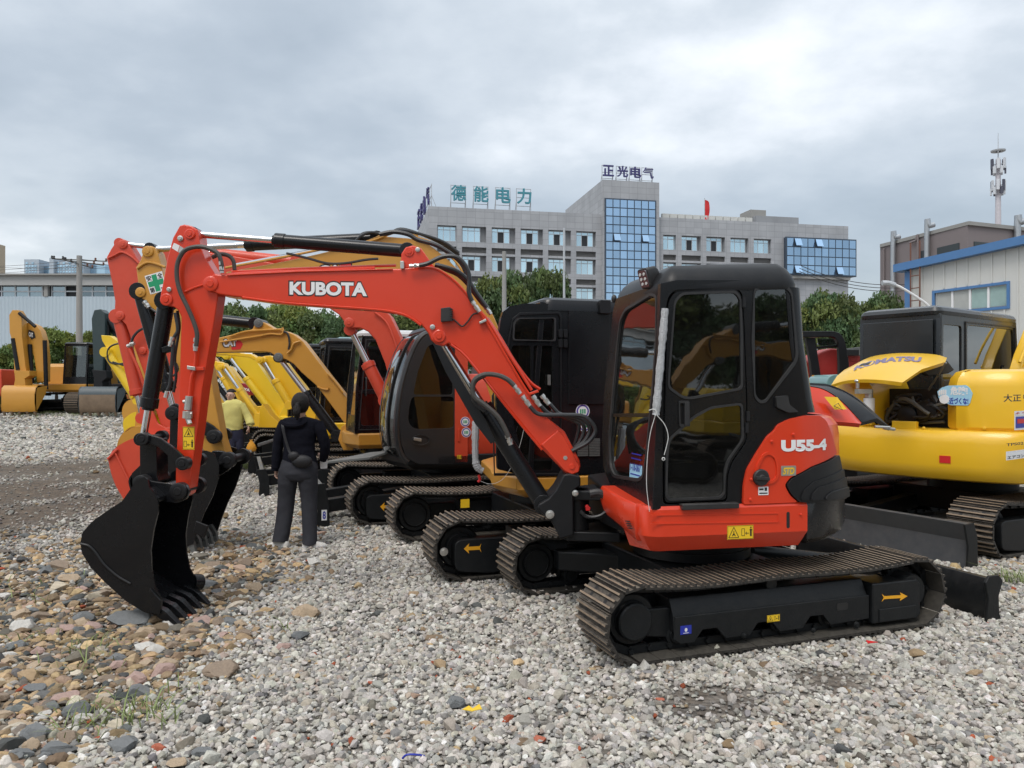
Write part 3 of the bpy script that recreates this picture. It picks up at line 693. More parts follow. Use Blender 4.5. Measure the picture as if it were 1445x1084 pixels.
def curtain(s0, s1, z0, z1, nc, nr, y, opens=()):
    pw, ph = (s1-s0)/nc, (z1-z0)/nr
    mb = MB(); mb.box(((s0+s1)/2, y+.12, (z0+z1)/2), (s1-s0+.25, .16, z1-z0+.25), BF); fr = obj('curtain_wall', mb, DMUL, bld, smooth=False)
    m = MB(); m.box((0, 0, 0), (pw-.13, .05, ph-.13)); me = bpy.data.meshes.new('pane'); me.from_pydata(m.v, [], m.f); me.materials.append(PB)
    for i in range(nc):
        for j in range(nr):
            M = BF.M(s0+pw*(i+.5), y, z0+ph*(j+.5))
            if (i, nr-1-j) in opens: M = M @ Matrix.Translation((0, -.35, 0)) @ Matrix.Rotation(R_(-24), 4, 'X')
            inst('pane', me, M, fr)
sA, sB = sU(851.5), sU(921)
curtain(sA, sB, zt_-2.55-19*1.12, zt_-2.55, 7, 19, -.95, opens=((1, 4), (5, 4)))
sC, sD = sU(1106), sU(1203)
zc0, zc1 = ws.hit(1150, 390)[1], ws.hit(1150, 337.5)[1]
mb = MB(); mb.box(((sC+sD)/2, 1.2, (zc0+zc1)/2), (sD-sC, 3.6, zc1-zc0), BF); obj('glazed_bay', mb, DMUL, bld)
curtain(sC, sD, zc0+.1, zc1-.1, 10, 4, -.75, opens=((1, 0), (4, 0), (1, 3), (7, 3)))
mb = MB(); mb.box((sU(1150), .6, zc0-.25), (sD-sC-.4, 2.4, .4), BF); obj('canopy_slab', mb, CONC, bld)
def win_meshes(w_, h_):
    f = MB()
    for x_ in (-w_/2+.04, -w_*.18, w_*.18, w_/2-.04): f.box((x_, 0, 0), (.08, .08, h_))
    for z_ in (-h_/2+.04, h_*.28, h_/2-.04): f.box((0, .002, z_), (w_-.16, .07, .08))
    me = bpy.data.meshes.new('window'); me.from_pydata(f.v, [], f.f); me.materials.append(ALU)
    out_ = [me]
    for x0, x1, z0, z1 in ((-w_/2+.08, -w_*.18-.04, -h_/2+.08, h_*.28-.04), (w_*.18+.04, w_/2-.08, -h_/2+.08, h_*.28-.04), (-w_/2+.08, w_/2-.08, h_*.28+.04, h_/2-.08)):
        q = MB(); q.box(((x0+x1)/2, .0, (z0+z1)/2), (x1-x0, .02, z1-z0)); m_ = bpy.data.meshes.new('pane'); m_.from_pydata(q.v, [], q.f); m_.materials.append(PW); out_.append(m_)
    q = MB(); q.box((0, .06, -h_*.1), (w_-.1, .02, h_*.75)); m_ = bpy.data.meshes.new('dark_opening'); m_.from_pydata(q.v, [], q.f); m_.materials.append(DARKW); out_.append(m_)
    q = MB(); q.box(((-w_*.0), -.01, -h_*.11), (w_*.36-.08, .02, h_*.78-.12)); m_ = bpy.data.meshes.new('pane'); m_.from_pydata(q.v, [], q.f); m_.materials.append(PW); out_.append(m_)
    return out_
WM = win_meshes(2.35, 1.9)
for k, (a, b, zt) in enumerate(wins):
    M = BF.M(a+1.25, .42, zt-.98)
    o = inst('window', WM[0], M, bld)
    ROOTM[o] = root_inv(bld) @ Matrix.Identity(4)
    rr_ = random.random()
    for i, me in enumerate(WM[1:]):
        if i == 4 and rr_ < .72: continue       # middle sash slid open in most of them
        q = bpy.data.objects.new(me.name, me); col.objects.link(q); q.parent = o
    del ROOTM[o]
mb = MB()
for h in holes[1::2]+holes2[1::2]:
    for j in range(4):
        z_ = h[0][1]+.12+j*.17; mb.box(((h[0][0]+h[1][0])/2, .35, z_), (h[1][0]-h[0][0]-.05, .08, .11), BF)
obj('louvre', mb, LOUV, bld, smooth=False, kind='stuff')
mb = MB(); mb.box((sU(1102), 3.4, zroof+.55), (6.6, 5, 1.1), BF); obj('roof_plant_room', mb, WALLT, bld); 
mb = MB(); mb.box((sU(1080), 3.4, zroof+1.3), (2.4, 3, 1.7), BF); obj('stair_head', mb, CONC, bld)
m = MB(); m.box((0, 0, 0), (1.0, .45, .75)); ame = bpy.data.meshes.new('air_conditioner'); ame.from_pydata(m.v, [], m.f); ame.materials.append(mat('off_white_metal', (.55, .55, .52), .6))
for i in range(12): inst('air_conditioner', ame, BF.M(sU(935)+.8+i*1.1*1.02, 1.0, zroof+.35), bld)
fl = thing('flag', 'small red flag on a pole on the office roof', 'flag', BF.P(sU(998), .8, zroof))
mb = MB(); mb.cyl(BF.P(sU(998), .8, zroof-.3), BF.P(sU(998), .8, zroof+3.1), .05, n=8); obj('flag_pole', mb, ALU, fl)
mb = MB(); pts = []
for i in range(9):
    z_ = zroof+2.9-i*.33; x_ = .12+.35*math.sin(i*.5+.4)*(.4+i*.05)
    pts.append([BF.P(sU(998)+.02, .8, z_), BF.P(sU(998)+x_+.3, .75+.08*math.sin(i*1.3), z_-.15), BF.P(sU(998)+x_*.7+.55, .8, z_-.35)])
mb.loft(pts, caps=False, close=False); obj('cloth', mb, REDP, fl)
def roof_sign(chars, us, v_top, hgt, wdt, P, m, label, base):
    t_ = thing('rooftop_sign', label, 'sign', base)
    for i, c_ in enumerate(chars):
        mb = MB(); x0 = us[i]
        add_text(mb, c_, lambda a, b, l, x0=x0: P(x0+a, b+.9, -l), wdt, hgt, bold=0 if c_ == '气' else .018, depth=.25)
        obj('letter', mb, m, t_, smooth=False)
        mb = MB()
        for xx in (0, wdt):
            mb.cyl(P(x0+xx, -.4, .25), P(x0+xx, hgt+1, .25), .045, n=6)
            mb.cyl(P(x0+xx, -.3, 1.2), P(x0+xx, hgt*.8, .28), .035, n=6)
        for zz in (.7, hgt*.55+.7, hgt+.95): mb.cyl(P(x0, zz, .27), P(x0+wdt, zz, .27), .04, n=6)
        obj('support_frame', mb, mat('sign_frame_steel', (.45, .46, .48), .5, metal=.3), t_)
SG1 = mat('teal_letter_face', (.06, .26, .32), .5); SG2 = mat('dark_violet_letter_face', (.05, .045, .16), .5)
us = [sU(k) for k in (637, 669, 700.5, 730)]
roof_sign('德能电力', us, 0, 2.0, 1.9, lambda a, b, c: BF.P(a, .3+c, zroof+b), SG1, 'four large teal characters on the left wing roof', BF.P(us[0], .3, zroof))
us = [sU(k) for k in (849, 869, 887.5, 905)]
roof_sign('正光电气', us, 0, 1.45, 1.5, lambda a, b, c: BF.P(a, -.4+c, zt_+b-.35), SG2, 'four dark violet characters on the stair tower roof', BF.P(us[0], -.4, zt_))
LS = Fr(BF.P(-.2, 20, zroof), bl-R_(90))
roof_sign('正光电气', [0.5, 5, 9.5, 14.5], 0, 2.6, 2.6, lambda a, b, c: LS.P(a, c+.6, b), SG2, 'four dark characters seen edge on along the left gable roof', BF.P(0, 10, zroof))

FY = 60.0
def fz(v): return Z(v, FY)
def fx(u): return X(u, FY)
fb = thing('factory_building', 'long low factory with pale blue cladding and a strip of windows on the left', 'building', (fx(60), FY, gz(0, FY)))
fs_ = Surf(W0, [(fx(-260), FY), (fx(232), FY)]); L_ = fx(232)-fx(-260)
mb = MB(); panel(mb, fs_, [(0, .4), (L_, .4), (L_, fz(418.5)), (0, fz(418.5))], [[(fs_.hit(-20, 0)[0], fz(541)), (fs_.hit(14, 0)[0], fz(541)), (fs_.hit(14, 0)[0], fz(514)), (fs_.hit(-20, 0)[0], fz(514))]], 0, -.4)
CLAD = mat('pale_blue_cladding', (.50, .57, .62), .55, var=.04, vscale=.4)
CORR = new_mat('ribbed_cladding'); nt = CORR.node_tree
o = nn(nt, 'ShaderNodeOutputMaterial'); p = nn(nt, 'ShaderNodeBsdfPrincipled'); nt.links.new(p.outputs[0], o.inputs[0]); p.inputs['Roughness'].default_value = .55
t = nn(nt, 'ShaderNodeTexCoord'); wv = nn(nt, 'ShaderNodeTexWave'); wv.inputs['Scale'].default_value = 1.1; wv.bands_direction = 'X'; nt.links.new(t.outputs['Object'], wv.inputs[0])
n_ = nn(nt, 'ShaderNodeTexNoise'); n_.inputs['Scale'].default_value = .35; n_.inputs['Detail'].default_value = 7; nt.links.new(t.outputs['Object'], n_.inputs[0])
mx = nn(nt, 'ShaderNodeMixRGB'); mx.inputs[1].default_value = (.40, .48, .54, 1); mx.inputs[2].default_value = (.50, .58, .635, 1); nt.links.new(n_.outputs[0], mx.inputs[0]); nt.links.new(mx.outputs[0], p.inputs['Base Color'])
b = nn(nt, 'ShaderNodeBump'); b.inputs['Strength'].default_value = .5; b.inputs['Distance'].default_value = .05; nt.links.new(wv.outputs[0], b.inputs['Height']); nt.links.new(b.outputs[0], p.inputs['Normal'])
obj('cladding_wall', mb, CORR, fb, smooth=False)
mb = MB(); panel(mb, fs_, [(0, fz(403)), (L_, fz(403)), (L_, fz(388)), (0, fz(388))], (), .25, -.5); obj('parapet', mb, mat('pale_parapet', (.40, .40, .39), .8), fb)
mb = MB(); panel(mb, fs_, [(0, fz(389.5)), (L_, fz(389.5)), (L_, fz(387.4)), (0, fz(387.4))], (), .5, -.3); obj('coping', mb, CONC, fb, label='thin grey coping along the parapet')
mb = MB(); panel(mb, fs_, [(0, fz(419)), (L_, fz(419)), (L_, fz(402.5)), (0, fz(402.5))], (), -.42, -.6); obj('recessed_wall', mb, DARKW, fb)
mb = MB(); panel(mb, fs_, [(0, fz(545)), (fs_.hit(20, 0)[0], fz(545)), (fs_.hit(20, 0)[0], fz(510)), (0, fz(510))], (), -.45, -.6); obj('loading_door', mb, DARKW, fb)
q = MB(); q.box((0, 0, 0), (.95, .03, .8)); pm = bpy.data.meshes.new('pane'); pm.from_pydata(q.v, [], q.f); pm.materials.append(pane_mat('factory_glass', (.22, .28, .32), .1, .6))
wx = fx(-60)
while wx < fx(232)-2:
    f = MB(); cx_ = wx+3.3/1.0; f.box((cx_, FY+.28, fz(410.8)), (6.5, .08, .1))
    for k in range(7): f.box((wx+.1+k*1.06, FY+.28, fz(410.8)), (.09, .09, fz(403)-fz(418.5)))
    wd = obj('window', f, ALU, fb, smooth=False)
    for k in range(6):
        if (k*7+int(wx)) % 5 == 1: continue
        inst('pane', pm, Matrix.Translation((wx+.63+k*1.06, FY+.32, fz(410.8))), wd)
    f = MB(); f.box((wx+6.9, FY+.1, fz(410.8)), (.3, .3, fz(402.8)-fz(418.6))); obj('pier', f, CONC, fb)
    wx += 7.1
gb = thing('glass_office', 'distant pale glass office block above the factory roof', 'building', (X(85, 190), 190, 0)); GY_ = 190.0
PG = pane_mat('distant_blue_glass', (.42, .58, .70), .15, .2); GW_ = mat('pale_grey_frame', (.40, .46, .52), .6)
for u0, u1, vt, m_, yo in ((34, 55, 366, GW_, 0), (55, 73, 374, PG, 2), (73, 79, 365, GW_, -1), (79, 118, 369, GW_, 0), (118, 139, 370, PG, 3)):
    mb = MB(); x0, x1 = X(u0, GY_), X(u1, GY_); zt = Z(vt, GY_); mb.box(((x0+x1)/2, GY_+6+yo, zt/2), (x1-x0-.02, 12, zt)); obj('block', mb, m_, gb, smooth=False)
for i in range(9):
    for j in range(5):
        for u0, n__ in ((36, 4), (80, 9)):
            if i >= n__: continue
            if j == 0 and i % 2: continue
            mb = MB(); x0 = X(u0+i*4.2, GY_); mb.box((x0+.3, GY_-.06, Z(370.5+j*4, GY_)), (.5, .1, .5)) if False else mb.box((x0+.33, GY_-.06, Z(371.5+j*4, GY_)), (.55, .1, .45)); obj('window', mb, PG, gb, smooth=False)
tb = thing('tan_tower', 'tan high rise tower cut by the left edge of the picture', 'building', (X(0, 210), 210, 0)); TY = 210.0; TANW = mat('tan_render', (.46, .38, .28), .8)
mb = MB(); x1 = X(7.5, TY+16); mb.box((x1-7, TY+8, Z(332, TY)/2), (14, 16, Z(332, TY))); obj('wall', mb, TANW, tb)
mb = MB(); mb.box((x1-8, TY+8, Z(328, TY)), (12, 14, 1.6)); mb.box((x1-8.5, TY+8, Z(324, TY)), (9, 9, 1.6)); obj('stepped_roof', mb, TANW, tb)
for j in range(12):
    for i in range(3):
        mb = MB(); mb.box((x1-1.2-i*2.6, TY-.05, Z(336, TY)-j*3.0), (1.3, .1, 1.6)); obj('window', mb, DMUL, tb, smooth=False)

BR = mat('brown_grey_render', (.21, .18, .18), .85, var=.13, vscale=.25)
bb = thing('brown_building', 'dull brown block with two steel flue pipes behind the white shed', 'building', (X(1365, 62), 62, 0))
A, Bc, C_ = Vector((X(1242, 72), 72, 0)), Vector((X(1365, 62), 62, 0)), Vector((X(1500, 66), 66, 0)); zb = Z(318, 62)
mb = MB(); mb.prism([A, Bc, C_, C_+Vector((0, 16, 0)), Vector((X(1246, 84), 84, 0))], (0, 0, zb)); obj('wall', mb, BR, bb, smooth=False)
mb = MB(); up = Vector((0, 0, zb)); mb.prism([A+up+Vector((-.1, -.15, 0)), Bc+up+Vector((0, -.2, 0)), C_+up+Vector((0, -.15, 0)), C_+up+Vector((0, .2, 0)), Bc+up+Vector((0, .2, 0)), A+up+Vector((.1, .15, 0))], (0, 0, .3)); obj('coping', mb, CONC, bb)
sl = Surf(W0, [(A.x, A.y), (Bc.x, Bc.y)]); sr = Surf(W0, [(Bc.x, Bc.y), (C_.x, C_.y)])
def flue(su, u, vt, d, bend):
    s_, zt = su.hit(u, vt); p0 = su.at(s_, .35, 2); p1 = su.at(s_, .35, zt); mb = MB(); mb.tube([p0, p1, p1+Vector((.12, -.1, .35)), p1+Vector((.55, -.1, .5))], d, n=12, smooth=4)
    obj('flue_pipe', mb, mat('galvanised_flue', (.42, .44, .46), .4, metal=.7), bb)
flue(sl, 1265, 342, .22, 0); flue(sl, 1313, 326, .22, 0); flue(sr, 1430, 322, .26, 0)
mb = MB(); s_, z_ = sl.hit(1298, 338); mb.tube([sl.at(s_, .2, 2), sl.at(s_, .2, z_-.6), sl.at(s_-.3, .2, z_-.1), sl.at(s_-1, .2, z_-.15)], .09, n=8); obj('downpipe', mb, BR, bb, label='thin dark downpipe')
mb = MB(); s_, z_ = sl.hit(1249, 346); mb.tube([sl.at(s_, .15, 2), sl.at(s_, .15, z_-.3)], .09, n=8, smooth=0); obj('downpipe', mb, BR, bb)
for su, u0, v0, u1, v1, nn_ in ((sl, 1323, 350, 1354, 364, 4), (sl, 1298, 355, 1311, 368, 2), (sr, 1374, 341, 1406, 350, 3)):
    a = su.hit(u0, v0); b = su.hit(u1, v1); mb = MB(); panel(mb, su, [(a[0], b[1]-.3), (b[0], b[1]-.3), (b[0], a[1]), (a[0], a[1])], (), .06, -.1); wd = obj('window', mb, mat('dusty_window_dark', (.035, .045, .05), .3), bb, smooth=False)
    for k in range(nn_):
        w_ = (b[0]-a[0])/nn_; mb = MB(); panel(mb, su, [(a[0]+k*w_+.08, b[1]-.2), (a[0]+(k+1)*w_-.08, b[1]-.2), (a[0]+(k+1)*w_-.08, a[1]-.9), (a[0]+k*w_+.08, a[1]-.9)], (), .09, .065); obj('pane', mb, pane_mat('pane_dusk', (.10, .13, .15), .2), wd, smooth=False)
sh = thing('white_shed', 'white ribbed metal shed with bright blue roof trim on the right', 'building', (X(1280, 31.7), 31.7, 0))
S0, S1 = Vector((X(1279, 31.7), 31.7, 0)), Vector((X(1650, 23.6), 23.6, 0))
ss = Surf(W0, [(S0.x, S0.y), (S1.x, S1.y)]); LL = (S1-S0).length
za, zb_ = ss.hit(1279, 384)[1], None
q0 = ss.hit(1279, 381); q1 = ss.hit(1445, 345); slope = (q1[1]-q0[1])/(q1[0]-q0[0])
def zline(s_): return q0[1]+slope*(s_-q0[0])
wa, wb = ss.hit(1319.5, 414), ss.hit(1421.5, 401); wc = ss.hit(1421.5, 432)[1]
hole = [(wa[0], wc), (wb[0], wc), (wb[0], wb[1]), (wa[0], wa[1])]
mb = MB(); panel(mb, ss, [(0, .2), (LL, .2), (LL, zline(LL)), (0, zline(0))], [hole], 0, -.12); SHW = mat('off_white_sheet', (.60, .60, .57), .5, var=.07, vscale=.5)
obj('sheet_wall', mb, SHW, sh, smooth=False)
rb = MB(); k = 0; x_ = .25
while x_ < LL:
    zt = zline(x_)
    for z0, z1 in (((.2, wc-.12), (max(wa[1], wb[1])+.12, zt)) if wa[0]-.1 < x_ < wb[0]+.1 else ((.2, zt),)):
        m = MB(); panel(m, ss, [(x_-.03, z0), (x_+.03, z0), (x_+.03, z1), (x_-.03, z1)], (), .035, .0); obj('rib', m, SHW, sh, smooth=False)
    x_ += .47
mb = MB(); panel(mb, ss, [(-.35, zline(-.35)-.05), (LL, zline(LL)-.05), (LL, zline(LL)+.26), (-.35, zline(-.35)+.26)], (), .35, -.2); BLT = mat('blue_trim_paint', (.075, .19, .40), .4, var=.1); obj('roof_trim', mb, BLT, sh)
mb = MB(); panel(mb, ss, [(-.02, .2), (.24, .2), (.24, zline(.2)-.08), (-.02, zline(0)-.08)], (), .08, .0); obj('corner_post', mb, BLT, sh)
mb = MB(); outer = [(wa[0]-.1, wc-.1), (wb[0]+.1, wc-.1), (wb[0]+.1, wb[1]+.1), (wa[0]-.1, wa[1]+.1)]; panel(mb, ss, outer, [hole], .05, -.05); wf = obj('window_frame', mb, BLT, sh, smooth=False)
for k in range(4):
    a = wa[0]+(wb[0]-wa[0])*k/4+.05; b = wa[0]+(wb[0]-wa[0])*(k+1)/4-.05; mb = MB(); panel(mb, ss, [(a, wc+.03), (b, wc+.03), (b, wb[1]-.03), (a, wb[1]-.03)], (), -.05, -.08)
    obj('pane', mb, mat('papered_dusty_pane', (.42, .43, .41), .35, var=.25, vscale=1.5) if k < 2 else mat('greenish_dusty_pane', (.30, .42, .40), .3, var=.3, vscale=2), wf, smooth=False)
    if k: mb = MB(); panel(mb, ss, [(a-.09, wc), (a-.01, wc), (a-.01, wb[1]), (a-.09, wb[1])], (), -.01, -.06); obj('mullion', mb, WHT, wf, smooth=False)
ld = thing('ladder', 'rusty thin ladder fixed to the corner of the white shed', 'ladder', ss.at(.9, .2, 0)); RUST = mat('rusty_steel', (.17, .075, .05), .8)
l0, l1 = ss.hit(1292, 400)[0], ss.hit(1305, 400)[0]
for s_ in (l0, l1):
    mb = MB(); mb.cyl(ss.at(s_, .3, .3), ss.at(s_, .3, zline(s_)+1.0), .03, n=6); obj('rail', mb, RUST, ld)
for k in range(11):
    mb = MB(); mb.cyl(ss.at(l0, .3, 1.6+k*.5), ss.at(l1, .3, 1.6+k*.5), .02, n=6); obj('rung', mb, RUST, ld)

mt = thing('telecom_mast', 'tall white telecom pole with clustered antennas and ring platform', 'mast', (X(1408, 120), 120, 0)); MX = X(1408.5, 120)
mb = MB(); mb.cyl((MX, 120, 0), (MX, 120, Z(225, 120)), .62, .35, n=16); obj('pole', mb, mat('pale_mast_paint', (.55, .52, .55), .5), mt)
mb = MB(); mb.cyl((MX, 120, Z(225, 120)), (MX, 120, Z(188, 120)), .09, .04, n=8); obj('lightning_rod', mb, ALU, mt)
mb = MB(); mb.lathe((MX, 120, Z(214, 120)), (0, 0, 1), [(0, .4), (0, 1.0), (.18, 1.05), (.18, .4)], n=24, caps=False); obj('ring_platform', mb, ALU, mt)
for j, vv in enumerate((232, 241, 262, 270)):
    for i in range(6):
        a = i*1.047+j*.5; r_ = .85+.1*(i % 2); mb = MB(); f = Fr((MX+r_*math.cos(a), 120+r_*math.sin(a), Z(vv, 120)), a); mb.box((0, 0, 0), (.25, .42, 1.6 if j % 2 == 0 else 1.1), f); mb.cyl((MX, 120, Z(vv, 120)), f.P(0, 0, 0), .04, n=5)
        obj('antenna', mb, (mat('antenna_white', (.6, .62, .65), .5) if (i+j) % 3 else mat('antenna_dark', (.08, .08, .11), .5)), mt)

lp = thing('street_lamp', 'slim white street lamp arm reaching left beside the white shed', 'lamp', (X(1320, 27), 27, gz(0, 27)))
mb = MB(); P_ = [W(1316, 440, 27)+Vector((.15, 0, -3)), W(1316, 440, 27)+Vector((.05, 0, -.4)), W(1311, 433, 27), W(1290, 417, 27), W(1268, 404, 27), W(1255, 401, 27)]
mb.tube([(P_[0].x, 27, gz(0, 27))]+P_, .045, n=8); obj('arm', mb, WHT, lp)
mb = MB(); mb.tube([W(1263, 402.5, 27), W(1253, 399.5, 27), W(1245, 399.5, 27)], .09, n=10, smooth=3); obj('lamp_head', mb, ALU, lp)
def pole(name, u, vt, vb, Y, r, label, m=CONC, cat='pole'):
    z0 = gz(X(u, Y), Y); t_ = thing(name, label, cat, (X(u, Y), Y, z0)); mb = MB(); mb.cyl((X(u, Y), Y, z0-.1), (X(u, Y), Y, Z(vt, Y)), r, r*.72, n=14); obj('shaft', mb, m, t_); return t_
up = pole('utility_pole', 112, 361, 585, 37, .17, 'grey concrete utility pole with crossarms standing in front of the factory')
PYT = 37
for k, (du, dv) in enumerate(((0, 6), (4, 9), (-3, 12))):
    mb = MB(); a = R_(20+k*35); c_ = W(112, 361+dv, PYT); d_ = Vector((math.cos(a), math.sin(a), 0))*1.15; mb.cyl(c_-d_, c_+d_, .028, n=6); obj('crossarm', mb, GREYB, up)
    for q_ in (-1, -.6, .6, 1):
        mb = MB(); b_ = c_+d_*q_; mb.lathe(b_, (0, 0, 1), [(0, .03), (.04, .06), (.08, .03), (.11, .06), (.15, .02)], n=8); obj('insulator', mb, RUST if q_ > 0 else INT, up)
def cable(pts, r, label, sag=.6, m=RUB):
    a, b = Vector(pts[0]), Vector(pts[1]); P_ = [a.lerp(b, i/12)-Vector((0, 0, sag*4*(i/12)*(1-i/12))) for i in range(13)]
    mb = MB(); mb.tube(P_, r, n=5, smooth=0); o = obj('power_cable', mb, m); tag(o, label, 'cable', 'power cables strung across the yard'); return o
for k, (v0, v1) in enumerate(((372, 379), (378, 385), (383, 390), (368, 381))):
    cable((W(-60, v0+4, 36), W(110, 366+k*4, PYT)), .009, 'thin black power cable running from the utility pole to the left edge', sag=.12)
    cable((W(114, 366+k*4, PYT), W(330, v1-4, 40)), .009, 'thin black power cable running from the utility pole behind the orange arm', sag=.12)
for k, v0 in enumerate((386, 390.5, 395)):
    cable((W(1128, v0-12, 48), W(1290, v0+14, 46)), .022, 'thin black power cable sagging past the glass bay towards the shed', sag=.5)
pole('concrete_pole', 711.5, 355, 440, 46, .17, 'short pale concrete pole standing in front of the tree')
pole('steel_pole', 796, 322, 440, 50, .09, 'thin grey steel pole in front of the office wall', ALU)

LEAF = new_mat('tree_leaf'); nt = LEAF.node_tree
o = nn(nt, 'ShaderNodeOutputMaterial'); p = nn(nt, 'ShaderNodeBsdfPrincipled'); p.inputs['Roughness'].default_value = .55; p.inputs['Specular IOR Level'].default_value = .3
a = nn(nt, 'ShaderNodeAttribute'); a.attribute_name = 'leafcol'; nt.links.new(a.outputs[0], p.inputs['Base Color'])
tl = nn(nt, 'ShaderNodeBsdfTranslucent'); nt.links.new(a.outputs[0], tl.inputs[0]); mx = nn(nt, 'ShaderNodeMixShader'); mx.inputs[0].default_value = .22; nt.links.new(p.outputs[0], mx.inputs[1]); nt.links.new(tl.outputs[0], mx.inputs[2]); nt.links.new(mx.outputs[0], o.inputs[0])
BARK = mat('tree_bark', (.10, .08, .065), .9, var=.3, bump=.5, bscale=12)
def crown_mesh(seed, nl=15000, leaf=.13, base=(.085, .130, .050)):
    """unit crown: radius ~1 across, 1.5 tall, base at z=0; leaf-sized faces in clumps"""
    r = np.random.default_rng(seed); B = []
    for i in range(34):
        a = r.uniform(0, 6.28); q = math.sqrt(r.random())*.72; z = r.uniform(.25, 1.22); q *= math.sqrt(max(.05, 1-((z-.6)/.78)**2)); B.append((q*math.cos(a), q*math.sin(a), z, r.uniform(.17, .34)))
    V = np.zeros((nl*4, 3)); Cc = np.zeros((nl*4, 4)); Cc[:, 3] = 1
    bi = r.integers(0, len(B), nl); tone = r.uniform(.75, 1.55, len(B)); hue = r.uniform(-.15, .3, len(B))
    for k in range(nl):
        b = B[bi[k]]; d = r.normal(size=3); d /= np.linalg.norm(d); d[2] = abs(d[2])*.9+.1*d[2] if r.random() < .75 else d[2]
        rad = b[3]*(1+.16*math.sin(7*d[0]+bi[k])*math.cos(6*d[1]+bi[k]))*r.uniform(.72, 1.06)
        c = np.array(b[:3])+d*rad*np.array([1, 1, .82])
        nrm = d*.6+r.normal(size=3)*.55; nrm /= np.linalg.norm(nrm)
        t1 = np.cross(nrm, r.normal(size=3)); t1 /= np.linalg.norm(t1); t2 = np.cross(nrm, t1); s_ = leaf*r.uniform(.28, .52)*.5
        V[k*4:k*4+4] = [c-t1*s_*1.3, c-t2*s_*.75, c+t1*s_*1.3, c+t2*s_*.75]
        t_ = tone[bi[k]]*r.uniform(.7, 1.35); Cc[k*4:k*4+4, :3] = (base[0]*t_*(1+hue[bi[k]]), base[1]*t_, base[2]*t_*(1-hue[bi[k]]))
    me = bpy.data.meshes.new('crown'); me.vertices.add(nl*4); me.vertices.foreach_set('co', V.ravel()); me.loops.add(nl*4); me.loops.foreach_set('vertex_index', np.arange(nl*4)); me.polygons.add(nl); me.polygons.foreach_set('loop_start', np.arange(0, nl*4, 4)); me.polygons.foreach_set('loop_total', np.full(nl, 4))
    me.update(); ca = me.color_attributes.new('leafcol', 'FLOAT_COLOR', 'POINT'); ca.data.foreach_set('color', Cc.ravel()); me.materials.append(LEAF)
    return me
CROWNS = [crown_mesh(1), crown_mesh(2), crown_mesh(3), crown_mesh(4, base=(.12, .175, .05))]
def trunk_mb(seed):
    r = random.Random(seed); mb = MB(); mb.tube([(0, 0, -1.05), (.02, .01, -.4), (-.02, 0, .1), (.03, .02, .7)], [.075, .06, .05, .03], n=8)
    for i in range(6):
        a = i*1.1+r.random(); z_ = r.uniform(-.2, .4); mb.tube([(0, 0, z_), (.22*math.cos(a), .22*math.sin(a), z_+.28), (.5*math.cos(a), .5*math.sin(a), z_+.55)], [.035, .022, .01], n=5, smooth=3)
    me = bpy.data.meshes.new('trunk'); me.from_pydata(mb.v, [], mb.f); finish(me); me.materials.append(BARK); return me
TRUNKS = [trunk_mb(i) for i in range(3)]
def tree(u, vt, wpx, Y, k, label, group=None, vb=None):
    x = X(u, Y); rad = wpx/2/FPX*Y; top = Z(vt, Y); g0 = gz(x, Y); t_ = thing('tree', label, 'tree', (x, Y, g0), random.uniform(0, 6.28), group)
    h = top-g0; cz = h*.13; ch = (top-g0-cz)/1.36; rad *= 1.14
    c = bpy.data.objects.new('crown', CROWNS[k % 4]); col.objects.link(c); c.parent = t_; c.location = (0, 0, cz); c.scale = (rad, rad, ch)
    b = bpy.data.objects.new('trunk', TRUNKS[k % 3]); col.objects.link(b); b.parent = t_; b.location = (0, 0, cz); b.scale = (rad*.8, rad*.8, cz/1.0 if cz > 0 else 1)
    b.scale = (rad*.8, rad*.8, max(cz/1.05, .5))
tree(700, 377, 105, 60, 0, 'round dark green tree standing behind the short concrete pole'); tree(768, 384, 90, 62, 1, 'broad tree left of the thin steel pole and below the office windows')
tree(1168, 404, 105, 42, 2, 'round dense tree rising right behind the red machine cab'); tree(1222, 410, 100, 44, 0, 'second round tree before the brown building and glass bay'); tree(1262, 432, 60, 46, 1, 'low tree tucked against the blue corner post of the shed')
for i, (u_, vt, w_, Y) in enumerate(((300, 436, 110, 47), (352, 424, 110, 46), (412, 430, 110, 48), (466, 432, 105, 46), (520, 440, 110, 47), (575, 432, 110, 49), (632, 436, 120, 47), (1120, 425, 70, 47))):
    tree(u_, vt, w_, Y, i+1, 'dark green tree in the row behind the excavators', 'trees in a row behind the excavators')
for i, (u_, vt, w_, Y, lab) in enumerate(((-10, 500, 60, 45, 'low bushy tree at the left edge behind the ochre excavator'), (32, 484, 70, 46, 'bright green tree seen between the ochre boom and stick'), (80, 466, 84, 48, 'tall bright green tree behind the ochre excavator cab'), (128, 470, 60, 47, 'green tree behind the concrete utility pole'), (176, 458, 70, 48, 'green tree behind the dark green excavator'), (232, 450, 90, 50, 'green tree behind the orange and ochre arms'))):
    tree(u_, vt, w_, Y, 3 if i != 5 else 0, lab)
c1 = crop(0, 300, 3.389); c2 = crop(100, 560, 3.19); c3 = crop(200, 300, 4.014); c4 = crop(460, 300, 2.8525); c5 = crop(440, 560, 3.44)
c6 = crop(800, 360, 2.464); c7 = crop(780, 700, 2.173); c8 = crop(1120, 380, 2.4646); cz4 = crop(740, 600, 4.168); cz3 = crop(650, 420, 3.613)
cz2 = crop(430, 450, 4.336); cz1 = crop(300, 440, 5.418); cz6 = crop(1080, 760, 3.959); cz7 = crop(130, 320, 3.386); cz8 = crop(1120, 440, 5.422); cL = crop(0, 320, 3.615)

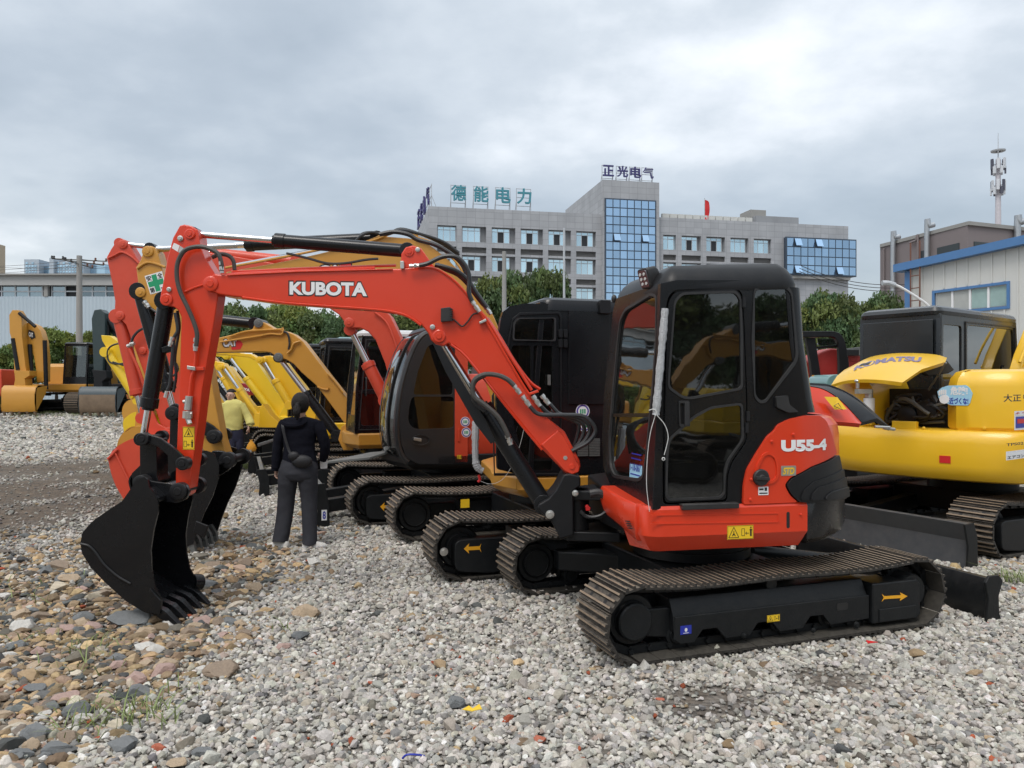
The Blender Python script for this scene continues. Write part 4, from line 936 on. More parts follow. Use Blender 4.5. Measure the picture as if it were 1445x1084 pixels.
class TSurf:
    """any flat plane: origin, horizontal axis a, up axis b; outward normal faces the camera"""
    def __init__(s, o, a, b=(0, 0, 1)):
        s.o = Vector(o); s.a = Vector(a).normalized(); s.b = Vector(b).normalized(); s.n = s.a.cross(s.b).normalized()
        if s.n.dot(Vector((0, 0, CAMZ))-s.o) < 0: s.n = -s.n
        s.p = [0, 0]
    def at(s, t, d, z): return s.o+s.a*t+s.b*z+s.n*d
    def hit(s, u, v):
        r = Vector(((u-722.5)/FPX, 1, -(v-HOR)/FPX)); c = Vector((0, 0, CAMZ)); k = (s.o-c).dot(s.n)/r.dot(s.n); q = c+r*k-s.o
        return q.dot(s.a), q.dot(s.b)/s.b.dot(s.b)
    def poly(s, pts, cr=None): return [s.hit(*(cr(*p) if cr else p)) for p in pts]
def pp(mb, Y, pts, th, cr=None, mi=0):
    """outline traced on the plane y=Y, given thickness th away from the camera"""
    P_ = [W(*(cr(*p) if cr else p), Y) for p in pts]; return mb.prism(P_, (0, th, 0), mi)
def poly_r(pts, r): return rounded(pts, r)

def track_path(hl, R, n, sag=.03, pts_out=True):
    """n equally spaced stations (x, z, slope angle) round a track loop; wheel centres at +-hl, belt radius R, axle height R"""
    P_ = []
    for i in range(201): P_.append((-hl+2*hl*i/200, -0.0))          # bottom, forward
    for i in range(1, 81): a = -math.pi/2+math.pi*i/80; P_.append((hl+R*math.cos(a), R+R*math.sin(a)))
    for i in range(1, 201): t = i/200; P_.append((hl-2*hl*t, 2*R-sag*math.sin(math.pi*t)-sag*.35*math.sin(3*math.pi*t)))
    for i in range(1, 81): a = math.pi/2+math.pi*i/80; P_.append((-hl+R*math.cos(a), R+R*math.sin(a)))
    L = [0]
    for a, b in zip(P_, P_[1:]): L.append(L[-1]+math.hypot(b[0]-a[0], b[1]-a[1]))
    tot = L[-1]; res = []; j = 0
    for i in range(n):
        d = (i+.37)*tot/n
        while L[j+1] < d: j += 1
        f = (d-L[j])/(L[j+1]-L[j]); a, b = P_[j], P_[j+1]
        res.append((a[0]+(b[0]-a[0])*f, a[1]+(b[1]-a[1])*f, math.atan2(b[1]-a[1], b[0]-a[0])))
    return res, tot/n
_shoe = {}
def shoe_mesh(pitch, wid, detail):
    key = (round(pitch, 3), round(wid, 3), detail)
    if key in _shoe: return _shoe[key]
    q = pitch*.5*.97; r = pitch*.075; h = pitch*.19
    prof = [(-q, -.006), (q, -.006), (q, .008), (q*.72+r, .008), (q*.72+r*.6, h), (q*.72-r*.6, h), (q*.72-r, .008), (r, .008), (r*.6, h), (-r*.6, h), (-r, .008), (-q*.72+r, .008), (-q*.72+r*.6, h), (-q*.72-r*.6, h), (-q*.72-r, .008), (-q, .014)]
    n = len(prof); V = [Vector((x, -wid/2, z)) for x, z in prof]+[Vector((x, wid/2, z)) for x, z in prof]
    F = [tuple(range(n)), tuple(range(2*n-1, n-1, -1))]; Mi = [0, 0]
    for i in range(n):
        j = (i+1) % n; F.append((i, n+i, n+j, j)); Mi.append(1 if i in (4, 8, 12) else (2 if i == 0 else 0))
    if detail:
        for yy in (-.09*wid/.4, .09*wid/.4):
            for xx in (-q*.36, q*.36):
                b = len(V); V += [Vector((xx-r*1.1, yy-.016, .0095)), Vector((xx+r*1.1, yy-.016, .0095)), Vector((xx+r*1.1, yy+.016, .0095)), Vector((xx-r*1.1, yy+.016, .0095))]; F.append((b, b+1, b+2, b+3)); Mi.append(3)
    me = bpy.data.meshes.new('track_shoe'); me.from_pydata(V, [], F)
    for m in (GUNM, SHOE_TOP, SHOE_UNDER, INK): me.materials.append(m)
    me.polygons.foreach_set('material_index', Mi); finish(me, False)
    _shoe[key] = me; return me
def build_track(root, F, yc, wid, hl, R, n, z0=.012, detail=False, disc=True, sproc=1, mats=BLKU, chain=True, frame_pts=None, out=-1):
    """one crawler: shoes, chain, idler, sprocket, rollers, frame. F frame: x along the machine, yc centre line, out: sign of the outer side"""
    path, pitch = track_path(hl, R, n); Rz = R+.03; z0 = z0+.028*(pitch/.135)
    me = shoe_mesh(pitch, wid, detail)
    for (x, z, a) in path:
        t = Vector((math.cos(a), 0, math.sin(a))); o_ = Vector((math.sin(a), 0, -math.cos(a)))
        M = Matrix((( t.x, 0, o_.x, x), (0, 1, 0, yc), (t.z, 0, o_.z, z+z0), (0, 0, 0, 1)))
        yv = o_.cross(t); M = Matrix(((t.x, yv.x, o_.x, x), (t.y, yv.y, o_.y, yc), (t.z, yv.z, o_.z, z+z0), (0, 0, 0, 1)))
        M = M @ Matrix.Rotation(random.gauss(0, .012), 4, 'Y')
        inst('track_shoe', me, F.M() @ M, root)
    mb = MB()
    for (x, z, a) in path:
        t = Vector((math.cos(a), 0, math.sin(a))); i_ = Vector((-math.sin(a), 0, math.cos(a)))
        for yy in (-.055, .055):
            c = Vector((x, yc+yy, z+z0))+i_*.032; hx = pitch*.46
            P8 = [c+t*sx*hx+i_*sz*.022+Vector((0, sy*.013, 0)) for sx in (-1, 1) for sy in (-1, 1) for sz in (-1, 1)]
            mb.add([F.P(*p) for p in P8], [(0, 1, 3, 2), (4, 6, 7, 5), (0, 4, 5, 1), (2, 3, 7, 6), (0, 2, 6, 4), (1, 5, 7, 3)])
        c = Vector((x, yc, z+z0))+i_*.034+t*pitch*.5
        mb.cyl(F.P(*(c-Vector((0, .085, 0)))), F.P(*(c+Vector((0, .085, 0)))), .016, n=7)
    o = obj('track_chain', mb, BLKU, root, kind='stuff')
    zc = R+z0
    def disc_(x, r, w_, y0, prof=None):
        c0 = F.P(x, yc-w_/2, zc); mb = MB(); mb.lathe(c0, F.y, prof or [(0, r*.1), (0, r*.62), (-.006, r*.64), (.0, r*.70), (.012, r*.74), (.012, r*.92), (.03, r), (w_-.03, r), (w_-.012, r*.92), (w_, r*.6), (w_, .02)], n=32); return mb
    idl = obj('idler_wheel', disc_(-hl*sproc, R-.055, wid*.42, 0), mats, root)
    mb = MB(); xs_ = hl*sproc; rr_ = R-.05; pts = []
    for i in range(42): a = 2*math.pi*i/42; q = rr_*(1.0 if i % 2 else .86); pts.append(F.P(xs_+q*math.cos(a), yc-.03, zc+q*math.sin(a)))
    mb.prism(pts, F.y*.06); mb.lathe(F.P(xs_, yc-wid*.35, zc), F.y, [(0, .03), (0, R*.5), (.02, R*.55), (wid*.55, R*.55), (wid*.55, .05)], n=24); obj('sprocket', mb, mats, root)
    for i in range(5):
        x = -hl*.72+i*hl*1.44/4; mb = MB(); mb.lathe(F.P(x, yc-wid*.26, z0+.095), F.y, [(0, .02), (0, .045), (.015, .05), (.02, .066), (wid*.18, .066), (wid*.2, .05), (wid*.32, .05), (wid*.34, .066), (wid*.5, .066), (wid*.505, .045), (wid*.52, .02)], n=16); obj('track_roller', mb, mats, root)
    mb = MB(); mb.lathe(F.P(-hl*.05, yc-wid*.2, 2*R+z0-.085), F.y, [(0, .02), (0, .04), (.02, .045), (wid*.4, .045), (wid*.4, .02)], n=12); obj('carrier_roller', mb, mats, root)
    return pitch
def track_frame(root, F, yc, wid, x0, x1, zt, zb, out=-1, scallop=True, m=BLKU, cover=True):
    """welded side frame: vertical outer face, sloped shoulder, scalloped lower edge"""
    yo = yc+out*wid*.36; yi = yc-out*wid*.3
    zs = zb+(zt-zb)*.62; bot = []
    n = 4; L = x1-x0
    pts = [(x0, zb+.02), (x0+.05, zb-.01)]
    if scallop:
        for i in range(3):
            a = x0+.10+L*.27*i; pts += [(a+.04, zb-.01), (a+.10, zb+.06), (a+.20, zb+.06), (a+.26, zb-.01)]
    pts += [(x1, zb)]
    mb = MB(); up = [(x1, zs), (x0+.01, zs)]
    poly = pts+up; mb.prism([F.P(x, yo, z) for x, z in poly], F.y*(-out*.012))
    mb.prism([F.P(x0+.005, y, z) for y, z in ((yo-out*.013, zs-.004), (yo-out*wid*.16, zt), (yi, zt), (yi, zb+.06), (yo-out*.013, zb+.06))], F.x*(x1-x0-.01))
    return obj('track_frame', mb, m, root, bevel=.008)
def cylinder(root, A, B, rb, rr, split=.55, m=BLK, name='hydraulic_cylinder', eye=.0, rod_first=True):
    """A rod eye, B barrel eye (world); split = share of the length that is rod"""
    A, B = Vector(A), Vector(B); d = B-A; mid = A+d*split; dn = d.normalized()
    mb = MB(); mb.cyl(mid, B, rb, n=20); mb.cyl(mid-dn*.012, mid+dn*.06, rb*1.13, n=20); mb.cyl(mid-dn*.03, mid-dn*.008, rb*.75, n=20)
    y_ = Vector((0, 1, 0)); mb.cyl(B-y_*rb*1.1, B+y_*rb*1.1, rb*1.15, n=16)
    o = obj(name, mb, m, root, bevel=.004, ang=40)
    mb = MB(); mb.cyl(A, mid, rr, n=16); obj('rod', mb, CHR, o)
    mb = MB(); mb.cyl(A-y_*rb*.9, A+y_*rb*.9, rr*1.9, n=16); obj('rod_eye', mb, m, o, bevel=.004)
    return o
def pin(root, P, Ya, Yb, r, m, name='pin', rim=True):
    """pin boss across the boom: a stepped disc on each side"""
    mb = MB(); c = Vector((P.x, Ya, P.z)); L = Yb-Ya
    e = [(-.016, r*.1), (-.016, r*.42), (-.009, r*.5), (-.009, r*.86), (-.005, r)]
    if name == 'linkage_pin': mb.lathe(c, (0, 1, 0), [(a-.01, b) for a, b in e]+[(.05, r), (.05, r*.5), (L-.05, r*.5), (L-.05, r), (L, r), (L+.006, r*.8), (L+.006, .005)], n=24)
    else: mb.lathe(c, (0, 1, 0), e+[(L+.01, r), (L+.014, r*.5), (L+.014, .005)], n=24)
    return obj(name, mb, m, root, ang=30)
def bolt(root, P, d, r=.012, m=ZINC, name='grease_bolt'):
    mb = MB(); mb.lathe(P, d, [(0, r), (.006, r), (.008, r*.6), (.014, r*.55), (.014, .001)], n=12); return obj(name, mb, m, root)
def plate_sticker(root, S, pts, d, mats, name='sticker', cr=None):
    mb = MB(); panel(mb, S, S.poly(pts, cr), (), d+.0015, d+.0003); return obj(name, mb, mats, root, smooth=False)
def warn_sticker(root, S, x0, x1, z0, z1, d, vert=False):
    """yellow safety plate: triangle with figure, and keep-away pictogram"""
    s = MB(); panel(s, S, [(x0, z0), (x1, z0), (x1, z1), (x0, z1)], (), d+.0015, d+.0003); o = obj('warning_sticker', s, GOLD, root, smooth=False)
    q = MB(); L = d+.0024
    def Q(a, b): return S.at(x0+(x1-x0)*a, L, z0+(z1-z0)*b)
    def strip(pts, w_):
        for (a, b) in zip(pts, pts[1:]):
            A_, B_ = Q(*a), Q(*b); t = (B_-A_).normalized(); n = t.cross(S.at(x0, 1, z0)-S.at(x0, 0, z0)).normalized()*w_; q.add([A_-n, A_+n, B_+n, B_-n], [(0, 1, 2, 3)])
    ww = min(x1-x0, z1-z0)*.022
    boxes = [(0, .5, 1, 1), (0, 0, 1, .5)] if vert else [(0, 0, .5, 1), (.5, 0, 1, 1)]
    a0, b0, a1, b1 = boxes[0]; m_ = lambda x, y: (a0+(a1-a0)*x, b0+(b1-b0)*y)
    strip([m_(.12, .14), m_(.88, .14), m_(.5, .88), m_(.12, .14)], ww); strip([m_(.38, .24), m_(.5, .45), m_(.62, .24)], ww*1.3); strip([m_(.5, .3), m_(.5, .62)], ww*1.3)
    a0, b0, a1, b1 = boxes[1]; m_ = lambda x, y: (a0+(a1-a0)*x, b0+(b1-b0)*y)
    strip([m_(.1, .25), m_(.32, .25), m_(.32, .75), m_(.1, .75), m_(.1, .25)], ww*.8); strip([m_(.4, .42), m_(.66, .42)], ww); strip([m_(.48, .52), m_(.4, .42), m_(.48, .32)], ww)
    strip([m_(.8, .2), m_(.8, .72)], ww*3); strip([m_(.8, .76), m_(.8, .88)], ww*2.2); strip([m_(.7, .66), m_(.9, .66)], ww*1.6)
    strip([(0.02, .03), (.98, .03), (.98, .97), (.02, .97), (.02, .03)], ww*.5)
    obj('pictogram', q, INK, o, smooth=False); return o
def arrow(root, S, pA, pB, hw, d, name='travel_arrow'):
    a = Vector((*S.hit(*pA), 0)); b = Vector((*S.hit(*pB), 0)); t = (b-a); L = t.length; t.normalize(); n = Vector((-t.y, t.x, 0))
    pts = [(0, .9), (.10, .35), (.74, .35), (.70, 1), (1, 0), (.70, -1), (.74, -.35), (.10, -.35), (0, -.9), (.08, 0)]
    P_ = [a+t*L*x+n*hw*y for x, y in pts]; mb = MB(); panel(mb, S, [(p.x, p.y) for p in P_], (), d+.0015, d+.0003); return obj(name, mb, ORP, root, smooth=False)
def fitting(mb, a, b, r):
    a, b = Vector(a), Vector(b); d = b-a; mb.cyl(a, a+d*.3, r*1.25, n=8); mb.cyl(a+d*.3, a+d*.45, r*.9, n=8); mb.cyl(a+d*.45, a+d*.75, r*1.35, n=6); mb.cyl(a+d*.75, b, r*1.1, n=8)
def bucket(root, near, far_dy, prof, Y, m, teeth, mt=None, cr=c2, side_r=0, name='bucket', lip=True, n_t=5, tooth_L=.17, tw=.04, wear=None):
    """near: side plate outline (photo px, on plane y=Y); prof: the outer wrapper part of it, from top lip to cutting edge"""
    b = MB(); P_ = [W(*(cr(*p) if cr else p), Y) for p in near]; b.prism(P_, (0, .018, 0)); off = Vector((0, far_dy-.018, 0)); b.prism([p+off for p in P_], (0, .018, 0))
    w_ = [W(*(cr(*p) if cr else p), Y) for p in prof]; w_ = catmull(w_, 5)
    c = sum(P_, Vector())/len(P_); inn = []
    for i, p in enumerate(w_):
        t = (w_[min(i+1, len(w_)-1)]-w_[max(0, i-1)]).normalized(); n = Vector((t.z, 0, -t.x))
        if n.dot(c-p) < 0: n = -n
        inn.append(p+n*.016)
    ring = [[a+Vector((0, .017, 0)), k+Vector((0, .017, 0)), k+Vector((0, far_dy-.017, 0)), a+Vector((0, far_dy-.017, 0))] for a, k in zip(w_, inn)]
    b.loft(ring); o = obj(name, b, m, root, ang=40)
    a, d = Vector(teeth[0]), Vector(teeth[1]); L = tooth_L; up = Vector((-d.z, 0, d.x)); up = up if up.z > 0 else -up
    for i in range(n_t):
        y = .035+(far_dy-.07)*i/(n_t-1); q = MB(); p = a+Vector((0, y, 0)); yv = Vector((0, 1, 0))
        def ring_(t, h, ww, sh=0): return [p+d*t+up*(h/2+sh)+yv*ww, p+d*t+up*(h/2+sh)-yv*ww, p+d*t-up*(h/2-sh)-yv*ww, p+d*t-up*(h/2-sh)+yv*ww]
        q.loft([ring_(-.09, .030, tw*.62), ring_(-.02, .055, tw*.62), ring_(.0, .062, tw*.72), ring_(.03, .055, tw*.66), ring_(L*.7, .026, tw*.6), ring_(L, .006, tw*.55)])
        obj('tooth', q, mt or m, o, bevel=.003)
    return o
CX, CY = 1.31, 5.64
UFR = Fr((CX, CY, 0), R_(19.5)); UP = Fr((CX, CY, 0), R_(191.5))
ex = thing('excavator', 'orange red mini excavator with black cab and white lettered boom, nearest in the yard', 'excavator', (CX, CY, 0), R_(191.5))
HL, RT = 1.037, .212
UTR = Fr(UFR.P(.095, 0, 0), R_(19.5))
for yc in (-.775, .775): build_track(ex, UTR, yc, .40, HL, RT, 41, detail=True, out=-1 if yc < 0 else 1)
TS = Surf(UFR, [(-1.5, -.92), (1.5, -.92)])      # plane of the near frame's outer face
def ux(u, v=870): return TS.hit(u, v)[0]-1.5
track_frame(ex, UFR, -.775, .40, ux(951), ux(1227), .355, .105, -1)
track_frame(ex, UFR, .775, .40, -.62, .62, .35, .085, 1)
for s_ in (-1, 1):
    mb = MB(); xa, xb = ux(1229), ux(1297)
    yo = s_*.935; mb.prism([UFR.P(x, yo, z) for x, z in ((xa, .07), (xb-.03, .07), (xb, .10), (xb, .30), (xb-.03, .335), (xa, .335))], UFR.y*(-s_*.2)); o = obj('motor_cover', mb, BLKU, ex, bevel=.012)
    mb = MB(); mb.prism([UFR.P(x, yo+s_*.008, z) for x, z in ((xa+.05, .08), (xb-.05, .08), (xb-.05, .165), (xa+.05, .165))], UFR.y*(-s_*.02)); obj('cover_plate', mb, BLKU, o, bevel=.004)
    mb = MB(); mb.lathe(UTR.P(-HL, s_*.90, RT+.035), UFR.y*(-s_), [(0, .01), (0, .10), (.008, .11), (.10, .11)], n=36); obj('idler_cap', mb, BLKU, ex, ang=30)
    mb = MB(); mb.prism([UFR.P(x, s_*.86, z) for x, z in ((-.9, .15), (-.62, .11), (-.62, .30), (-.9, .31))], UFR.y*(-s_*.05)); obj('idler_yoke', mb, BLKU, ex, bevel=.01)
MC = TS2 = Surf(UFR, [(-1.5, -.9354), (1.5, -.9354)])
arrow(ex, TS2, c7(1008, 312), c7(1087, 307), .028, .001)
def rect_px(S, u0, v0, u1, v1): a = S.hit(u0, v1); b = S.hit(u1, v0); return a[0], b[0], a[1], b[1]
x0, x1, z0, z1 = rect_px(TS, *c7(657, 362), *c7(696, 388)); warn_sticker(ex, TS, x0, x1, z0, z1, .0)
x0, x1, z0, z1 = rect_px(TS, *c7(391, 395), *c7(425, 426)); mb = MB(); panel(mb, TS, [(x0, z0), (x1, z0), (x1, z1), (x0, z1)], (), .0015, .0003); o = obj('emblem_sticker', mb, BLUEP, ex, smooth=False)
mb = MB(); w_, h_ = x1-x0, z1-z0
for pts in ([(.5, .25), (.62, .4), (.62, .62), (.5, .75), (.38, .62), (.38, .4)], [(.25, .12), (.75, .12), (.75, .18), (.25, .18)]):
    mb.add([TS.at(x0+a*w_, .0026, z0+b*h_) for a, b in pts], [tuple(range(len(pts)))])
obj('emblem', mb, WHT, o, smooth=False)
for (a, b, c_, d_) in ((871, 326, 905, 352),):
    x0, x1, z0, z1 = rect_px(TS, *c7(a, b), *c7(c_, d_)); mb = MB(); panel(mb, TS, rrect(x0, x1, z0, z1, .012), (), .001, -.002); obj('slot', mb, INK, ex, smooth=False)
for a, b, r_ in ((585, 428, .016), (798, 412, .016), (930, 395, .022)):
    s_, z_ = TS.hit(*c7(a, b)); bolt(ex, TS.at(s_, 0, z_), -UFR.y, r_, BLKU, 'roller_bolt')
mb = MB(); mb.prism([UFR.P(x, y, .22) for x, y in ((-.42, -.62), (.42, -.62), (.42, .62), (-.42, .62))], (0, 0, .19)); obj('car_body', mb, BLKU, ex, bevel=.02)
for s_ in (-1, 1):
    for t_ in (-1, 1):
        mb = MB(); mb.prism([UFR.P(x*t_, y*s_, .20) for x, y in ((.3, .25), (.8, .60), (.8, .70), (.45, .70), (.1, .5))], (0, 0, .15)); obj('cross_arm', mb, BLKU, ex, bevel=.015)
mb = MB(); mb.lathe(UFR.P(0, 0, .42), (0, 0, 1), [(0, .1), (0, .42), (.06, .42), (.06, .40), (.20, .40), (.20, .1)], n=40); obj('slew_ring', mb, BLKM, ex)
bx_ = 1.80; mb = MB(); prof = [(bx_-.02, -.04), (bx_+.05, -.05), (bx_+.035, .03), (bx_+.0, .12), (bx_+.01, .22), (bx_+.05, .285), (bx_-.0, .285), (bx_-.045, .2), (bx_-.05, .08)]
mb.prism([UFR.P(x, -.95, z) for x, z in prof], UFR.y*1.9); o = obj('blade', mb, BLKU, ex, bevel=.006)
for y_ in (-.975, .955):
    mb = MB(); mb.prism([UFR.P(x, y_, z) for x, z in ((bx_-.07, .0), (bx_+.02, -.06), (bx_+.10, -.06), (bx_+.055, .05), (bx_+.05, .17), (bx_+.09, .27), (bx_+.05, .315), (bx_-.04, .315), (bx_-.075, .27), (bx_-.05, .16))], UFR.y*.022); obj('side_plate', mb, BLKU, o, bevel=.006)
for y_ in (-.48, .30):
    mb = MB(); mb.prism([UFR.P(x, y_, z) for x, z in ((.40, .22), (1.2, .10), (1.77, .05), (1.77, .19), (1.3, .22), (.40, .36))], UFR.y*.13); obj('blade_arm', mb, BLKU, ex, bevel=.015)
cylinder(ex, UFR.P(1.72, -.05, .2), UFR.P(.45, -.05, .40), .045, .025, .35, BLKU, 'blade_cylinder')

def ring(pts, z, ins=0.0, zf=None):
    n = len(pts); cx_ = sum(p[0] for p in pts)/n; cy_ = sum(p[1] for p in pts)/n; o_ = []
    for i, (x, y) in enumerate(pts):
        a = Vector(pts[i-1]); b = Vector(pts[(i+1) % n]); p = Vector((x, y)); t = (b-a).normalized(); nrm = Vector((-t.y, t.x))
        if nrm.dot(Vector((cx_, cy_))-p) < 0: nrm = -nrm
        q = p+nrm*ins; o_.append(UP.P(q.x, q.y, z+(zf(q.x, q.y) if zf else 0)))
    return o_
def arc(cx_, cy_, r, a0, a1, n): return [(cx_+r*math.cos(R_(a0+(a1-a0)*i/n)), cy_+r*math.sin(R_(a0+(a1-a0)*i/n))) for i in range(n+1)]
SK = [(-.342, .95), (.60, .95)]+arc(.60, .82, .13, 90, 20, 5)[1:]
sk1 = SK+[(.735, .60), (-.342, .60)]
mb = MB(); mb.loft([ring(sk1, .625, .07), ring(sk1, .66, .045), ring(sk1, .725, 0), ring(sk1, .885, 0), ring(sk1, .905, .012)]); obj('side_skirt', mb, RED, ex, bevel=.006, ang=30)
fsk = [(.745, .835), (.775, .72), (.795, .56), (.79, .30), (.55, .30), (.60, .835)]
zf_ = lambda x, y: .10*(1-min(1, max(0, (y-.45)/.4)))
mb = MB(); mb.loft([ring(fsk, .66, .05, zf_), ring(fsk, .70, .02, zf_), ring(fsk, .76, 0, zf_), ring(fsk, .885, 0, lambda x, y: .5*zf_(x, y)), ring(fsk, .905, .012, lambda x, y: .5*zf_(x, y))]); fk = obj('front_skirt', mb, RED, ex, bevel=.005, ang=30)
FS = Surf(UP, [(.795, .56), (.775, .72)])
for i in range(4):
    a = FS.hit(*c6(214+3*i, 925+8*i)); mb = MB(); panel(mb, FS, [(a[0]-.022, a[1]-.006), (a[0]+.022, a[1]-.002), (a[0]+.022, a[1]+.004), (a[0]-.022, a[1])], (), .012, 0); obj('vent_slot', mb, INK, fk, smooth=False)
NS = Surf(UP, [(1.2, .95), (-.7, .95)])
x0, x1, z0, z1 = rect_px(NS, *c6(557, 938), *c6(648, 990)); warn_sticker(ex, NS, x0, x1, z0, z1, 0)
a = NS.hit(*c6(769, 893)); b = NS.hit(*c6(769, 950)); mb = MB(); panel(mb, NS, rrect(a[0]-.011, a[0]+.011, b[1], a[1], .01), (), .001, -.004); obj('slot', mb, INK, ex, smooth=False)
mb = MB()
for P1, P2 in (((290, 905), (735, 898)), ((290, 935), (735, 928))):
    a = NS.hit(*c6(*P1)); b = NS.hit(*c6(*P2)); panel(mb, NS, [(a[0], a[1]-.003), (b[0], b[1]-.003), (b[0], b[1]+.003), (a[0], a[1]+.003)], (), .004, -.002)
a = NS.hit(*c6(735, 899)); b = NS.hit(*c6(735, 928)); panel(mb, NS, [(a[0]-.003, b[1]), (a[0]+.003, b[1]), (a[0]+.003, a[1]), (a[0]-.003, a[1])], (), .004, -.002)
obj('pressed_rib', mb, RED, ex)
for a_, b_ in ((812, 902), (812, 885)):
    s_, z_ = NS.hit(*c6(a_, b_)); bolt(ex, NS.at(s_, 0, z_), -UP.y*-1, .008, RED, 'bolt'); break
BPTS = [(.9, .95), (.5, .95), (.1, .95), (-.2, .95), (-.34, .945), (-.52, .885), (-.70, .76), (-.86, .58), (-.97, .34), (-1.02, .05), (-.99, -.25), (-.9, -.5), (-.72, -.74), (-.5, -.9)]
BS = Surf(UP, BPTS, smooth=8)
tail = [(BPTS[i]) for i in range(4, 14)]
tp = [Vector((a, b, 0)) for a, b in tail]; tp = [(q.x, q.y) for q in catmull(tp, 4)]
cwp = [p for p in tp]+[(-.30, -.80), (-.30, .88)]
mb = MB(); mb.loft([ring(cwp, .635, .06), ring(cwp, .67, .018), ring(cwp, .72, 0), ring(cwp, .90, 0), ring(cwp, .93, .02), ring(cwp, 1.02, .03)]); obj('counterweight', mb, BLK, ex, ang=30)
mb = MB(); cp = [(q[0]*.965, q[1]*.965) for q in tp]+[(-.26, -.80), (-.26, .90)]
mb.loft([ring(cp, .93, 0), ring(cp, 1.30, .0), ring(cp, 1.37, .012), ring(cp, 1.415, .05), ring(cp, 1.435, .12), ring(cp, 1.44, .25)]); obj('engine_hood', mb, RED, ex, ang=30)
cov = [(613, 868), (616, 800), (628, 745), (660, 690), (700, 628), (722, 612), (735, 590), (775, 570), (830, 558), (880, 558), (904, 578), (920, 620), (940, 690), (850, 735), (775, 775), (757, 800), (775, 835), (805, 860)]
mb = MB(); panel(mb, BS, rounded(BS.poly(cov, c6), .02), (), .0, -.05, step=.05); obj('side_cover', mb, RED, ex, bevel=.008, ang=30)
blkp = [(760, 800), (778, 778), (850, 738), (942, 694), (950, 735), (958, 790), (966, 846), (905, 856), (842, 862), (805, 858), (778, 832)]
mb = MB(); panel(mb, BS, rounded(BS.poly(blkp, c6), .02), (), .012, -.05, step=.05); o = obj('corner_guard', mb, BLKM, ex, bevel=.006, ang=30)
for k, pl in enumerate(([(806, 850), (818, 815), (850, 788), (905, 768), (952, 742), (957, 790), (962, 838), (905, 850)], [(835, 850), (842, 828), (862, 806), (910, 790), (955, 770), (961, 838)], [(880, 850), (885, 834), (903, 820), (930, 812), (958, 803), (961, 838)])):
    mb = MB(); panel(mb, BS, rounded(BS.poly(pl, c6), .015), (), .022+.010*k, .0, step=.05); obj('rib_step', mb, BLKM, o, bevel=.004, ang=30)
def lett(S, s, px0, px1, cr, d, m, root, name, bold=.02, black=None, shear=0, w_adj=1):
    """px0 = lower left, px1 = upper right of the word in the photo"""
    a = S.hit(*cr(*px0)); b = S.hit(*cr(*px1)); w_, h_ = b[0]-a[0], b[1]-a[1]
    if black:
        mb = MB(); e = black*h_; add_text(mb, s, lambda x, y, l: S.at(a[0]-e+x, d, a[1]-e+y), w_+2*e, h_+2*e, bold=bold+black*.62, shear=shear); obj(name+'_outline', mb, INK, root, smooth=False)
    mb = MB(); add_text(mb, s, lambda x, y, l: S.at(a[0]+x, d+.0012, a[1]+y), w_, h_, bold=bold, shear=shear); return obj(name, mb, m, root, smooth=False)
lett(BS, 'U55-4', (744, 684), (901, 638), c6, .002, WHT, ex, 'lettering', bold=.06)
a = BS.hit(*c6(744, 768)); b = BS.hit(*c6(796, 732)); mb = MB(); panel(mb, BS, rrect(a[0], b[0], a[1], b[1], .006), (), .0025, .0); o = obj('badge', mb, ZINC, ex, smooth=False)
lett(BS, 'STD', (750, 763), (790, 738), c6, .003, GOLD, o, 'lettering', bold=.03, shear=.2)
a = BS.hit(*c6(665, 835)); b = BS.hit(*c6(700, 805)); mb = MB(); panel(mb, BS, [(a[0], a[1]), (b[0], a[1]), (b[0], b[1]), (a[0], b[1])], (), .0025, .0); o = obj('fuel_sticker', mb, WHT, ex, smooth=False)
mb = MB(); w_, h_ = b[0]-a[0], b[1]-a[1]; mb.add([BS.at(a[0]+w_*x, .0035, a[1]+h_*y) for x, y in ((.62, .5), (.85, .5), (.85, .9), (.62, .9))], [(0, 1, 2, 3)]); mb.add([BS.at(a[0]+w_*x, .0035, a[1]+h_*y) for x, y in ((.08, .6), (.5, .6), (.5, .8), (.08, .8))], [(0, 1, 2, 3)]); mb.add([BS.at(a[0]+w_*x, .0035, a[1]+h_*y) for x, y in ((.08, .15), (.9, .15), (.9, .3), (.08, .3))], [(0, 1, 2, 3)]); obj('print', mb, INK, o, smooth=False)
rec = [(650, 785), (655, 735), (680, 690), (700, 682), (725, 695), (738, 735), (735, 775), (715, 795), (672, 798)]
pr = rounded(BS.poly(rec, c6), .03, 4); pin_ = scale2(pr, .018)
mb = MB(); panel(mb, BS, pr, [pin_], .009, -.002); o = obj('filler_recess', mb, RED, ex, bevel=.004)
s_, z_ = BS.hit(*c6(672, 773)); mb = MB(); nrm = (BS.at(s_, 1, z_)-BS.at(s_, 0, z_)); mb.lathe(BS.at(s_, .0, z_), nrm, [(0, .052), (.018, .052), (.024, .046), (.024, .018), (.036, .016), (.036, .001)], n=24); mb.prism([BS.at(s_+x, .024, z_+y) for x, y in ((-.045, -.010), (.045, -.018), (.045, .002), (-.045, .010))], nrm*.014); obj('fuel_cap', mb, RUB, o, bevel=.003)
for a_, b_ in ((711, 648), (786, 624), (640, 780), (637, 850)):
    s_, z_ = BS.hit(*c6(a_, b_)); bolt(ex, BS.at(s_, 0, z_), BS.at(s_, 1, z_)-BS.at(s_, 0, z_), .010, RED, 'cover_bolt')
mb = MB(); s_, z_ = BS.hit(*c6(780, 628)); 
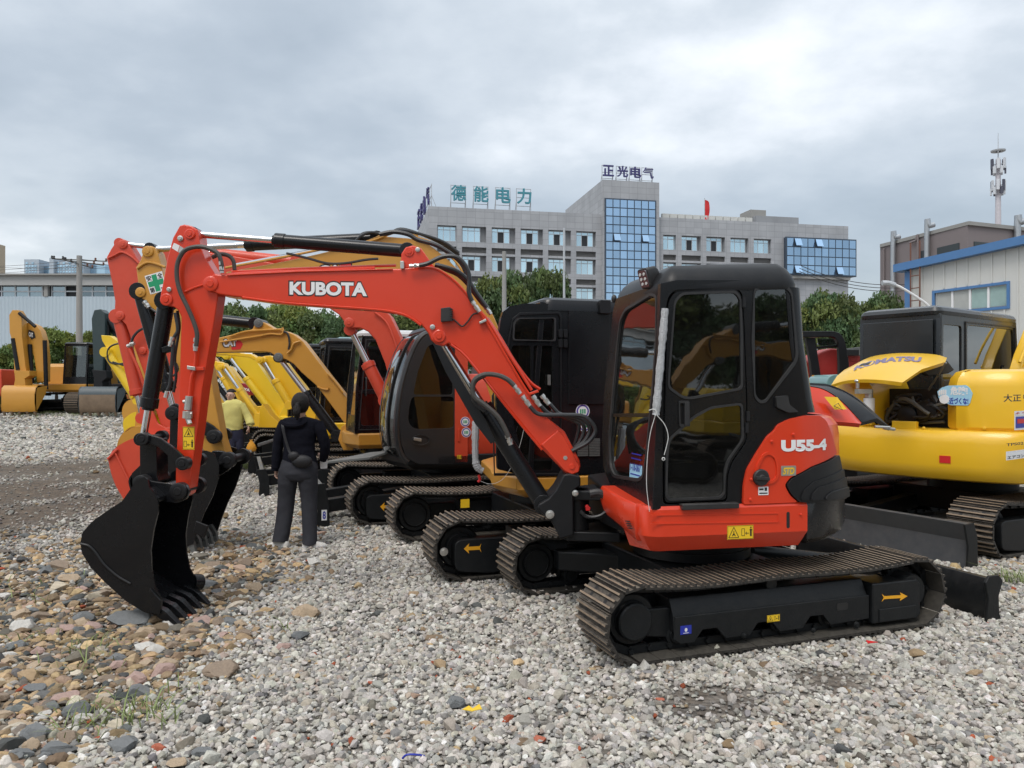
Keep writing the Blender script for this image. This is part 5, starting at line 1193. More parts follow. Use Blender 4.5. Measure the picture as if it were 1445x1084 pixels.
mb = MB(); mb.prism([UP.P(x, y, .66) for x, y in ((.66, .80), (.72, .1), (.62, -.55), (.2, -.86), (-.35, -.86), (-.35, .80))], (0, 0, .27)); obj('floor_frame', mb, BLKM, ex, bevel=.02)
mb = MB(); mb.loft([ring([(.40, -.08), (.45, -.35), (.35, -.80), (-.4, -.86), (-.4, -.06)], z, i_) for z, i_ in ((.80, 0), (1.28, 0), (1.36, .03), (1.38, .12))]); obj('tank_cover', mb, RED, ex, bevel=.01)

cab = MB(); ys_, yf_ = .93, -.03
CS = Surf(UP, [(1.2, ys_), (-.8, ys_)])
door_o = [(343, 200), (350, 150), (372, 122), (585, 112), (610, 132), (618, 250), (628, 520), (625, 650), (575, 722), (560, 765), (558, 858), (334, 868), (333, 600)]
quart = [(650, 120), (680, 106), (762, 110), (781, 130), (800, 340), (795, 372), (690, 510), (670, 512), (652, 492), (645, 300)]
side_o = [(326, 98), (385, 86), (600, 86), (768, 96), (786, 118), (800, 300), (815, 400), (830, 500), (841, 545), (832, 556), (775, 568), (735, 588), (722, 610), (700, 628), (660, 688), (630, 743), (615, 800), (612, 868), (562, 872), (300, 886), (305, 700), (318, 400)]
sp = CS.poly(side_o, c6); dh = CS.poly(door_o, c6); qh = CS.poly(quart, c6)
mb = MB(); panel(mb, CS, sp, [rounded(dh, .03), rounded(qh, .03)], 0, -.045); cf = obj('cab_side_frame', mb, BLK, ex, bevel=.006)
def ins(p, d): return scale2(p, d)
up_g = [(372, 160), (398, 132), (585, 126), (603, 150), (608, 300), (608, 466), (430, 500), (400, 497), (350, 462), (353, 400)]
lo_g = [(344, 690), (352, 640), (440, 560), (500, 528), (608, 515), (612, 640), (560, 715), (548, 760), (546, 830), (530, 846), (352, 852), (342, 838)]
door_in = [(348, 205), (355, 158), (376, 128), (583, 118), (604, 137), (613, 250), (622, 520), (620, 646), (570, 718), (554, 765), (552, 850), (340, 861), (339, 600)]
mb = MB(); panel(mb, CS, rounded(CS.poly(door_in, c6), .025), [rounded(CS.poly(up_g, c6), .035), rounded(CS.poly(lo_g, c6), .03)], .006, -.035); door = obj('door', mb, BLK, ex, bevel=.005)
mb = MB(); panel(mb, CS, rounded(CS.poly(up_g, c6), .03), (), .0, -.006); obj('window_pane', mb, GLD, door)
mb = MB(); panel(mb, CS, rounded(CS.poly(lo_g, c6), .03), (), .0, -.006); obj('window_pane', mb, GLD, door)
for g_ in (up_g, lo_g):
    o_ = rounded(CS.poly(g_, c6), .03, 4); mb = MB(); panel(mb, CS, scale2(o_, -.004), [scale2(o_, .012)], .010, -.002); obj('rubber_gasket', mb, RUB, door)
mb = MB(); panel(mb, CS, rounded(qh, .03), (), -.004, -.01); obj('quarter_window', mb, GLD, ex)
o_ = rounded(qh, .03, 4); mb = MB(); panel(mb, CS, scale2(o_, -.008), [scale2(o_, .012)], .006, -.004); obj('rubber_gasket', mb, RUB, ex)
hd = CS.poly([(388, 512), (420, 512), (422, 590), (390, 592)], c6); mb = MB(); panel(mb, CS, rounded(scale2(hd, -.01), .01), [rounded(scale2(hd, .006), .008)], .018, .004); panel(mb, CS, [(hd[0][0]+.03, hd[3][1]), (hd[1][0], hd[2][1]), (hd[1][0], hd[1][1]), (hd[0][0]+.03, hd[0][1])], (), .024, .006); obj('handle', mb, RUB, door, bevel=.003)
hd = CS.poly([(722, 492), (762, 488), (768, 520), (800, 545), (765, 548), (724, 530)], c6); mb = MB(); panel(mb, CS, rounded(hd, .01), (), .022, -.01); obj('rear_latch', mb, RUB, ex, bevel=.005)
for a_, b_ in ((612, 165), (626, 560), (622, 600)):
    s_, z_ = CS.hit(*c6(a_, b_)); mb = MB(); mb.cyl(CS.at(s_, .012, z_-.03), CS.at(s_, .012, z_+.03), .012, n=8); obj('hinge', mb, BLKM, door)
a = CS.hit(*c6(412, 870)); b = CS.hit(*c6(560, 866)); mb = MB(); panel(mb, CS, [(a[0]-.04, a[1]-.022), (b[0]+.05, a[1]-.022), (b[0]+.05, a[1]+.012), (a[0]-.04, a[1]+.012)], (), .05, -.01); obj('door_step', mb, RUB, ex, bevel=.005)
def side_x(u, v):            # x in UP frame of a traced px on the near plane
    s_, z_ = CS.hit(u, v); return 1.2-s_, z_
edge = [side_x(*c6(x, y)) for x, y in ((786, 112), (800, 300), (815, 400), (830, 500), (841, 548))]
rings = []
for x, z in edge:
    r_ = .13; rings.append([UP.P(x+.02, ys_-.001, z)]+[UP.P(x+.0-r_*math.sin(t)*.75, ys_-r_*(1-math.cos(t)), z) for t in [R_(90*i/8) for i in range(9)]]+[UP.P(x-.75*r_, -.03+r_, z)]+[UP.P(x-r_*math.sin(t)*.75, yf_+r_*(1-math.cos(t)), z) for t in [R_(90-90*i/8) for i in range(9)]]+[UP.P(x+.02, yf_+.001, z)])
mb = MB(); n_ = len(rings[0]); mb.loft(rings, caps=False, close=False)
inner = [[p+UP.x*.03 for p in r] for r in rings]; mb.loft(inner, caps=False, close=False); obj('cab_rear_wall', mb, BLK, ex, recalc=False)
FSf = Surf(UP, [(1.2, yf_), (-.8, yf_)])
def to_far(pl): return [(1.2-(1.2-s_), z_) for s_, z_ in pl]
mb = MB(); sq = [(p[0], p[1]) for p in sp]
def pr_far(poly, holes, d0, d1, mb):
    class S2:  # the same (s, z) outline on the far wall
        p = [0, 0]
        @staticmethod
        def at(t, d, z): return UP.P(1.2-t, yf_+d, z)
    panel(mb, S2, poly, holes, d0, d1)
fo = [(1.2-.62, .93), (1.2+.25, .93), (1.2+.24, 2.2), (1.2-.52, 2.2)]; fh = rounded([(1.2-.56, 1.15), (1.2+.18, 1.15), (1.2+.17, 2.08), (1.2-.46, 2.08)], .06)
pr_far(fo, [fh], 0, .04, mb); obj('cab_far_frame', mb, BLK, ex, bevel=.006)
mb = MB(); pr_far(fh, (), .018, .024, mb); obj('far_window', mb, GLS, ex)
pf0 = UP.P(.665, ys_-.01, 1.0); pf1 = UP.P(.70, yf_, 1.0)
ptop = UP.P(.585, ys_-.01, 2.25)
FF = TSurf(pf0, pf1-pf0, ptop-pf0)
fr_o = [(326, 98), (300, 104), (172, 150), (160, 200), (148, 320), (130, 480), (123, 640), (128, 740), (152, 800), (166, 846), (300, 886), (308, 700), (319, 400)]
fr_g = [(186, 225), (204, 188), (296, 132), (313, 142), (312, 300), (300, 470), (291, 560), (280, 680), (268, 770), (252, 784), (164, 770), (150, 735), (148, 640), (160, 480), (175, 320)]
fo_ = FF.poly(fr_o, c6); fg_ = rounded(FF.poly(fr_g, c6), .04)
mb = MB(); panel(mb, FF, fo_, [fg_], .004, -.05); obj('front_frame', mb, BLK, ex, bevel=.006)
mb = MB(); panel(mb, FF, fg_, (), -.010, -.016); fw = obj('windscreen', mb, GLF, ex)
mb = MB(); panel(mb, FF, scale2(fg_, -.008), [scale2(fg_, .014)], .008, -.008); obj('rubber_gasket', mb, RUB, fw)
a = FF.hit(*c6(150, 556)); b = FF.hit(*c6(292, 556)); mb = MB(); panel(mb, FF, [(a[0], a[1]-.012), (b[0], b[1]-.012), (b[0], b[1]+.012), (a[0], a[1]+.012)], (), -.001, -.03); obj('window_bar', mb, BLK, fw)
st = FF.poly([(216, 725), (257, 733), (255, 785), (214, 776)], c6); mb = MB(); panel(mb, FF, st, (), -.006, -.009); sk_ = obj('number_sticker', mb, LBLUE, fw, smooth=False)
mb = MB(); sx = [p[0] for p in st]; sz_ = [p[1] for p in st]; add_text(mb, '1-18-067', lambda x, y, l: FF.at(max(sx)-.012-x*1 if FF.at(1, 0, 0).x < FF.at(0, 0, 0).x else min(sx)+.012+x, -.0045, min(sz_)+.055+y), (max(sx)-min(sx))-.03, .05, bold=.02); obj('lettering', mb, BLUEP, sk_, smooth=False)
for kz in (.03, .13, .16):
    mb = MB(); mb.add([FF.at(x, -.0048, min(sz_)+kz+y) for x, y in ((min(sx)+.02, 0), (max(sx)-.02, 0), (max(sx)-.02, .008), (min(sx)+.02, .008))], [(0, 1, 2, 3)]); obj('print', mb, BLUEP, sk_, smooth=False)
rp = arc(.50, .82, .10, 0, 90, 5)+arc(-.18, .80, .14, 90, 180, 6)+arc(-.18, .12, .14, 180, 270, 6)+arc(.48, .08, .11, 270, 360, 5)
fz_ = lambda x, y: -.045*max(0, (x-.1)/.5)**1.5
mb = MB(); mb.loft([ring(rp, 2.225, 0, fz_), ring(rp, 2.262, -.006, fz_), ring(rp, 2.315, .012, fz_), ring(rp, 2.36, .045, fz_), ring(rp, 2.395, .095, fz_), *[[p.lerp(UP.P(.15,.45,p.z), k_)+Vector((0,0,d__)) for p in ring(rp, 2.395, .095, fz_)] for k_, d__ in ((.25,.018),(.5,.030),(.8,.036))]]); obj('roof', mb, BLKM, ex, ang=50)
lc = W(*c6(290, 76), 4.86); LT = thing('x', 'x', 'x') if False else None
mb = MB(); f = Fr(lc, R_(205)); tl_ = Matrix.Rotation(R_(18), 4, 'Y')
def tb_(a, b, c): v = tl_ @ Vector((a, b, c)); return f.P(v.x, v.y, v.z)
mb.loft([[tb_(x, y*k, z*k) for y, z in rrect(-.055, .055, -.065, .065, .02)] for x, k in ((-.05, .6), (-.02, .95), (.04, 1), (.05, .97))]); lamp = obj('work_lamp', mb, RUB, ex, bevel=.004)
mb = MB(); mb.loft([[tb_(x, y*k, z*k) for y, z in rrect(-.045, .045, -.055, .055, .015)] for x, k in ((.048, 1), (.056, .96))]); lens = obj('lens', mb, mat('lamp_reflector', (.16, .16, .17), .15, metal=.6), lamp)
for y_ in (-.02, .02):
    for z_ in (-.03, 0, .03):
        mb = MB(); mb.lathe(tb_(.056, y_, z_), f.x, [(0, .012), (.003, .011), (.004, .002)], n=10); obj('diode', mb, mat('lamp_diode', (.5, .5, .48), .2), lamp)
mb = MB(); mb.tube([lc+Vector((.0, .02, -.03)), lc+Vector((.06, .06, -.07)), lc+Vector((.10, .12, -.06))], .012, n=6); obj('lamp_bracket', mb, RUB, lamp)
mb = MB(); mb.tube([lc+Vector((.1, .1, -.03)), W(*c6(350, 80), 4.8), W(*c6(385, 72), 4.85)], .006, n=5); obj('lamp_cable', mb, RUB, ex)
mb = MB(); mb.ell(W(*c6(164, 152), 5.45), (.02, .02, .03), 10, 6); obj('mirror_stub', mb, RUB, ex)
yb = 4.57; mb = MB(); pts = [W(*c6(x, y), yb) for x, y in ((341, 186), (335, 260), (328, 340), (320, 430), (313, 510), (309, 556))]
mb.tube(pts, [.020, .022, .019, .022, .020, .023, .020], n=9, smooth=5, rib=.14); obj('wrapped_grab_bar', mb, mat('bubble_wrap', (.42, .43, .44), .3, var=.4, vscale=70, bump=.8, bscale=120), ex)
STR = mat('white_string', (.6, .6, .58), .7)
mb = MB(); mb.tube([W(*c6(x, y), yb-.01) for x, y in ((308, 555), (290, 620), (280, 700), (277, 800), (287, 892))], .0022, n=5); mb.tube([W(*c6(x, y), yb-.02) for x, y in ((312, 556), (340, 590), (352, 630), (345, 670), (338, 695))], .0025, n=5); mb.lathe(W(*c6(336, 709), yb-.02), (0, 1, 0), [(0, .006), (.002, .011), (.004, .006)], n=10, caps=False); mb.tube([W(*c6(x, y), yb-.02) for x, y in ((285, 540), (300, 536), (312, 545), (306, 560))], .003, n=5); obj('string', mb, STR, ex)
def seat_in(root, F, x, y, z, m=SEAT):
    mb = MB(); mb.loft([[F.P(x+a, y+b, z+h) for a, b in rrect(-.24*k, .24*k, -.24*k, .24*k, .08)] for h, k in ((0, .9), (.04, 1), (.11, 1), (.14, .92))]); s_ = obj('seat', mb, m, root)
    mb = MB(); mb.loft([[F.P(x-.22-h*.18-d_, y+b*k, z+.1+h) for b, d_ in ((-.22, 0), (-.20, .05), (0, .07), (.20, .05), (.22, 0), (.2, -.06), (0, -.05), (-.2, -.06))] for h, k in ((0, .9), (.1, 1), (.45, .95), (.62, .7), (.66, .5))]); obj('backrest', mb, m, s_)
    for s2 in (-1, 1):
        mb = MB(); mb.box((x, y+s2*.32, z+.1), (.5, .12, .28), F); obj('console', mb, INT, root, bevel=.02)
        mb = MB(); mb.tube([F.P(x+.2, y+s2*.32, z+.22), F.P(x+.22, y+s2*.31, z+.42)], .014, n=8, smooth=0); mb.ell((x+.225, y+s2*.31, z+.45), (.026, .026, .05), 8, 6, F); obj('control_lever', mb, RUB, root)
seat_in(ex, UP, .05, .45, 1.18)
mb = MB(); mb.box((.15, .45, 1.0), (.85, .82, .14), UP); obj('cab_floor', mb, INT, ex)
mb = MB(); mb.box((-.2, .45, 1.25), (.2, .84, .6), UP); obj('rear_shelf', mb, INT, ex, bevel=.02)
for y_ in (.33, .57):
    mb = MB(); mb.tube([UP.P(.45, y_, 1.07), UP.P(.46, y_, 1.4), UP.P(.42, y_, 1.62)], .011, n=7); mb.ell((.42, y_, 1.64), (.02, .02, .04), 8, 6, UP); obj('travel_lever', mb, RUB, ex)

YB = 5.45
def prg(name, Y, pts, th, m, cr=None, bevel=.01, parent=ex, label=None):
    mb = MB(); pp(mb, Y, pts, th, cr); return obj(name, mb, m, parent, bevel=bevel, label=label)
post = [(232, 290), (268, 285), (330, 300), (332, 360), (300, 380), (290, 400), (292, 650), (210, 672), (188, 625), (152, 560), (95, 515), (78, 488), (84, 465), (140, 432), (185, 380), (212, 330)]
prg('swing_post', 5.30, post, .34, BLKM, cz4, .02)
mb = MB(); c_ = W(*cz4(310, 560), 5.47); mb.cyl((c_.x, c_.y, Z(cz4(0, 640)[1], 5.47)-.02), (c_.x, c_.y, Z(cz4(0, 375)[1], 5.47)), .085, n=24); obj('swing_pivot', mb, BLKM, ex, bevel=.006)
def lug(v0, v1, name, w0=.20):
    mb = MB(); z0, z1 = Z(v1, 5.47), Z(v0, 5.47); a = Vector((c_.x-.02, c_.y, 0)); b = UP.P(.55, -.1, 0)
    mb.prism([(a.x-.06, a.y-.11, z0), (a.x-.1, a.y, z0), (a.x-.06, a.y+.11, z0), (b.x, b.y+.22, z0), (b.x, b.y-.30, z0)], (0, 0, z1-z0)); obj(name, mb, BLKM, ex, bevel=.01)
lug(cz4(0, 375)[1], cz4(0, 430)[1], 'upper_lug'); lug(cz4(0, 610)[1], cz4(0, 665)[1], 'lower_lug')
mb = MB(); mb.tube([W(*cz4(x, y), 5.15) for x, y in ((385, 405), (430, 398), (470, 412), (500, 440), (535, 470), (560, 490))], .028, n=10); obj('grab_handle', mb, RUB, ex)
bolt(ex, W(*cz4(299, 400), 5.29), (0, -1, 0), .022, ZINC); bolt(ex, W(*cz4(150, 525), 5.29), (0, -1, 0), .03, ZINC)
for k in range(6):
    mb = MB(); mb.tube([W(*cz4(x, y), 5.3+.05*k) for x, y in ((330, 505+k*7), (370, 540-k*3), (440, 535+k*4), (500, 500+k*8), (560, 505))], .012, n=6); obj('hose', mb, HOSE, ex)
prg('red_valve', 5.35, [(358, 478), (372, 468), (390, 488), (385, 505), (362, 505)], .05, REDP, cz4, .004)

boom_px = [c3(*p) for p in ((410, 345), (445, 352), (600, 343), (900, 330), (1200, 322), (1420, 318))]+[(565, 379), (590, 376), (613.5, 378), (633, 388), (650, 403), (667, 424), (690, 459), (716, 503), (742, 547), (770, 588), (797, 609), (818, 650), (819.5, 660), (813, 669), (803, 671), (795, 665), (765, 634), (730, 592), (692, 545), (656, 502), (642, 489), (633, 484.5), (626, 489), (616, 487), (608, 480), (604, 470), (594, 458), (578, 447.5), (560, 441.5), (530, 436.5), (460, 431.5), (400, 427)]+[c3(*p) for p in ((700, 501), (570, 482), (470, 470), (430, 462), (385, 440), (358, 420), (352, 395), (365, 372), (390, 362))]
mb = MB(); pp(mb, 5.34, boom_px, .22); boom = obj('boom', mb, RED, ex, bevel=.012, seg=3)
mb = MB(); pp(mb, 5.325, [c3(*p) for p in ((480, 350), (900, 329), (1420, 317), (1420, 324), (900, 337), (480, 358))], .25); obj('top_flange', mb, RED, ex, bevel=.003)
mb = MB(); P_ = [W(u, v, 5.336) for u, v in ((342, 420), (400, 427.5), (460, 432), (530, 437), (562, 442), (579, 448.5), (594, 459))]; mb.tube(P_, .009, n=6); P_ = [W(u, v, 5.336) for u, v in ((636, 486), (657, 503), (692, 546), (730, 593), (765, 635))]; mb.tube(P_, .009, n=6)
P_ = [W(u, v, 5.336) for u, v in ((590, 377), (613, 379), (632, 389), (649, 404), (666, 425), (689, 460), (715, 504), (741, 548), (769, 589))]; mb.tube(P_, .009, n=6); obj('weld_bead', mb, RED, ex)
prg('cylinder_bracket', 5.36, [(565, 379), (566, 358), (572, 349), (582, 346), (594, 350), (606, 367), (615, 379)], .18, RED)
pin(ex, W(577.5, 355.5, 5.36), 5.36, 5.54, .034, RED, 'pin_boss')
bolt(ex, W(589.5, 352.5, 5.355), (0, -1, 0), .017)
pin(ex, W(*c3(388, 403), 5.33), 5.335, 5.565, .052, RED, 'pin_boss'); pin(ex, W(*c4(455, 498), 5.33), 5.335, 5.565, .045, RED, 'pin_boss'); pin(ex, W(*c4(990, 1023), 5.33), 5.335, 5.6, .042, RED, 'pin_boss')
bolt(ex, W(*c4(429, 461), 5.335), (0, -1, 0), .018); bolt(ex, W(*c4(963, 987), 5.335), (0, -1, 0), .026)
fp = [(865, 935), (935, 875), (962, 905), (1005, 990), (1022, 1020), (1018, 1045), (990, 1056), (960, 1040)]
prg('foot_doubler', 5.325, fp, .25, RED, c4, .008)
BPn = TSurf((0, 5.34, 0), (1, 0, 0))
def word(S, s, q, cr, d, root, m=WHT, bold=.03, outline=.10, shear=0, name='lettering'):
    """q: lower left, lower right, upper right, upper left corners in the photo"""
    P4 = [Vector((*S.hit(*cr(*k)), 0)) for k in q]; n = S.n if hasattr(S, 'n') and isinstance(S.n, Vector) else None
    def mp_(x, y, dd):
        p = (P4[0]*(1-x)+P4[1]*x)*(1-y)+(P4[3]*(1-x)+P4[2]*x)*y; return S.at(p.x, dd, p.y)
    if outline:
        e = outline; mb = MB(); h_ = (P4[3]-P4[0]).length; w_ = (P4[1]-P4[0]).length; ex_, ey_ = e*h_/w_, e
        add_text(mb, s, lambda x, y, l: mp_(x*(1+2*ex_)-ex_, y*(1+2*ey_)-ey_, d), 1, 1, bold=bold+e*.42, shear=shear); obj(name+'_outline', mb, INK, root, smooth=False)
    mb = MB(); add_text(mb, s, lambda x, y, l: mp_(x, y, d+.0015), 1, 1, bold=bold, shear=shear); return obj(name, mb, m, root, smooth=False)
word(BPn, 'KUBOTA', ((838, 466), (1277, 475), (1277, 397), (838, 391)), c3, .001, boom, bold=.045, outline=.10)
q = MB(); pp(q, 5.29, [(462, 385), (500, 380), (506, 400), (504, 436), (462, 440)], .05, c4); wl = obj('boom_lamp', q, RUB, ex, bevel=.004)
for k in range(6):
    q = MB(); pp(q, 5.28, [(498, 384+k*9), (509, 387+k*9), (509, 391+k*9), (498, 390+k*9)], .05, c4); obj('cooling_fin', q, RUB, wl)
q = MB(); q.tube([W(*c4(x, y), 5.325) for x, y in ((504, 425), (525, 440), (548, 458), (570, 440), (590, 412), (612, 404))], .006, n=6); obj('lamp_cable', q, RUB, ex)
def line(pts, r, m, dy=0, Y=5.32, cr=c4, name='steel_line', n=7, smooth=5):
    q = MB(); q.tube([W(*(cr(*p) if cr else p), Y)+Vector((0, dy, 0)) for p in pts], r, n=n, smooth=smooth); return obj(name, q, m, ex)
line([(604, 380), (640, 440), (700, 540), (770, 660), (800, 720)], .011, RED, Y=5.36); line([(618, 395), (655, 440), (720, 545), (790, 655), (828, 715)], .011, RED, Y=5.34)
line([(650, 425), (700, 500), (760, 600), (820, 680), (862, 712)], .011, RED, Y=5.42); line([(480, 352), (560, 346), (700, 340), (900, 331), (1100, 322), (1320, 314)], .010, RED, cr=c3, Y=5.37); line([(510, 336), (700, 328), (900, 318), (1200, 308), (1440, 300)], .010, RED, cr=c3, Y=5.5)
for a_, b_, w_ in ((632, 436, 16), (838, 722, 22)):
    q = MB(); pp(q, 5.30, [(a_-w_, b_+4), (a_+w_*.7, b_-9), (a_+w_*.9, b_+1), (a_-w_*.8, b_+13)], .06, c4); obj('line_clamp', q, ZINC if w_ < 20 else RED, ex, bevel=.003)
q = MB(); pp(q, 5.31, [(298, 195), (313, 195), (314, 226), (299, 226)], .05, c4); obj('line_clamp', q, ZINC, ex, bevel=.003)
for k, (dx, Yh) in enumerate(((0, 5.30), (1, 5.38), (2, 5.45), (3, 5.52), (4, 5.58))):
    q = MB()
    P_ = [(375, 213), (410, 205), (470, 178), (525, 180), (562, 215), (577, 262), (575, 320), (590, 362)] if k == 0 else [(435+4*k, 212-k), (480, 216+k*4), (530, 232+k*6), (572, 265+k*8), (600, 310+k*6), (628, 352+k*4), (645+k*3, 380+k*3)] if k < 4 else [(215, 88), (270, 78), (330, 88), (370, 110), (440, 130), (500, 165), (545, 205), (568, 255)]
    q.tube([W(*c4(*p), Yh) for p in P_], .016, n=8, smooth=5); obj('hose', q, HOSE, ex)
q = MB(); fitting(q, W(*c4(336, 216), 5.3), W(*c4(376, 213), 5.3), .012); fitting(q, W(*c4(588, 358), 5.3), W(*c4(618, 400), 5.3), .013); fitting(q, W(*c4(640, 378), 5.4), W(*c4(664, 410), 5.4), .013); obj('hose_fitting', q, ZINC, ex)
for k, (st, Yh) in enumerate((((820, 780), 5.28), ((862, 778), 5.34), ((898, 768), 5.40), ((905, 800), 5.46))):
    o1 = (1040-10*k, 822+8*k); q = MB(); P_ = [st, (st[0]+40, 812), (960, 815+3*k), o1, (1084-22*k, 872), (1060-18*k, 920), (1010-5*k, 950), (990, 960)]
    q.tube([W(*c4(*p), Yh) for p in P_], .015, n=8, smooth=6); obj('hose', q, HOSE, ex)
q = MB()
for a_, b_ in (((790, 738), (822, 782)), ((832, 738), (862, 780)), ((868, 735), (898, 772)), ((755, 695), (782, 730))): fitting(q, W(*c4(*a_), 5.29), W(*c4(*b_), 5.29), .014)
obj('hose_fitting', q, ZINC, ex)
line([(758, 697), (730, 672), (690, 655), (640, 652), (600, 672), (590, 710), (600, 745), (640, 775), (690, 820), (720, 870), (735, 905)], .017, SPIRAL, cr=c4, Y=5.24, name='spiral_hose', n=8, smooth=9)
line([(640, 655), (608, 672), (592, 700), (596, 760), (640, 800)], .016, HOSE, cr=c4, Y=5.30, name='hose')
q = MB(); fitting(q, W(*c4(730, 895), 5.25), W(*c4(745, 935), 5.25), .016); obj('hose_fitting', q, ZINC, ex)
A_, B_ = W(*c4(458, 505), 5.42), W(*cz4(112, 462), 5.42); cylinder(ex, A_, B_, .062, .030, .42, BLK, 'lift_cylinder')
prg('cylinder_guard', 5.30, [(430, 528), (462, 536), (560, 700), (640, 830), (682, 918), (664, 932), (600, 850), (480, 640)], .012, BLKM, c4, .002)
A_, B_ = W(*c3(300, 122), 5.45), W(*c4(330, 155), 5.45); cylinder(ex, A_, B_, .047, .024, .385, BLK, 'arm_cylinder')
line([(820, 232), (870, 242), (950, 262), (1050, 288), (1150, 288), (1270, 268), (1340, 262)], .009, HOSE, cr=c3, Y=5.40, name='hose')
arm_px = [c1(*p) for p in ((858, 62), (880, 56), (915, 64), (945, 82), (950, 108), (955, 150), (978, 215), (1024, 288), (1045, 340), (1042, 400), (1024, 520), (996, 680), (968, 840))]+[(279, 603), (272, 653), (267, 690), (264, 699), (258, 703), (252, 700), (247.5, 690), (247.5, 670), (250.5, 600)]+[c1(*p) for p in ((855, 860), (862, 640), (866, 500), (852, 468), (830, 452), (800, 447), (772, 436), (763, 412), (768, 385), (785, 300), (800, 215), (826, 120))]
mb = MB(); pp(mb, 5.375, arm_px, .15); arm = obj('arm', mb, RED, ex, bevel=.010, seg=3)
mb = MB(); P_ = [W(*c1(*p), 5.37) for p in ((868, 500), (872, 455), (880, 300), (900, 230), (950, 190), (990, 200))]; mb.tube([W(*c1(*p), 5.372) for p in ((885, 380), (925, 362), (975, 345))], .008, n=6); obj('weld_bead', mb, RED, ex)
pin(ex, W(*c1(905, 102), 5.36), 5.37, 5.53, .036, RED, 'pin_boss'); pin(ex, W(*c1(793, 416), 5.36), 5.37, 5.53, .043, RED, 'pin_boss')
bolt(ex, W(*c1(863, 124), 5.37), (0, -1, 0), .020); bolt(ex, W(*c1(809, 368), 5.37), (0, -1, 0), .017)
AS = TSurf((0, 5.375, 0), (1, 0, 0))
st = AS.poly([(822, 170), (832, 145), (860, 158), (850, 188)], c1); mb = MB(); panel(mb, AS, st, (), .0015, .0003); obj('data_sticker', mb, WHT, ex, smooth=False)
st = AS.poly([(852, 190), (862, 160), (885, 175), (876, 196)], c1); mb = MB(); panel(mb, AS, st, (), .0015, .0003); obj('data_plate', mb, ZINC, ex, smooth=False)
st = AS.poly([(502, 238), (552, 243), (562, 135), (506, 130)], c2); xs_ = [p[0] for p in st]; zs_ = [p[1] for p in st]; warn_sticker(ex, AS, (st[0][0]+st[3][0])/2, (st[1][0]+st[2][0])/2, st[0][1], st[2][1], 0, vert=True)
line([(1060, 280), (1058, 240), (1040, 195), (985, 168), (930, 165), (880, 185), (850, 240), (846, 310), (862, 380), (895, 450), (925, 520), (942, 580), (938, 640)], .016, SPIRAL, cr=c1, Y=5.33, name='spiral_hose', n=8, smooth=10)
line([(1015, 215), (1050, 200), (1090, 205), (1115, 230), (1122, 275)], .015, SPIRAL, cr=c1, Y=5.52, name='spiral_hose', n=8, smooth=9)
line([(938, 655), (935, 690), (930, 740), (915, 790), (908, 860), (904, 880)], .011, RED, cr=c1, Y=5.35)
q = MB(); fitting(q, W(*c1(938, 600), 5.34), W(*c1(934, 662), 5.34), .014); fitting(q, W(*c1(1056, 235), 5.33), W(*c1(1062, 290), 5.33), .013); obj('hose_fitting', q, ZINC, ex)
q = MB(); pp(q, 5.33, [(893, 732), (932, 738), (932, 756), (894, 750)], .045, c1); o = obj('line_clamp', q, ZINC, ex, bevel=.003); q = MB(); pp(q, 5.35, [(932, 738), (972, 738), (974, 755), (932, 756)], .03, c1); obj('clamp_tab', q, RED, ex, bevel=.003)
q = MB(); q.cyl(W(*c1(905, 878), 5.34), W(*c1(898, 945), 5.34), .026, n=12); q.cyl(W(*c1(898, 950), 5.34), W(*c1(896, 985), 5.34), .034, n=10); q.cyl(W(*c1(876, 905), 5.34), W(*c1(912, 900), 5.34), .014, n=8); q.cyl(W(*c1(896, 980), 5.34), W(*c1(908, 1012), 5.33), .018, n=8); q.cyl(W(*c1(880, 965), 5.33), W(*c1(920, 962), 5.33), .012, n=8); obj('shutoff_valve', q, ZINC, ex, bevel=.002)
A_, B_ = W(*c2(325, 190), 5.45), W(*c1(797, 424), 5.45); cylinder(ex, A_, B_, .056, .024, .24, BLK, 'bucket_cylinder')
line([(838, 480), (850, 560), (832, 600), (826, 660), (820, 740), (812, 820), (800, 850)], .013, HOSE, cr=c1, Y=5.38, name='hose'); line([(848, 470), (858, 540), (850, 600), (836, 700), (842, 780), (830, 860)], .010, HOSE, cr=c1, Y=5.44, name='hose')
q = MB(); fitting(q, W(*c1(826, 596), 5.37), W(*c1(812, 640), 5.37), .013); q.cyl(W(*c1(800, 855), 5.40), W(*c1(792, 885), 5.40), .016, n=8); obj('hose_fitting', q, ZINC, ex)
prg('port_block', 5.39, [(770, 645), (815, 632), (820, 660), (775, 672)], .07, BLK, c1, .005)
for Yl in (5.30, 5.555):
    prg('side_link', Yl, rounded([(300, 192), (312, 168), (340, 166), (400, 185), (470, 235), (528, 290), (532, 318), (510, 332), (482, 322), (440, 270), (390, 225), (340, 208), (312, 214)], 6), .03, BLK, c2, .006)
mb = MB(); pp(mb, 5.36, rounded([(308, 205), (385, 190), (388, 360), (395, 385), (375, 400), (310, 392)], 8), .18, c2); obj('bucket_link', mb, BLK, ex, bevel=.012)
for p_, r_, a_, b_ in (((325, 190), .043, 5.29, 5.60), ((505, 300), .046, 5.29, 5.60), ((318, 388), .055, 5.27, 5.60), ((485, 425), .058, 5.27, 5.62)):
    pin(ex, W(*c2(*p_), a_), a_, b_, r_, BLKM, 'linkage_pin')
near = [(230, 470), (262, 425), (292, 380), (330, 362), (345, 372), (352, 408), (378, 440), (392, 470), (392, 520), (372, 600), (359, 690), (363, 780), (378, 860), (408, 915), (405, 975), (395, 985), (330, 970), (245, 918), (150, 832), (90, 770), (50, 705), (42, 660), (52, 612), (80, 578), (110, 550)]
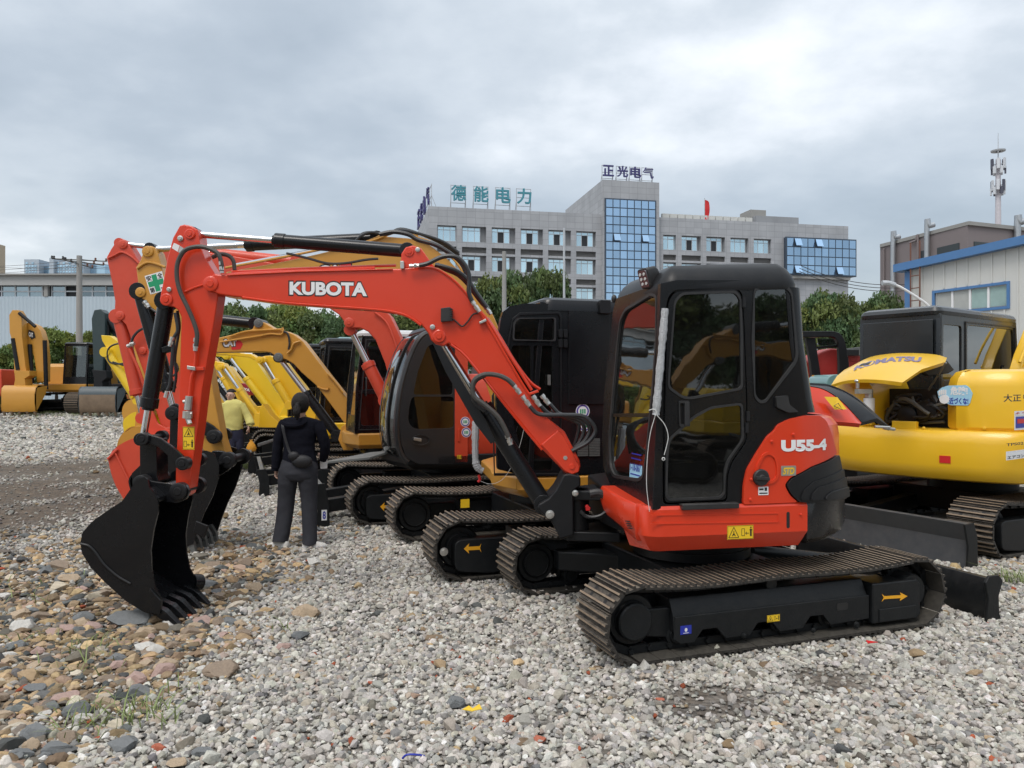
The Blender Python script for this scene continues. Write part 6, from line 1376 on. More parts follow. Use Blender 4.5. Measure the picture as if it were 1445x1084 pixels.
prof = [(345, 410), (300, 432), (230, 470), (165, 510), (110, 550), (70, 588), (48, 625), (42, 662), (52, 710), (90, 770), (150, 832), (240, 912), (330, 968), (400, 986)]
d_ = (W(*c2(470, 1050), 5.15)-W(*c2(345, 965), 5.15)).normalized()
bk_ = bucket(ex, near, .57, prof, 5.15, BLK, (W(*c2(405, 980), 5.15)+Vector((.0, 0, -.0)), d_), cr=c2, n_t=5, tooth_L=.14, tw=.045)
mb = MB(); P_ = [W(*c2(*p), 5.15) for p in ((360, 860), (408, 915), (404, 978), (330, 966))]; mb.prism(P_, (0, -.014, 0)); mb.prism([p+Vector((0, .57, 0)) for p in P_], (0, .014, 0)); obj('side_cutter', mb, BLK, bk_, bevel=.004)
mb = MB(); mb.tube([W(*c2(*p), 5.146) for p in ((44, 662), (80, 672), (110, 700), (150, 755), (210, 808), (268, 842))], .009, n=6); obj('wear_strip', mb, BLKM, bk_)
mb = MB(); pp(mb, 5.17, [(345, 410), (398, 475), (560, 470), (545, 490), (395, 535), (385, 470)], .02, c2) if False else mb.prism([W(*c2(*p), 5.16) for p in ((345, 408), (395, 455), (392, 475), (340, 425))], (0, .55, 0)); obj('top_lip', mb, BLK, bk_, bevel=.004)
for yy in (5.275, 5.60):
    mb = MB(); mb.prism([W(*c2(*p), yy) for p in rounded([(262, 440), (290, 370), (330, 352), (360, 380), (470, 395), (515, 395), (535, 425), (520, 460), (480, 480), (400, 470), (330, 450)], 10)], (0, .03, 0)); obj('mounting_ear', mb, BLK, bk_, bevel=.006)
mb = MB(); mb.cyl(W(*c2(545, 835), 5.72), W(*c2(585, 835), 5.78), .06, n=14); obj('far_side_lug', mb, BLK, bk_, bevel=.004)
def tp(Y, pts, cr=None): return [W(*(cr(*p) if cr else p), Y) for p in pts]
def pr_(root, name, Y, pts, th, m, cr=None, bevel=.01, r=0, kind=None, label=None):
    if r: pts = rounded(pts, r)
    mb = MB(); pp(mb, Y, pts, th, cr); return obj(name, mb, m, root, bevel=bevel, label=label)
def hose_(root, Y, pts, r, m, cr=None, name='hose', smooth=6):
    mb = MB(); mb.tube(tp(Y, pts, cr), r, n=7, smooth=smooth); return obj(name, mb, m, root)
def undercar(root, F, hw, sw, hl, R, n, m=BLKU, zt=.45, detail=False, blade=None, bw=None, bm=BLKU, both=True, zb=.40):
    for s_ in (-1, 1):
        if s_ == 1 and not both: continue
        yc = s_*(hw-sw/2); build_track(root, F, yc, sw, hl, R, n, detail=detail, mats=m)
        track_frame(root, F, yc, sw, -hl*.62, hl*.62, zt, .10, s_, m=m)
        for t_ in (-1, 1):
            mb = MB(); xa, xb = sorted((t_*hl*.52, t_*hl*1.06)); yo = s_*(hw-sw*.06); mb.prism([F.P(x, yo, z) for x, z in rounded([(xa, .10), ((xa+xb)/2, .06), (xb, .14), (xb, zt-.04), (xa, zt-.04)], .07)], F.y*(-s_*sw*.3)); obj('hub_cover', mb, m, root, bevel=.01)
    mb = MB(); mb.prism([F.P(x, y, .26) for x, y in ((-.45, -hw*.6), (.45, -hw*.6), (.45, hw*.6), (-.45, hw*.6))], (0, 0, .24)); obj('car_body', mb, m, root, bevel=.02)
    mb = MB(); mb.lathe(F.P(0, 0, .45), (0, 0, 1), [(0, .1), (0, .45), (.22, .45), (.22, .1)], n=32); obj('slew_ring', mb, m, root)
    if blade is not None:
        bx = blade; W_ = bw or hw; sg = 1 if bx > 0 else -1
        mb = MB(); prof = [(bx, .0), (bx+sg*.06, -.03), (bx+sg*.02, .12), (bx-sg*.01, zb*.6), (bx+sg*.06, zb), (bx+sg*.0, zb+.005), (bx-sg*.06, zb*.62), (bx-sg*.04, .1)]
        mb.prism([F.P(x, -W_, z) for x, z in prof], F.y*2*W_); o = obj('blade', mb, bm, root, bevel=.006)
        for y_ in (-W_-.02, W_):
            mb = MB(); mb.prism([F.P(x, y_, z) for x, z in ((bx-sg*.08, .02), (bx+sg*.08, -.04), (bx+sg*.06, .2), (bx+sg*.11, zb), (bx-sg*.02, zb+.01), (bx-sg*.07, .28))], F.y*.02); obj('side_plate', mb, BLKU, o, bevel=.005)
        for y_ in (-.5, .36):
            mb = MB(); mb.prism([F.P(x, y_, z) for x, z in ((sg*.42, .24), (bx-sg*.05, .08), (bx-sg*.04, .24), (sg*.42, .40))], F.y*.14); obj('blade_arm', mb, BLKU, root, bevel=.01)
def plan_block(root, name, F, plan, zs, m, bevel=.0, label=None):
    """zs: list of (z, inset)"""
    def rg(z, ins_):
        n = len(plan); c_ = (sum(p[0] for p in plan)/n, sum(p[1] for p in plan)/n); o_ = []
        for i, (x, y) in enumerate(plan):
            a = Vector(plan[i-1]); b = Vector(plan[(i+1) % n]); p = Vector((x, y)); t = (b-a).normalized() if (b-a).length > 1e-6 else Vector((1, 0)); nr = Vector((-t.y, t.x))
            if nr.dot(Vector(c_)-p) < 0: nr = -nr
            q = p+nr*ins_; o_.append(F.P(q.x, q.y, z))
        return o_
    mb = MB(); mb.loft([rg(z, i_) for z, i_ in zs]); return obj(name, mb, m, root, bevel=bevel, ang=32, label=label)
def rr_plan(x0, x1, y0, y1, r, k=4): return rrect(x0, x1, y0, y1, r, k)
def box_cab(root, F, x0, x1, y0, y1, z0, z1, m=BLK, g=GLD, lean=.10, rail=True, roofm=None, side=1):
    """framed cab: four sides with openings, glazed; x1 is the front; side = which y face has the door"""
    ye = y1 if side > 0 else y0; yo = y0 if side > 0 else y1
    def sidewall(y, d, door):
        S_ = Surf(F, [(x1, y), (x0, y)]); S_.n = [F.y*(1 if y == max(y0, y1) else -1)]*2; L = x1-x0
        out_ = rounded([(0, z0), (L, z0), (L-.02, z1), (lean, z1), (.02, z0+(z1-z0)*.45)], .06)
        zm = z0+(z1-z0)*.42
        h1 = rounded([(.10, zm+.04), (L*.68, zm+.04), (L*.68, z1-.10), (lean+.10, z1-.10)], .05); h2 = rounded([(.10, z0+.12), (L*.68, z0+.12), (L*.68, zm-.03), (.09, zm-.03)], .05); h3 = rounded([(L*.75, zm+.04), (L-.08, zm+.04), (L-.10, z1-.12), (L*.75, z1-.12)], .04)
        mb = MB(); panel(mb, S_, out_, [h1, h2, h3], 0, -.045); o = obj('cab_side_frame', mb, m, root, bevel=.005)
        for h in (h1, h2, h3):
            mb = MB(); panel(mb, S_, h, (), -.015, -.02); obj('window_pane', mb, g, o)
        if door:
            mb = MB(); panel(mb, S_, [(.06, z0+.05), (L*.71, z0+.05), (L*.71, z1-.06), (lean+.05, z1-.06)], [[(.075, z0+.065), (L*.71-.015, z0+.065), (L*.71-.015, z1-.075), (lean+.065, z1-.075)]], .012, -.002); obj('door_seal', mb, RUB, o)
            mb = MB(); mb.tube([S_.at(L*.16, .02, zm-.05), S_.at(L*.16, .05, zm-.03), S_.at(L*.16, .05, zm+.20), S_.at(L*.16, .02, zm+.22)], .011, n=6); obj('handle', mb, RUB, o)
    sidewall(ye, 1, True); sidewall(yo, 1, False)
    for (xf, nm, ln) in ((x1, 'front_frame', lean), (x0, 'rear_frame', .02)):
        sg = 1 if xf == x1 else -1; o0 = F.P(xf-sg*.0, y0, z0); up_ = F.P(xf-sg*ln, y0, z1)-o0; S_ = TSurf(o0, F.y, up_); 
        S_.n = S_.n if S_.n.dot(F.x*sg) > 0 else -S_.n
        H = up_.length; W_ = y1-y0; h = rounded([(.07, H*.18 if sg > 0 else H*.5), (W_-.07, H*.18 if sg > 0 else H*.5), (W_-.07, H-.08), (.07, H-.08)], .06)
        mb = MB(); panel(mb, S_, [(.0, 0), (W_, 0), (W_, H), (0, H)], [h], -.001, -.045); o = obj(nm, mb, m, root, bevel=.005)
        mb = MB(); panel(mb, S_, h, (), -.02, -.025); obj('window_pane', mb, GLF if sg > 0 else g, o)
    pl = rr_plan(x0-.01, x1-lean+.04, y0-.01, y1+.01, .10)
    plan_block(root, 'roof', F, pl, [(z1-.01, .0), (z1+.03, -.005), (z1+.07, .02), (z1+.095, .08)], roofm or m)
    seat_in(root, F, x0+(x1-x0)*.42, (y0+y1)/2, z0+.25); mb = MB(); mb.box(((x0+x1)/2, (y0+y1)/2, z0+.08), (x1-x0-.12, abs(y1-y0)-.12, .1), F); obj('cab_floor', mb, INT, root)
def round_badge(root, S, c, r, d, cr=None):
    s_, z_ = S.hit(*(cr(*c) if cr else c)); o = None
    for k, (q, m) in enumerate(((1, WHT), (.9, PURP), (.68, WHT))):
        mb = MB(); panel(mb, S, [(s_+r*q*math.cos(t), z_+r*q*math.sin(t)) for t in [2*math.pi*i/24 for i in range(24)]], (), d+.001*(k+1), d+.001*k+.0003)
        if o is None: o = obj('round_badge', mb, m, root, smooth=False)
        else: obj('print', mb, m, o, smooth=False)
    for a in (-.3, 0, .3):
        mb = MB(); panel(mb, S, [(s_+r*(a-.1), z_-r*.3), (s_+r*(a+.1), z_-r*.3), (s_+r*(a+.1), z_+r*.3), (s_+r*(a-.1), z_+r*.3)], (), d+.0042, d+.0033); obj('print', mb, GREENP, o, smooth=False)

m2 = thing('excavator', 'ochre excavator with tall black box cab standing directly behind the orange red one', 'excavator', (.42, 7.77, 0), R_(197))
F2, U2 = Fr((.42, 7.77, 0), R_(19.5)), Fr((.42, 7.77, 0), R_(197))
undercar(m2, F2, 1.1, .45, 1.25, .235, 46, detail=True, zt=.40)
T2 = Surf(F2, [(-1.7, -1.073), (1.7, -1.073)]); arrow(m2, T2, c5(823, 733), c5(738, 738), .042, .0)
a = T2.hit(*c5(912, 756)); b = T2.hit(*c5(963, 702)); mb = MB(); panel(mb, T2, [(a[0], a[1]), (b[0], a[1]), (b[0], b[1]), (a[0], b[1])], (), .003, .0003); o = obj('sticker', mb, WHT, m2, smooth=False)
mb = MB(); cx_, cz_ = (a[0]+b[0])/2, (a[1]+b[1])/2; mb.tube([T2.at(cx_-.05, .004, cz_+.03), T2.at(cx_-.05, .004, cz_-.02), T2.at(cx_, .004, cz_-.055), T2.at(cx_+.05, .004, cz_-.02), T2.at(cx_+.05, .004, cz_+.03)], .004, n=4, smooth=3); mb.tube([T2.at(cx_-.07, .004, cz_+.045), T2.at(cx_+.07, .004, cz_+.045)], .004, n=4, smooth=0); obj('print', mb, INK, o, smooth=False)
a = T2.hit(*c5(962, 752)); b = T2.hit(*c5(988, 718)); mb = MB(); panel(mb, T2, [(a[0], a[1]), (b[0], a[1]), (b[0], b[1]), (a[0], b[1])], (), .003, .0003); o = obj('sticker', mb, LBLUE, m2, smooth=False); s_ = a[0]; lett(T2, '9', (967, 748), (983, 722), c5, .0035, INK, o, 'lettering')
bolt(m2, T2.at(*[T2.hit(*c5(641, 752))[0], .0, T2.hit(*c5(641, 752))[1]]), -F2.y, .035)
a = T2.hit(*c5(722, 506)); b = T2.hit(*c5(765, 480)); mb = MB(); panel(mb, Surf(F2, [(-1.7, .6), (1.7, .6)]), [(Surf(F2, [(-1.7, .6), (1.7, .6)]).hit(*c5(722, 506))[0], .35), (Surf(F2, [(-1.7, .6), (1.7, .6)]).hit(*c5(765, 506))[0], .35), (Surf(F2, [(-1.7, .6), (1.7, .6)]).hit(*c5(765, 506))[0], .44), (Surf(F2, [(-1.7, .6), (1.7, .6)]).hit(*c5(722, 506))[0], .44)], (), .002, 0); obj('sticker', mb, GOLD, m2, smooth=False)
plan_block(m2, 'side_skirt', U2, [(.72, .2), (.80, .55), (.70, .98), (.60, 1.05), (-1.25, 1.05), (-1.5, .7), (-1.55, 0), (-1.5, -.7), (-1.25, -1.05), (.3, -1.05), (.6, -.6)], [(.66, .10), (.70, .03), (.735, .0), (.83, 0), (.845, .02)], CATY, .006)
S2c = Surf(U2, [(1.3, 1.04), (-1.6, 1.04)])
def c2s(x, y, cr=cz3): return S2c.hit(*cr(x, y))
zt2 = 2.36; xf = 1.3-c2s(155, 500)[0]
cab_o = S2c.poly([(205, 110), (215, 75), (250, 45), (320, 30), (1000, 28)], cz3)
L2 = 1.3+1.25
side = [(1.3-.62, .85), (1.3+1.25, .85), (1.3+1.25, zt2)]+[(p[0], min(p[1], zt2)) for p in cab_o[3::-1]]+[(c2s(180, 250)[0], 1.9)]
side = [(s_, z_) for s_, z_ in side]
dr = S2c.poly([(245, 200), (262, 110), (300, 80), (500, 75), (510, 95), (512, 905), (170, 905), (160, 500), (215, 400)], cz3)
wn = S2c.poly([(268, 215), (272, 130), (290, 108), (478, 105), (478, 220)], cz3)
wl_ = S2c.poly([(262, 245), (360, 245), (360, 880), (190, 880), (180, 500), (225, 420)], cz3)
wr = S2c.poly([(372, 245), (470, 245), (470, 880), (372, 880)], cz3)
win2 = rounded(wn, .02); win3 = rounded(wl_, .03); win4 = rounded(wr, .02)
mb = MB(); panel(mb, S2c, side, [win2, win3, win4], 0, -.05); o = obj('cab_side_frame', mb, BLK, m2, bevel=.012)
for h in (win2, win3, win4):
    mb = MB(); panel(mb, S2c, h, (), -.015, -.02); obj('window_pane', mb, GLD, o)
h = rounded(wn, .02); mb = MB(); panel(mb, S2c, scale2(h, -.012), [scale2(h, .006)], .014, -.004); obj('rubber_gasket', mb, RUB, o)
mb = MB(); panel(mb, S2c, scale2(dr, -.005), [scale2(dr, .018)], .016, -.003); dd = obj('door_seal', mb, BLKM, o, bevel=.003)
mb = MB()
for q in ([(548, 65), (760, 65), (760, 545), (548, 545)],):
    z_ = S2c.poly(q, cz3); panel(mb, S2c, z_, (), .012, 0)
obj('rear_panel', mb, BLK, m2, bevel=.008)
for x_, y_ in ((505, 185), (505, 235), (530, 185), (530, 235)):
    s_, z_ = S2c.hit(*cz3(x_, y_)); mb = MB(); panel(mb, S2c, rrect(s_-.018, s_+.018, z_-.035, z_+.035, .006), (), .03, 0); obj('hinge', mb, BLKM, o, bevel=.003)
s_, z_ = S2c.hit(*cz3(449, 420)); mb = MB(); panel(mb, S2c, rrect(s_-.012, s_+.012, z_-.045, z_+.045, .004), (), .018, 0); obj('handle', mb, GREYB, dd)
s_, z_ = S2c.hit(*cz3(728, 50)); mb = MB(); panel(mb, S2c, rrect(s_-.05, s_+.05, z_-.06, z_+.06, .006), (), .05, 0); obj('roof_clamp', mb, BLKM, m2, bevel=.006)
for k in range(11):
    for x0_, x1_ in ((595, 648), (654, 708)):
        a = S2c.hit(*cz3(x0_, 722+k*8.3)); b = S2c.hit(*cz3(x1_, 722+k*8.3)); mb = MB(); panel(mb, S2c, [(a[0], a[1]-.006), (b[0], a[1]-.006), (b[0], a[1]+.004), (a[0], a[1]+.004)], (), .012, 0); obj('louvre', mb, GREYB, m2, smooth=False)
round_badge(m2, S2c, (622, 580), .065, .001, cz3); round_badge(m2, S2c, (632, 652), .055, .001, cz3)
f0 = U2.P(.62, 1.035, .85); f1 = U2.P(.62, .06, .85); ft = U2.P(.50, 1.035, 2.36); FF2 = TSurf(f0, f1-f0, ft-f0); Hh = (ft-f0).length; Ww = (f1-f0).length
hh = rounded([(.09, .30), (Ww-.08, .30), (Ww-.08, Hh-.12), (.09, Hh-.12)], .08); mb = MB(); panel(mb, FF2, [(0, 0), (Ww, 0), (Ww, Hh), (0, Hh)], [hh], 0, -.05); o = obj('front_frame', mb, BLK, m2, bevel=.01); mb = MB(); panel(mb, FF2, hh, (), -.012, -.018); obj('windscreen', mb, GLF, o)
plan_block(m2, 'roof', U2, rr_plan(-1.26, .50, .05, 1.05, .12), [(2.28, -.004), (2.33, -.002), (2.375, .02), (2.40, .07), (2.405, .2)], BLK)
mb = MB(); mb.box((-1.24, .55, 1.6), (.04, .98, 1.5), U2); obj('cab_rear_wall', mb, BLK, m2, bevel=.01)
mb = MB(); mb.box((-.3, .07, 1.6), (1.7, .03, 1.5), U2); obj('cab_far_wall', mb, BLK, m2)
plan_block(m2, 'engine_hood', U2, [(.3, 0), (.3, -.9), (-1.2, -.9), (-1.45, 0), (-1.3, .9), (-1.26, .9), (-1.26, 0)], [(.85, 0), (1.3, 0), (1.42, .06)], CATY, .02)
seat_in(m2, U2, -.15, .55, 1.08); mb = MB(); mb.tube(tp(6.63, [(78, 630), (75, 700), (75, 800), (80, 850), (95, 875), (115, 885)], cz3), [.030, .026, .030, .026], n=8, smooth=6, rib=.15); obj('wrapped_grab_bar', mb, MATS['bubble_wrap'], m2)
mb = MB(); mb.tube(tp(6.6, [(92, 905), (98, 930), (88, 940)], cz3), .012, n=6); obj('red_tag', mb, REDP, m2)
mb = MB(); mb.tube(tp(6.5, [(325, 660), (300, 760), (260, 860), (210, 930), (150, 950), (100, 935)], cz3), .0022, n=4); obj('string', mb, STR, m2)
YB2 = 7.65
b2 = [(318, 384), (400, 369), (450, 358), (495, 347), (525, 336), (536, 331), (548, 334), (575, 336), (598, 340), (616, 353), (634, 368), (660, 395), (696, 445), (728, 520), (738, 600), (735, 645), (706, 645), (692, 560), (664, 480), (630, 430), (590, 400), (540, 388), (440, 398), (330, 420)]
pr_(m2, 'boom', YB2, b2, .26, CATY, bevel=.012)
YS2 = TSurf((0, YB2, 0), (1, 0, 0)); word(YS2, 'CAT', ((449, 391), (496, 388), (495, 373), (449, 375)), lambda x, y: (x, y), .002, m2, bold=.05, outline=.12)
mb = MB(); q = tp(YB2-.004, [(480, 374), (494, 371), (498, 380), (492, 389), (476, 389)]); mb.prism(q, (0, .002, 0)); obj('red_mark', mb, REDP, m2, smooth=False)
for pts, yo in (([(318, 378), (400, 363), (470, 349), (520, 341), (560, 328), (590, 333)], -.02), ([(330, 374), (420, 357), (500, 342), (540, 329)], .1), ([(585, 334), (612, 344), (640, 366), (660, 395)], -.03)):
    hose_(m2, YB2+yo, pts, .012, CHR if yo > 0 else CATY, name='steel_line')
for k in range(3):
    hose_(m2, YB2-.03+.05*k, [(498+k*3, 344), (510, 333-k), (524, 328), (545, 331), (565, 325-k), (592, 330), (625, 341+k*2), (648, 357+k*3)], .014, HOSE)
s2 = [c1(*p) for p in ((650, 262), (672, 225), (685, 180), (700, 163), (718, 158), (738, 165), (752, 190), (762, 225), (780, 290))]+[(254, 420), (282, 478), (295, 520), (304, 570), (313, 620), (321, 645), (317, 652), (308, 652), (290, 648), (276, 600), (262, 555), (243, 500), (225, 444)]+[c1(*p) for p in ((735, 475), (700, 425), (672, 408), (655, 395), (658, 330))]
pr_(m2, 'arm', YB2+.04, s2, .18, CATY, bevel=.012)
AS2 = TSurf((0, YB2+.04, 0), (1, 0, 0))
for p_, r_ in (((708, 187), .055), ((674, 382), .05)): pin(m2, W(*c1(*p_), YB2+.04), YB2+.03, YB2+.24, r_, CATY, 'pin_boss')
hose_(m2, YB2+.03, [(655, 268), (700, 240), (745, 245), (790, 262)], .013, CATY, c1, 'weld_bead')
sq = [(720, 392), (800, 370), (775, 280), (692, 304)]
SQ = [Vector((*AS2.hit(*c1(*k)), 0)) for k in sq]
def sqp(x, y, d): p = (SQ[0]*(1-x)+SQ[1]*x)*(1-y)+(SQ[3]*(1-x)+SQ[2]*x)*y; return AS2.at(p.x, d, p.y)
mb = MB(); mb.add([sqp(0, 0, .002), sqp(1, 0, .002), sqp(1, 1, .002), sqp(0, 1, .002)], [(0, 1, 2, 3)]); st = obj('safety_plate', mb, WHT, m2, smooth=False)
mb = MB(); cr_ = [(.36, .06), (.64, .06), (.64, .36), (.94, .36), (.94, .64), (.64, .64), (.64, .94), (.36, .94), (.36, .64), (.06, .64), (.06, .36), (.36, .36)]; mb.add([sqp(x, y, .0035) for x, y in cr_], [tuple(range(12))]); obj('green_cross', mb, GREENP, st, smooth=False)
for ch_, x_, y_ in (('安', .04, .68), ('全', .68, .68), ('第', .04, .04), ('一', .68, .15)):
    mb = MB(); add_text(mb, ch_, lambda a, b, l: sqp(x_+a, y_+b, .0036), .29, .28 if ch_ != '一' else .05, bold=.02); obj('lettering', mb, INK, st, smooth=False)
cylinder(m2, W(214, 352, YB2+.12), W(533, 337, YB2+.12), .062, .032, .425, BLK, 'arm_cylinder')
cylinder(m2, W(246, 583, YB2+.12), W(199, 412, YB2+.12), .075, .032, .20, BLK, 'bucket_cylinder')
hose_(m2, YB2-.02, [(690, 425), (700, 440), (730, 465), (760, 480), (790, 485)], .014, HOSE, c1); hose_(m2, YB2-.0, [(820, 715), (840, 720), (850, 750), (830, 780), (800, 770)], .012, HOSE, c1)
mb = MB(); fitting(mb, W(*c1(690, 425), YB2-.03), W(*c1(712, 455), YB2-.03), .02); obj('hose_fitting', mb, ZINC, m2)
for yy in (YB2-.0, YB2+.22):
    pr_(m2, 'side_link', yy, [(236, 575), (247, 568), (262, 580), (300, 600), (313, 612), (313, 622), (303, 624), (285, 612), (255, 597), (240, 590)], .03, BLK, r=4)
pin(m2, W(246, 583, YB2), YB2-.04, YB2+.28, .07, BLKM, 'linkage_pin'); pin(m2, W(304, 616, YB2), YB2-.04, YB2+.28, .07, BLKM, 'linkage_pin')
pr_(m2, 'bucket_link', YB2+.06, [(240, 575), (252, 575), (262, 640), (250, 650), (238, 645)], .14, BLK)
nb = [(186, 668), (205, 650), (228, 641), (290, 636), (302, 640), (309, 655), (308, 676), (300, 700), (288, 724), (278, 750), (272, 768), (262, 772), (240, 762), (205, 730), (188, 700)]
tdir = (W(268, 782, 7.4)-W(278, 745, 7.4)).normalized()
bk2 = bucket(m2, nb, .62, [(308, 655), (270, 640), (228, 641), (186, 668), (182, 690), (205, 730), (240, 762), (270, 772)], 7.35, BLK, (W(268, 768, 7.35), Vector((.35, 0, -.93)).normalized()), mt=GREYB, cr=None, n_t=5, tooth_L=.15)
pin(m2, W(*c2(688, 290), 7.4), 7.50, 7.95, .08, BLKM, 'linkage_pin')
pr_(m2, 'mounting_ear', 7.52, [(298, 636), (312, 636), (326, 642), (329, 655), (322, 664), (306, 674), (296, 668)], .04, BLK, r=4); pr_(m2, 'mounting_ear', 7.85, [(298, 636), (312, 636), (326, 642), (329, 655), (322, 664), (306, 674), (296, 668)], .04, BLK, r=4)
pr_(m2, 'side_cutter', 7.33, [(276, 735), (294, 742), (288, 760), (272, 752)], .03, BLK)

m3 = thing('excavator', 'orange excavator with curved charcoal grey cab, third in the row', 'excavator', (-.78, 10.42, 0), R_(200))
F3, U3 = Fr((-.78, 10.42, 0), R_(19.5)), Fr((-.78, 10.42, 0), R_(200))
undercar(m3, F3, 1.2, .48, 1.29, .24, 47, zt=.41, blade=-1.84, bw=1.0, bm=GREYB, zb=.50)
T3 = Surf(F3, [(-1.8, -1.175), (1.8, -1.175)]); arrow(m3, T3, c5(400, 534), c5(332, 534), .05, .0)
Bs = Surf(F3, [(-2.6, -1.022), (-1.5, -1.022)]); a = (.775, .085); 
mb = MB(); panel(mb, Bs, [(a[0]-.03, a[1]), (a[0]+.03, a[1]), (a[0]+.03, a[1]+.12), (a[0]-.03, a[1]+.12)], (), .004, .0); st = obj('sticker', mb, WHT, m3, smooth=False)
mb = MB(); add_text(mb, '8', lambda x, y, l: Bs.at(a[0]-.018+x, .0055, a[1]+.015+y), .036, .09, bold=.03); obj('lettering', mb, BLUEP, st, smooth=False)
CG = mat('charcoal_cab_paint', (.022, .0225, .025), .34, coat=.2, dust=.06, var=.08)
S3 = Surf(U3, [(1.4, 1.08), (-1.7, 1.08)])
def s3(pts): return S3.poly(pts, cz2)
outl = s3([(750, 95), (700, 150), (650, 260), (610, 400), (590, 520), (580, 650), (590, 760), (620, 850), (700, 890), (918, 885), (918, 150), (880, 100), (800, 85)])
w1 = s3([(752, 165), (800, 150), (870, 160), (905, 200), (905, 465), (664, 465), (690, 330)]); w2 = s3([(655, 476), (914, 476), (914, 668), (690, 676), (650, 660), (632, 620), (640, 540)])
mb = MB(); panel(mb, S3, rounded(outl, .03), [rounded(w1, .04), rounded(w2, .05)], 0, -.05); o = obj('door', mb, CG, m3, bevel=.01)
for h, g_ in ((w1, GLD), (w2, GLD)):
    mb = MB(); panel(mb, S3, rounded(h, .04), (), -.01, -.016); obj('window_pane', mb, g_, o)
a = S3.hit(*cz2(712, 742)); mb = MB(); E = [(a[0]+.115*math.cos(t), a[1]+.07*math.sin(t)) for t in [i*2*math.pi/24 for i in range(24)]]; panel(mb, S3, E, [scale2(E, .018)], .012, -.002); obj('handle_cup', mb, CG, o, bevel=.003); mb = MB(); panel(mb, S3, [(a[0]-.09, a[1]+.0), (a[0]+.0, a[1]-.02), (a[0]+.0, a[1]+.02), (a[0]-.09, a[1]+.035)], (), .02, 0); obj('handle', mb, ZINC, o, bevel=.004)
pil = s3([(920, 165), (950, 175), (1000, 200), (1000, 880), (915, 885)]); mb = MB(); panel(mb, S3, pil, (), .0, -.1); obj('orange_pillar', mb, RED_OLD, m3, bevel=.01)
mb = MB(); q = s3([(938, 680), (948, 670), (948, 750), (938, 750)]); panel(mb, S3, q, (), .012, 0); obj('latch', mb, RED_OLD, m3)
x0, x1, z0, z1 = S3.hit(*cz2(932, 858))[0], S3.hit(*cz2(960, 832))[0], S3.hit(*cz2(932, 858))[1], S3.hit(*cz2(960, 832))[1]; warn_sticker(m3, S3, x0, x1, z0, z1, 0)
round_badge(m3, S3, (982, 630), .06, .001, cz2); round_badge(m3, S3, (988, 695), .06, .001, cz2)
edge_px = [(800, 85), (745, 98), (700, 150), (655, 250), (615, 380), (592, 500), (580, 620), (583, 740), (605, 830), (640, 875)]
en = [S3.hit(*cz2(*p)) for p in edge_px]; en = [(1.4-s_, z_) for s_, z_ in en]
fx_ = lambda k, y, dx=0: [U3.P(x+dx*(1 if 0 < i < len(en)-1 else .3), y, z) for i, (x, z) in enumerate(en)]
ENs = lambda y, dx: catmull(fx_(0, y, dx), 4)
for y_, nm in ((1.04, 'corner_pillar'), (.10, 'corner_pillar')):
    mb = MB(); mb.tube(ENs(y_, .02), .042, n=8, smooth=0); obj(nm, mb, CG, m3)
mb = MB(); mb.loft([ENs(y_, .035+dx) for y_, dx in ((1.03, 0), (.85, .055), (.57, .085), (.3, .055), (.11, 0))], caps=False, close=False); g_ = obj('windscreen', mb, GLF, m3)
mb = MB(); E1 = ENs(.85, .10); mb.tube(E1[2:-6], .012, n=5, smooth=0); obj('wiper', mb, RUB, m3)
mb = MB(); lo = [(e_[0], e_[1]) for e_ in en[-3:]]; mb.prism([U3.P(en[-3][0]+.02, .12, en[-3][1]), U3.P(en[-2][0]+.03, .12, en[-2][1]), U3.P(en[-1][0], .12, en[-1][1]), U3.P(en[-1][0]-.2, .12, en[-1][1]), U3.P(en[-3][0]-.1, .12, en[-3][1])], U3.y*.9); obj('lower_front_panel', mb, BLKM, m3, bevel=.02)
S3f = Surf(U3, [(1.4, .08), (-1.7, .08)]); S3f.n = [-k for k in S3f.n]
mb = MB(); panel(mb, S3f, rounded(outl, .03), [rounded(w1, .04)], 0, -.04); obj('cab_far_side', mb, CG, m3); mb = MB(); panel(mb, S3f, rounded(w1, .04), (), -.01, -.02); obj('far_window', mb, GLS, m3)
xr = 1.4-S3.hit(*cz2(918, 400))[0]; zt3 = en[0][1]
plan_block(m3, 'roof', U3, rr_plan(xr-.05, en[1][0]+.02, .08, 1.08, .10), [(zt3-.02, 0), (zt3+.03, .0), (zt3+.08, .05), (zt3+.09, .15)], BLKM)
pr_(m3, 'roof_hatch', 9.9, [(578, 468), (597, 459), (610, 452), (597, 456)], .3, BLKM) if False else None
mb = MB(); mb.box((xr-.04, .58, 1.75), (.05, .95, 1.5), U3); 
mb = MB(); S3r = TSurf(U3.P(xr-.03, 1.05, .9), U3.P(0, 0, 0)-U3.P(0, 1, 0)); panel(mb, S3r, [(0, 0), (.95, 0), (.95, zt3-.9), (0, zt3-.9)], [rounded([(.12, .75), (.83, .75), (.83, zt3-1.05), (.12, zt3-1.05)], .05)], 0, .04); obj('cab_rear_wall', mb, CG, m3)
seat_in(m3, U3, .15, .58, 1.15); mb = MB(); mb.box((.25, .57, 1.0), (1.0, .85, .1), U3); obj('cab_floor', mb, INT, m3)
plan_block(m3, 'engine_housing', U3, [(xr-.1, 1.05), (-1.15, 1.08), (-1.5, .8), (-1.6, 0), (-1.5, -.8), (-1.15, -1.1), (.5, -1.1), (.5, -.1), (xr-.1, -.1)], [(.75, .04), (.82, 0), (1.65, 0), (1.78, .08)], RED_OLD, .02)
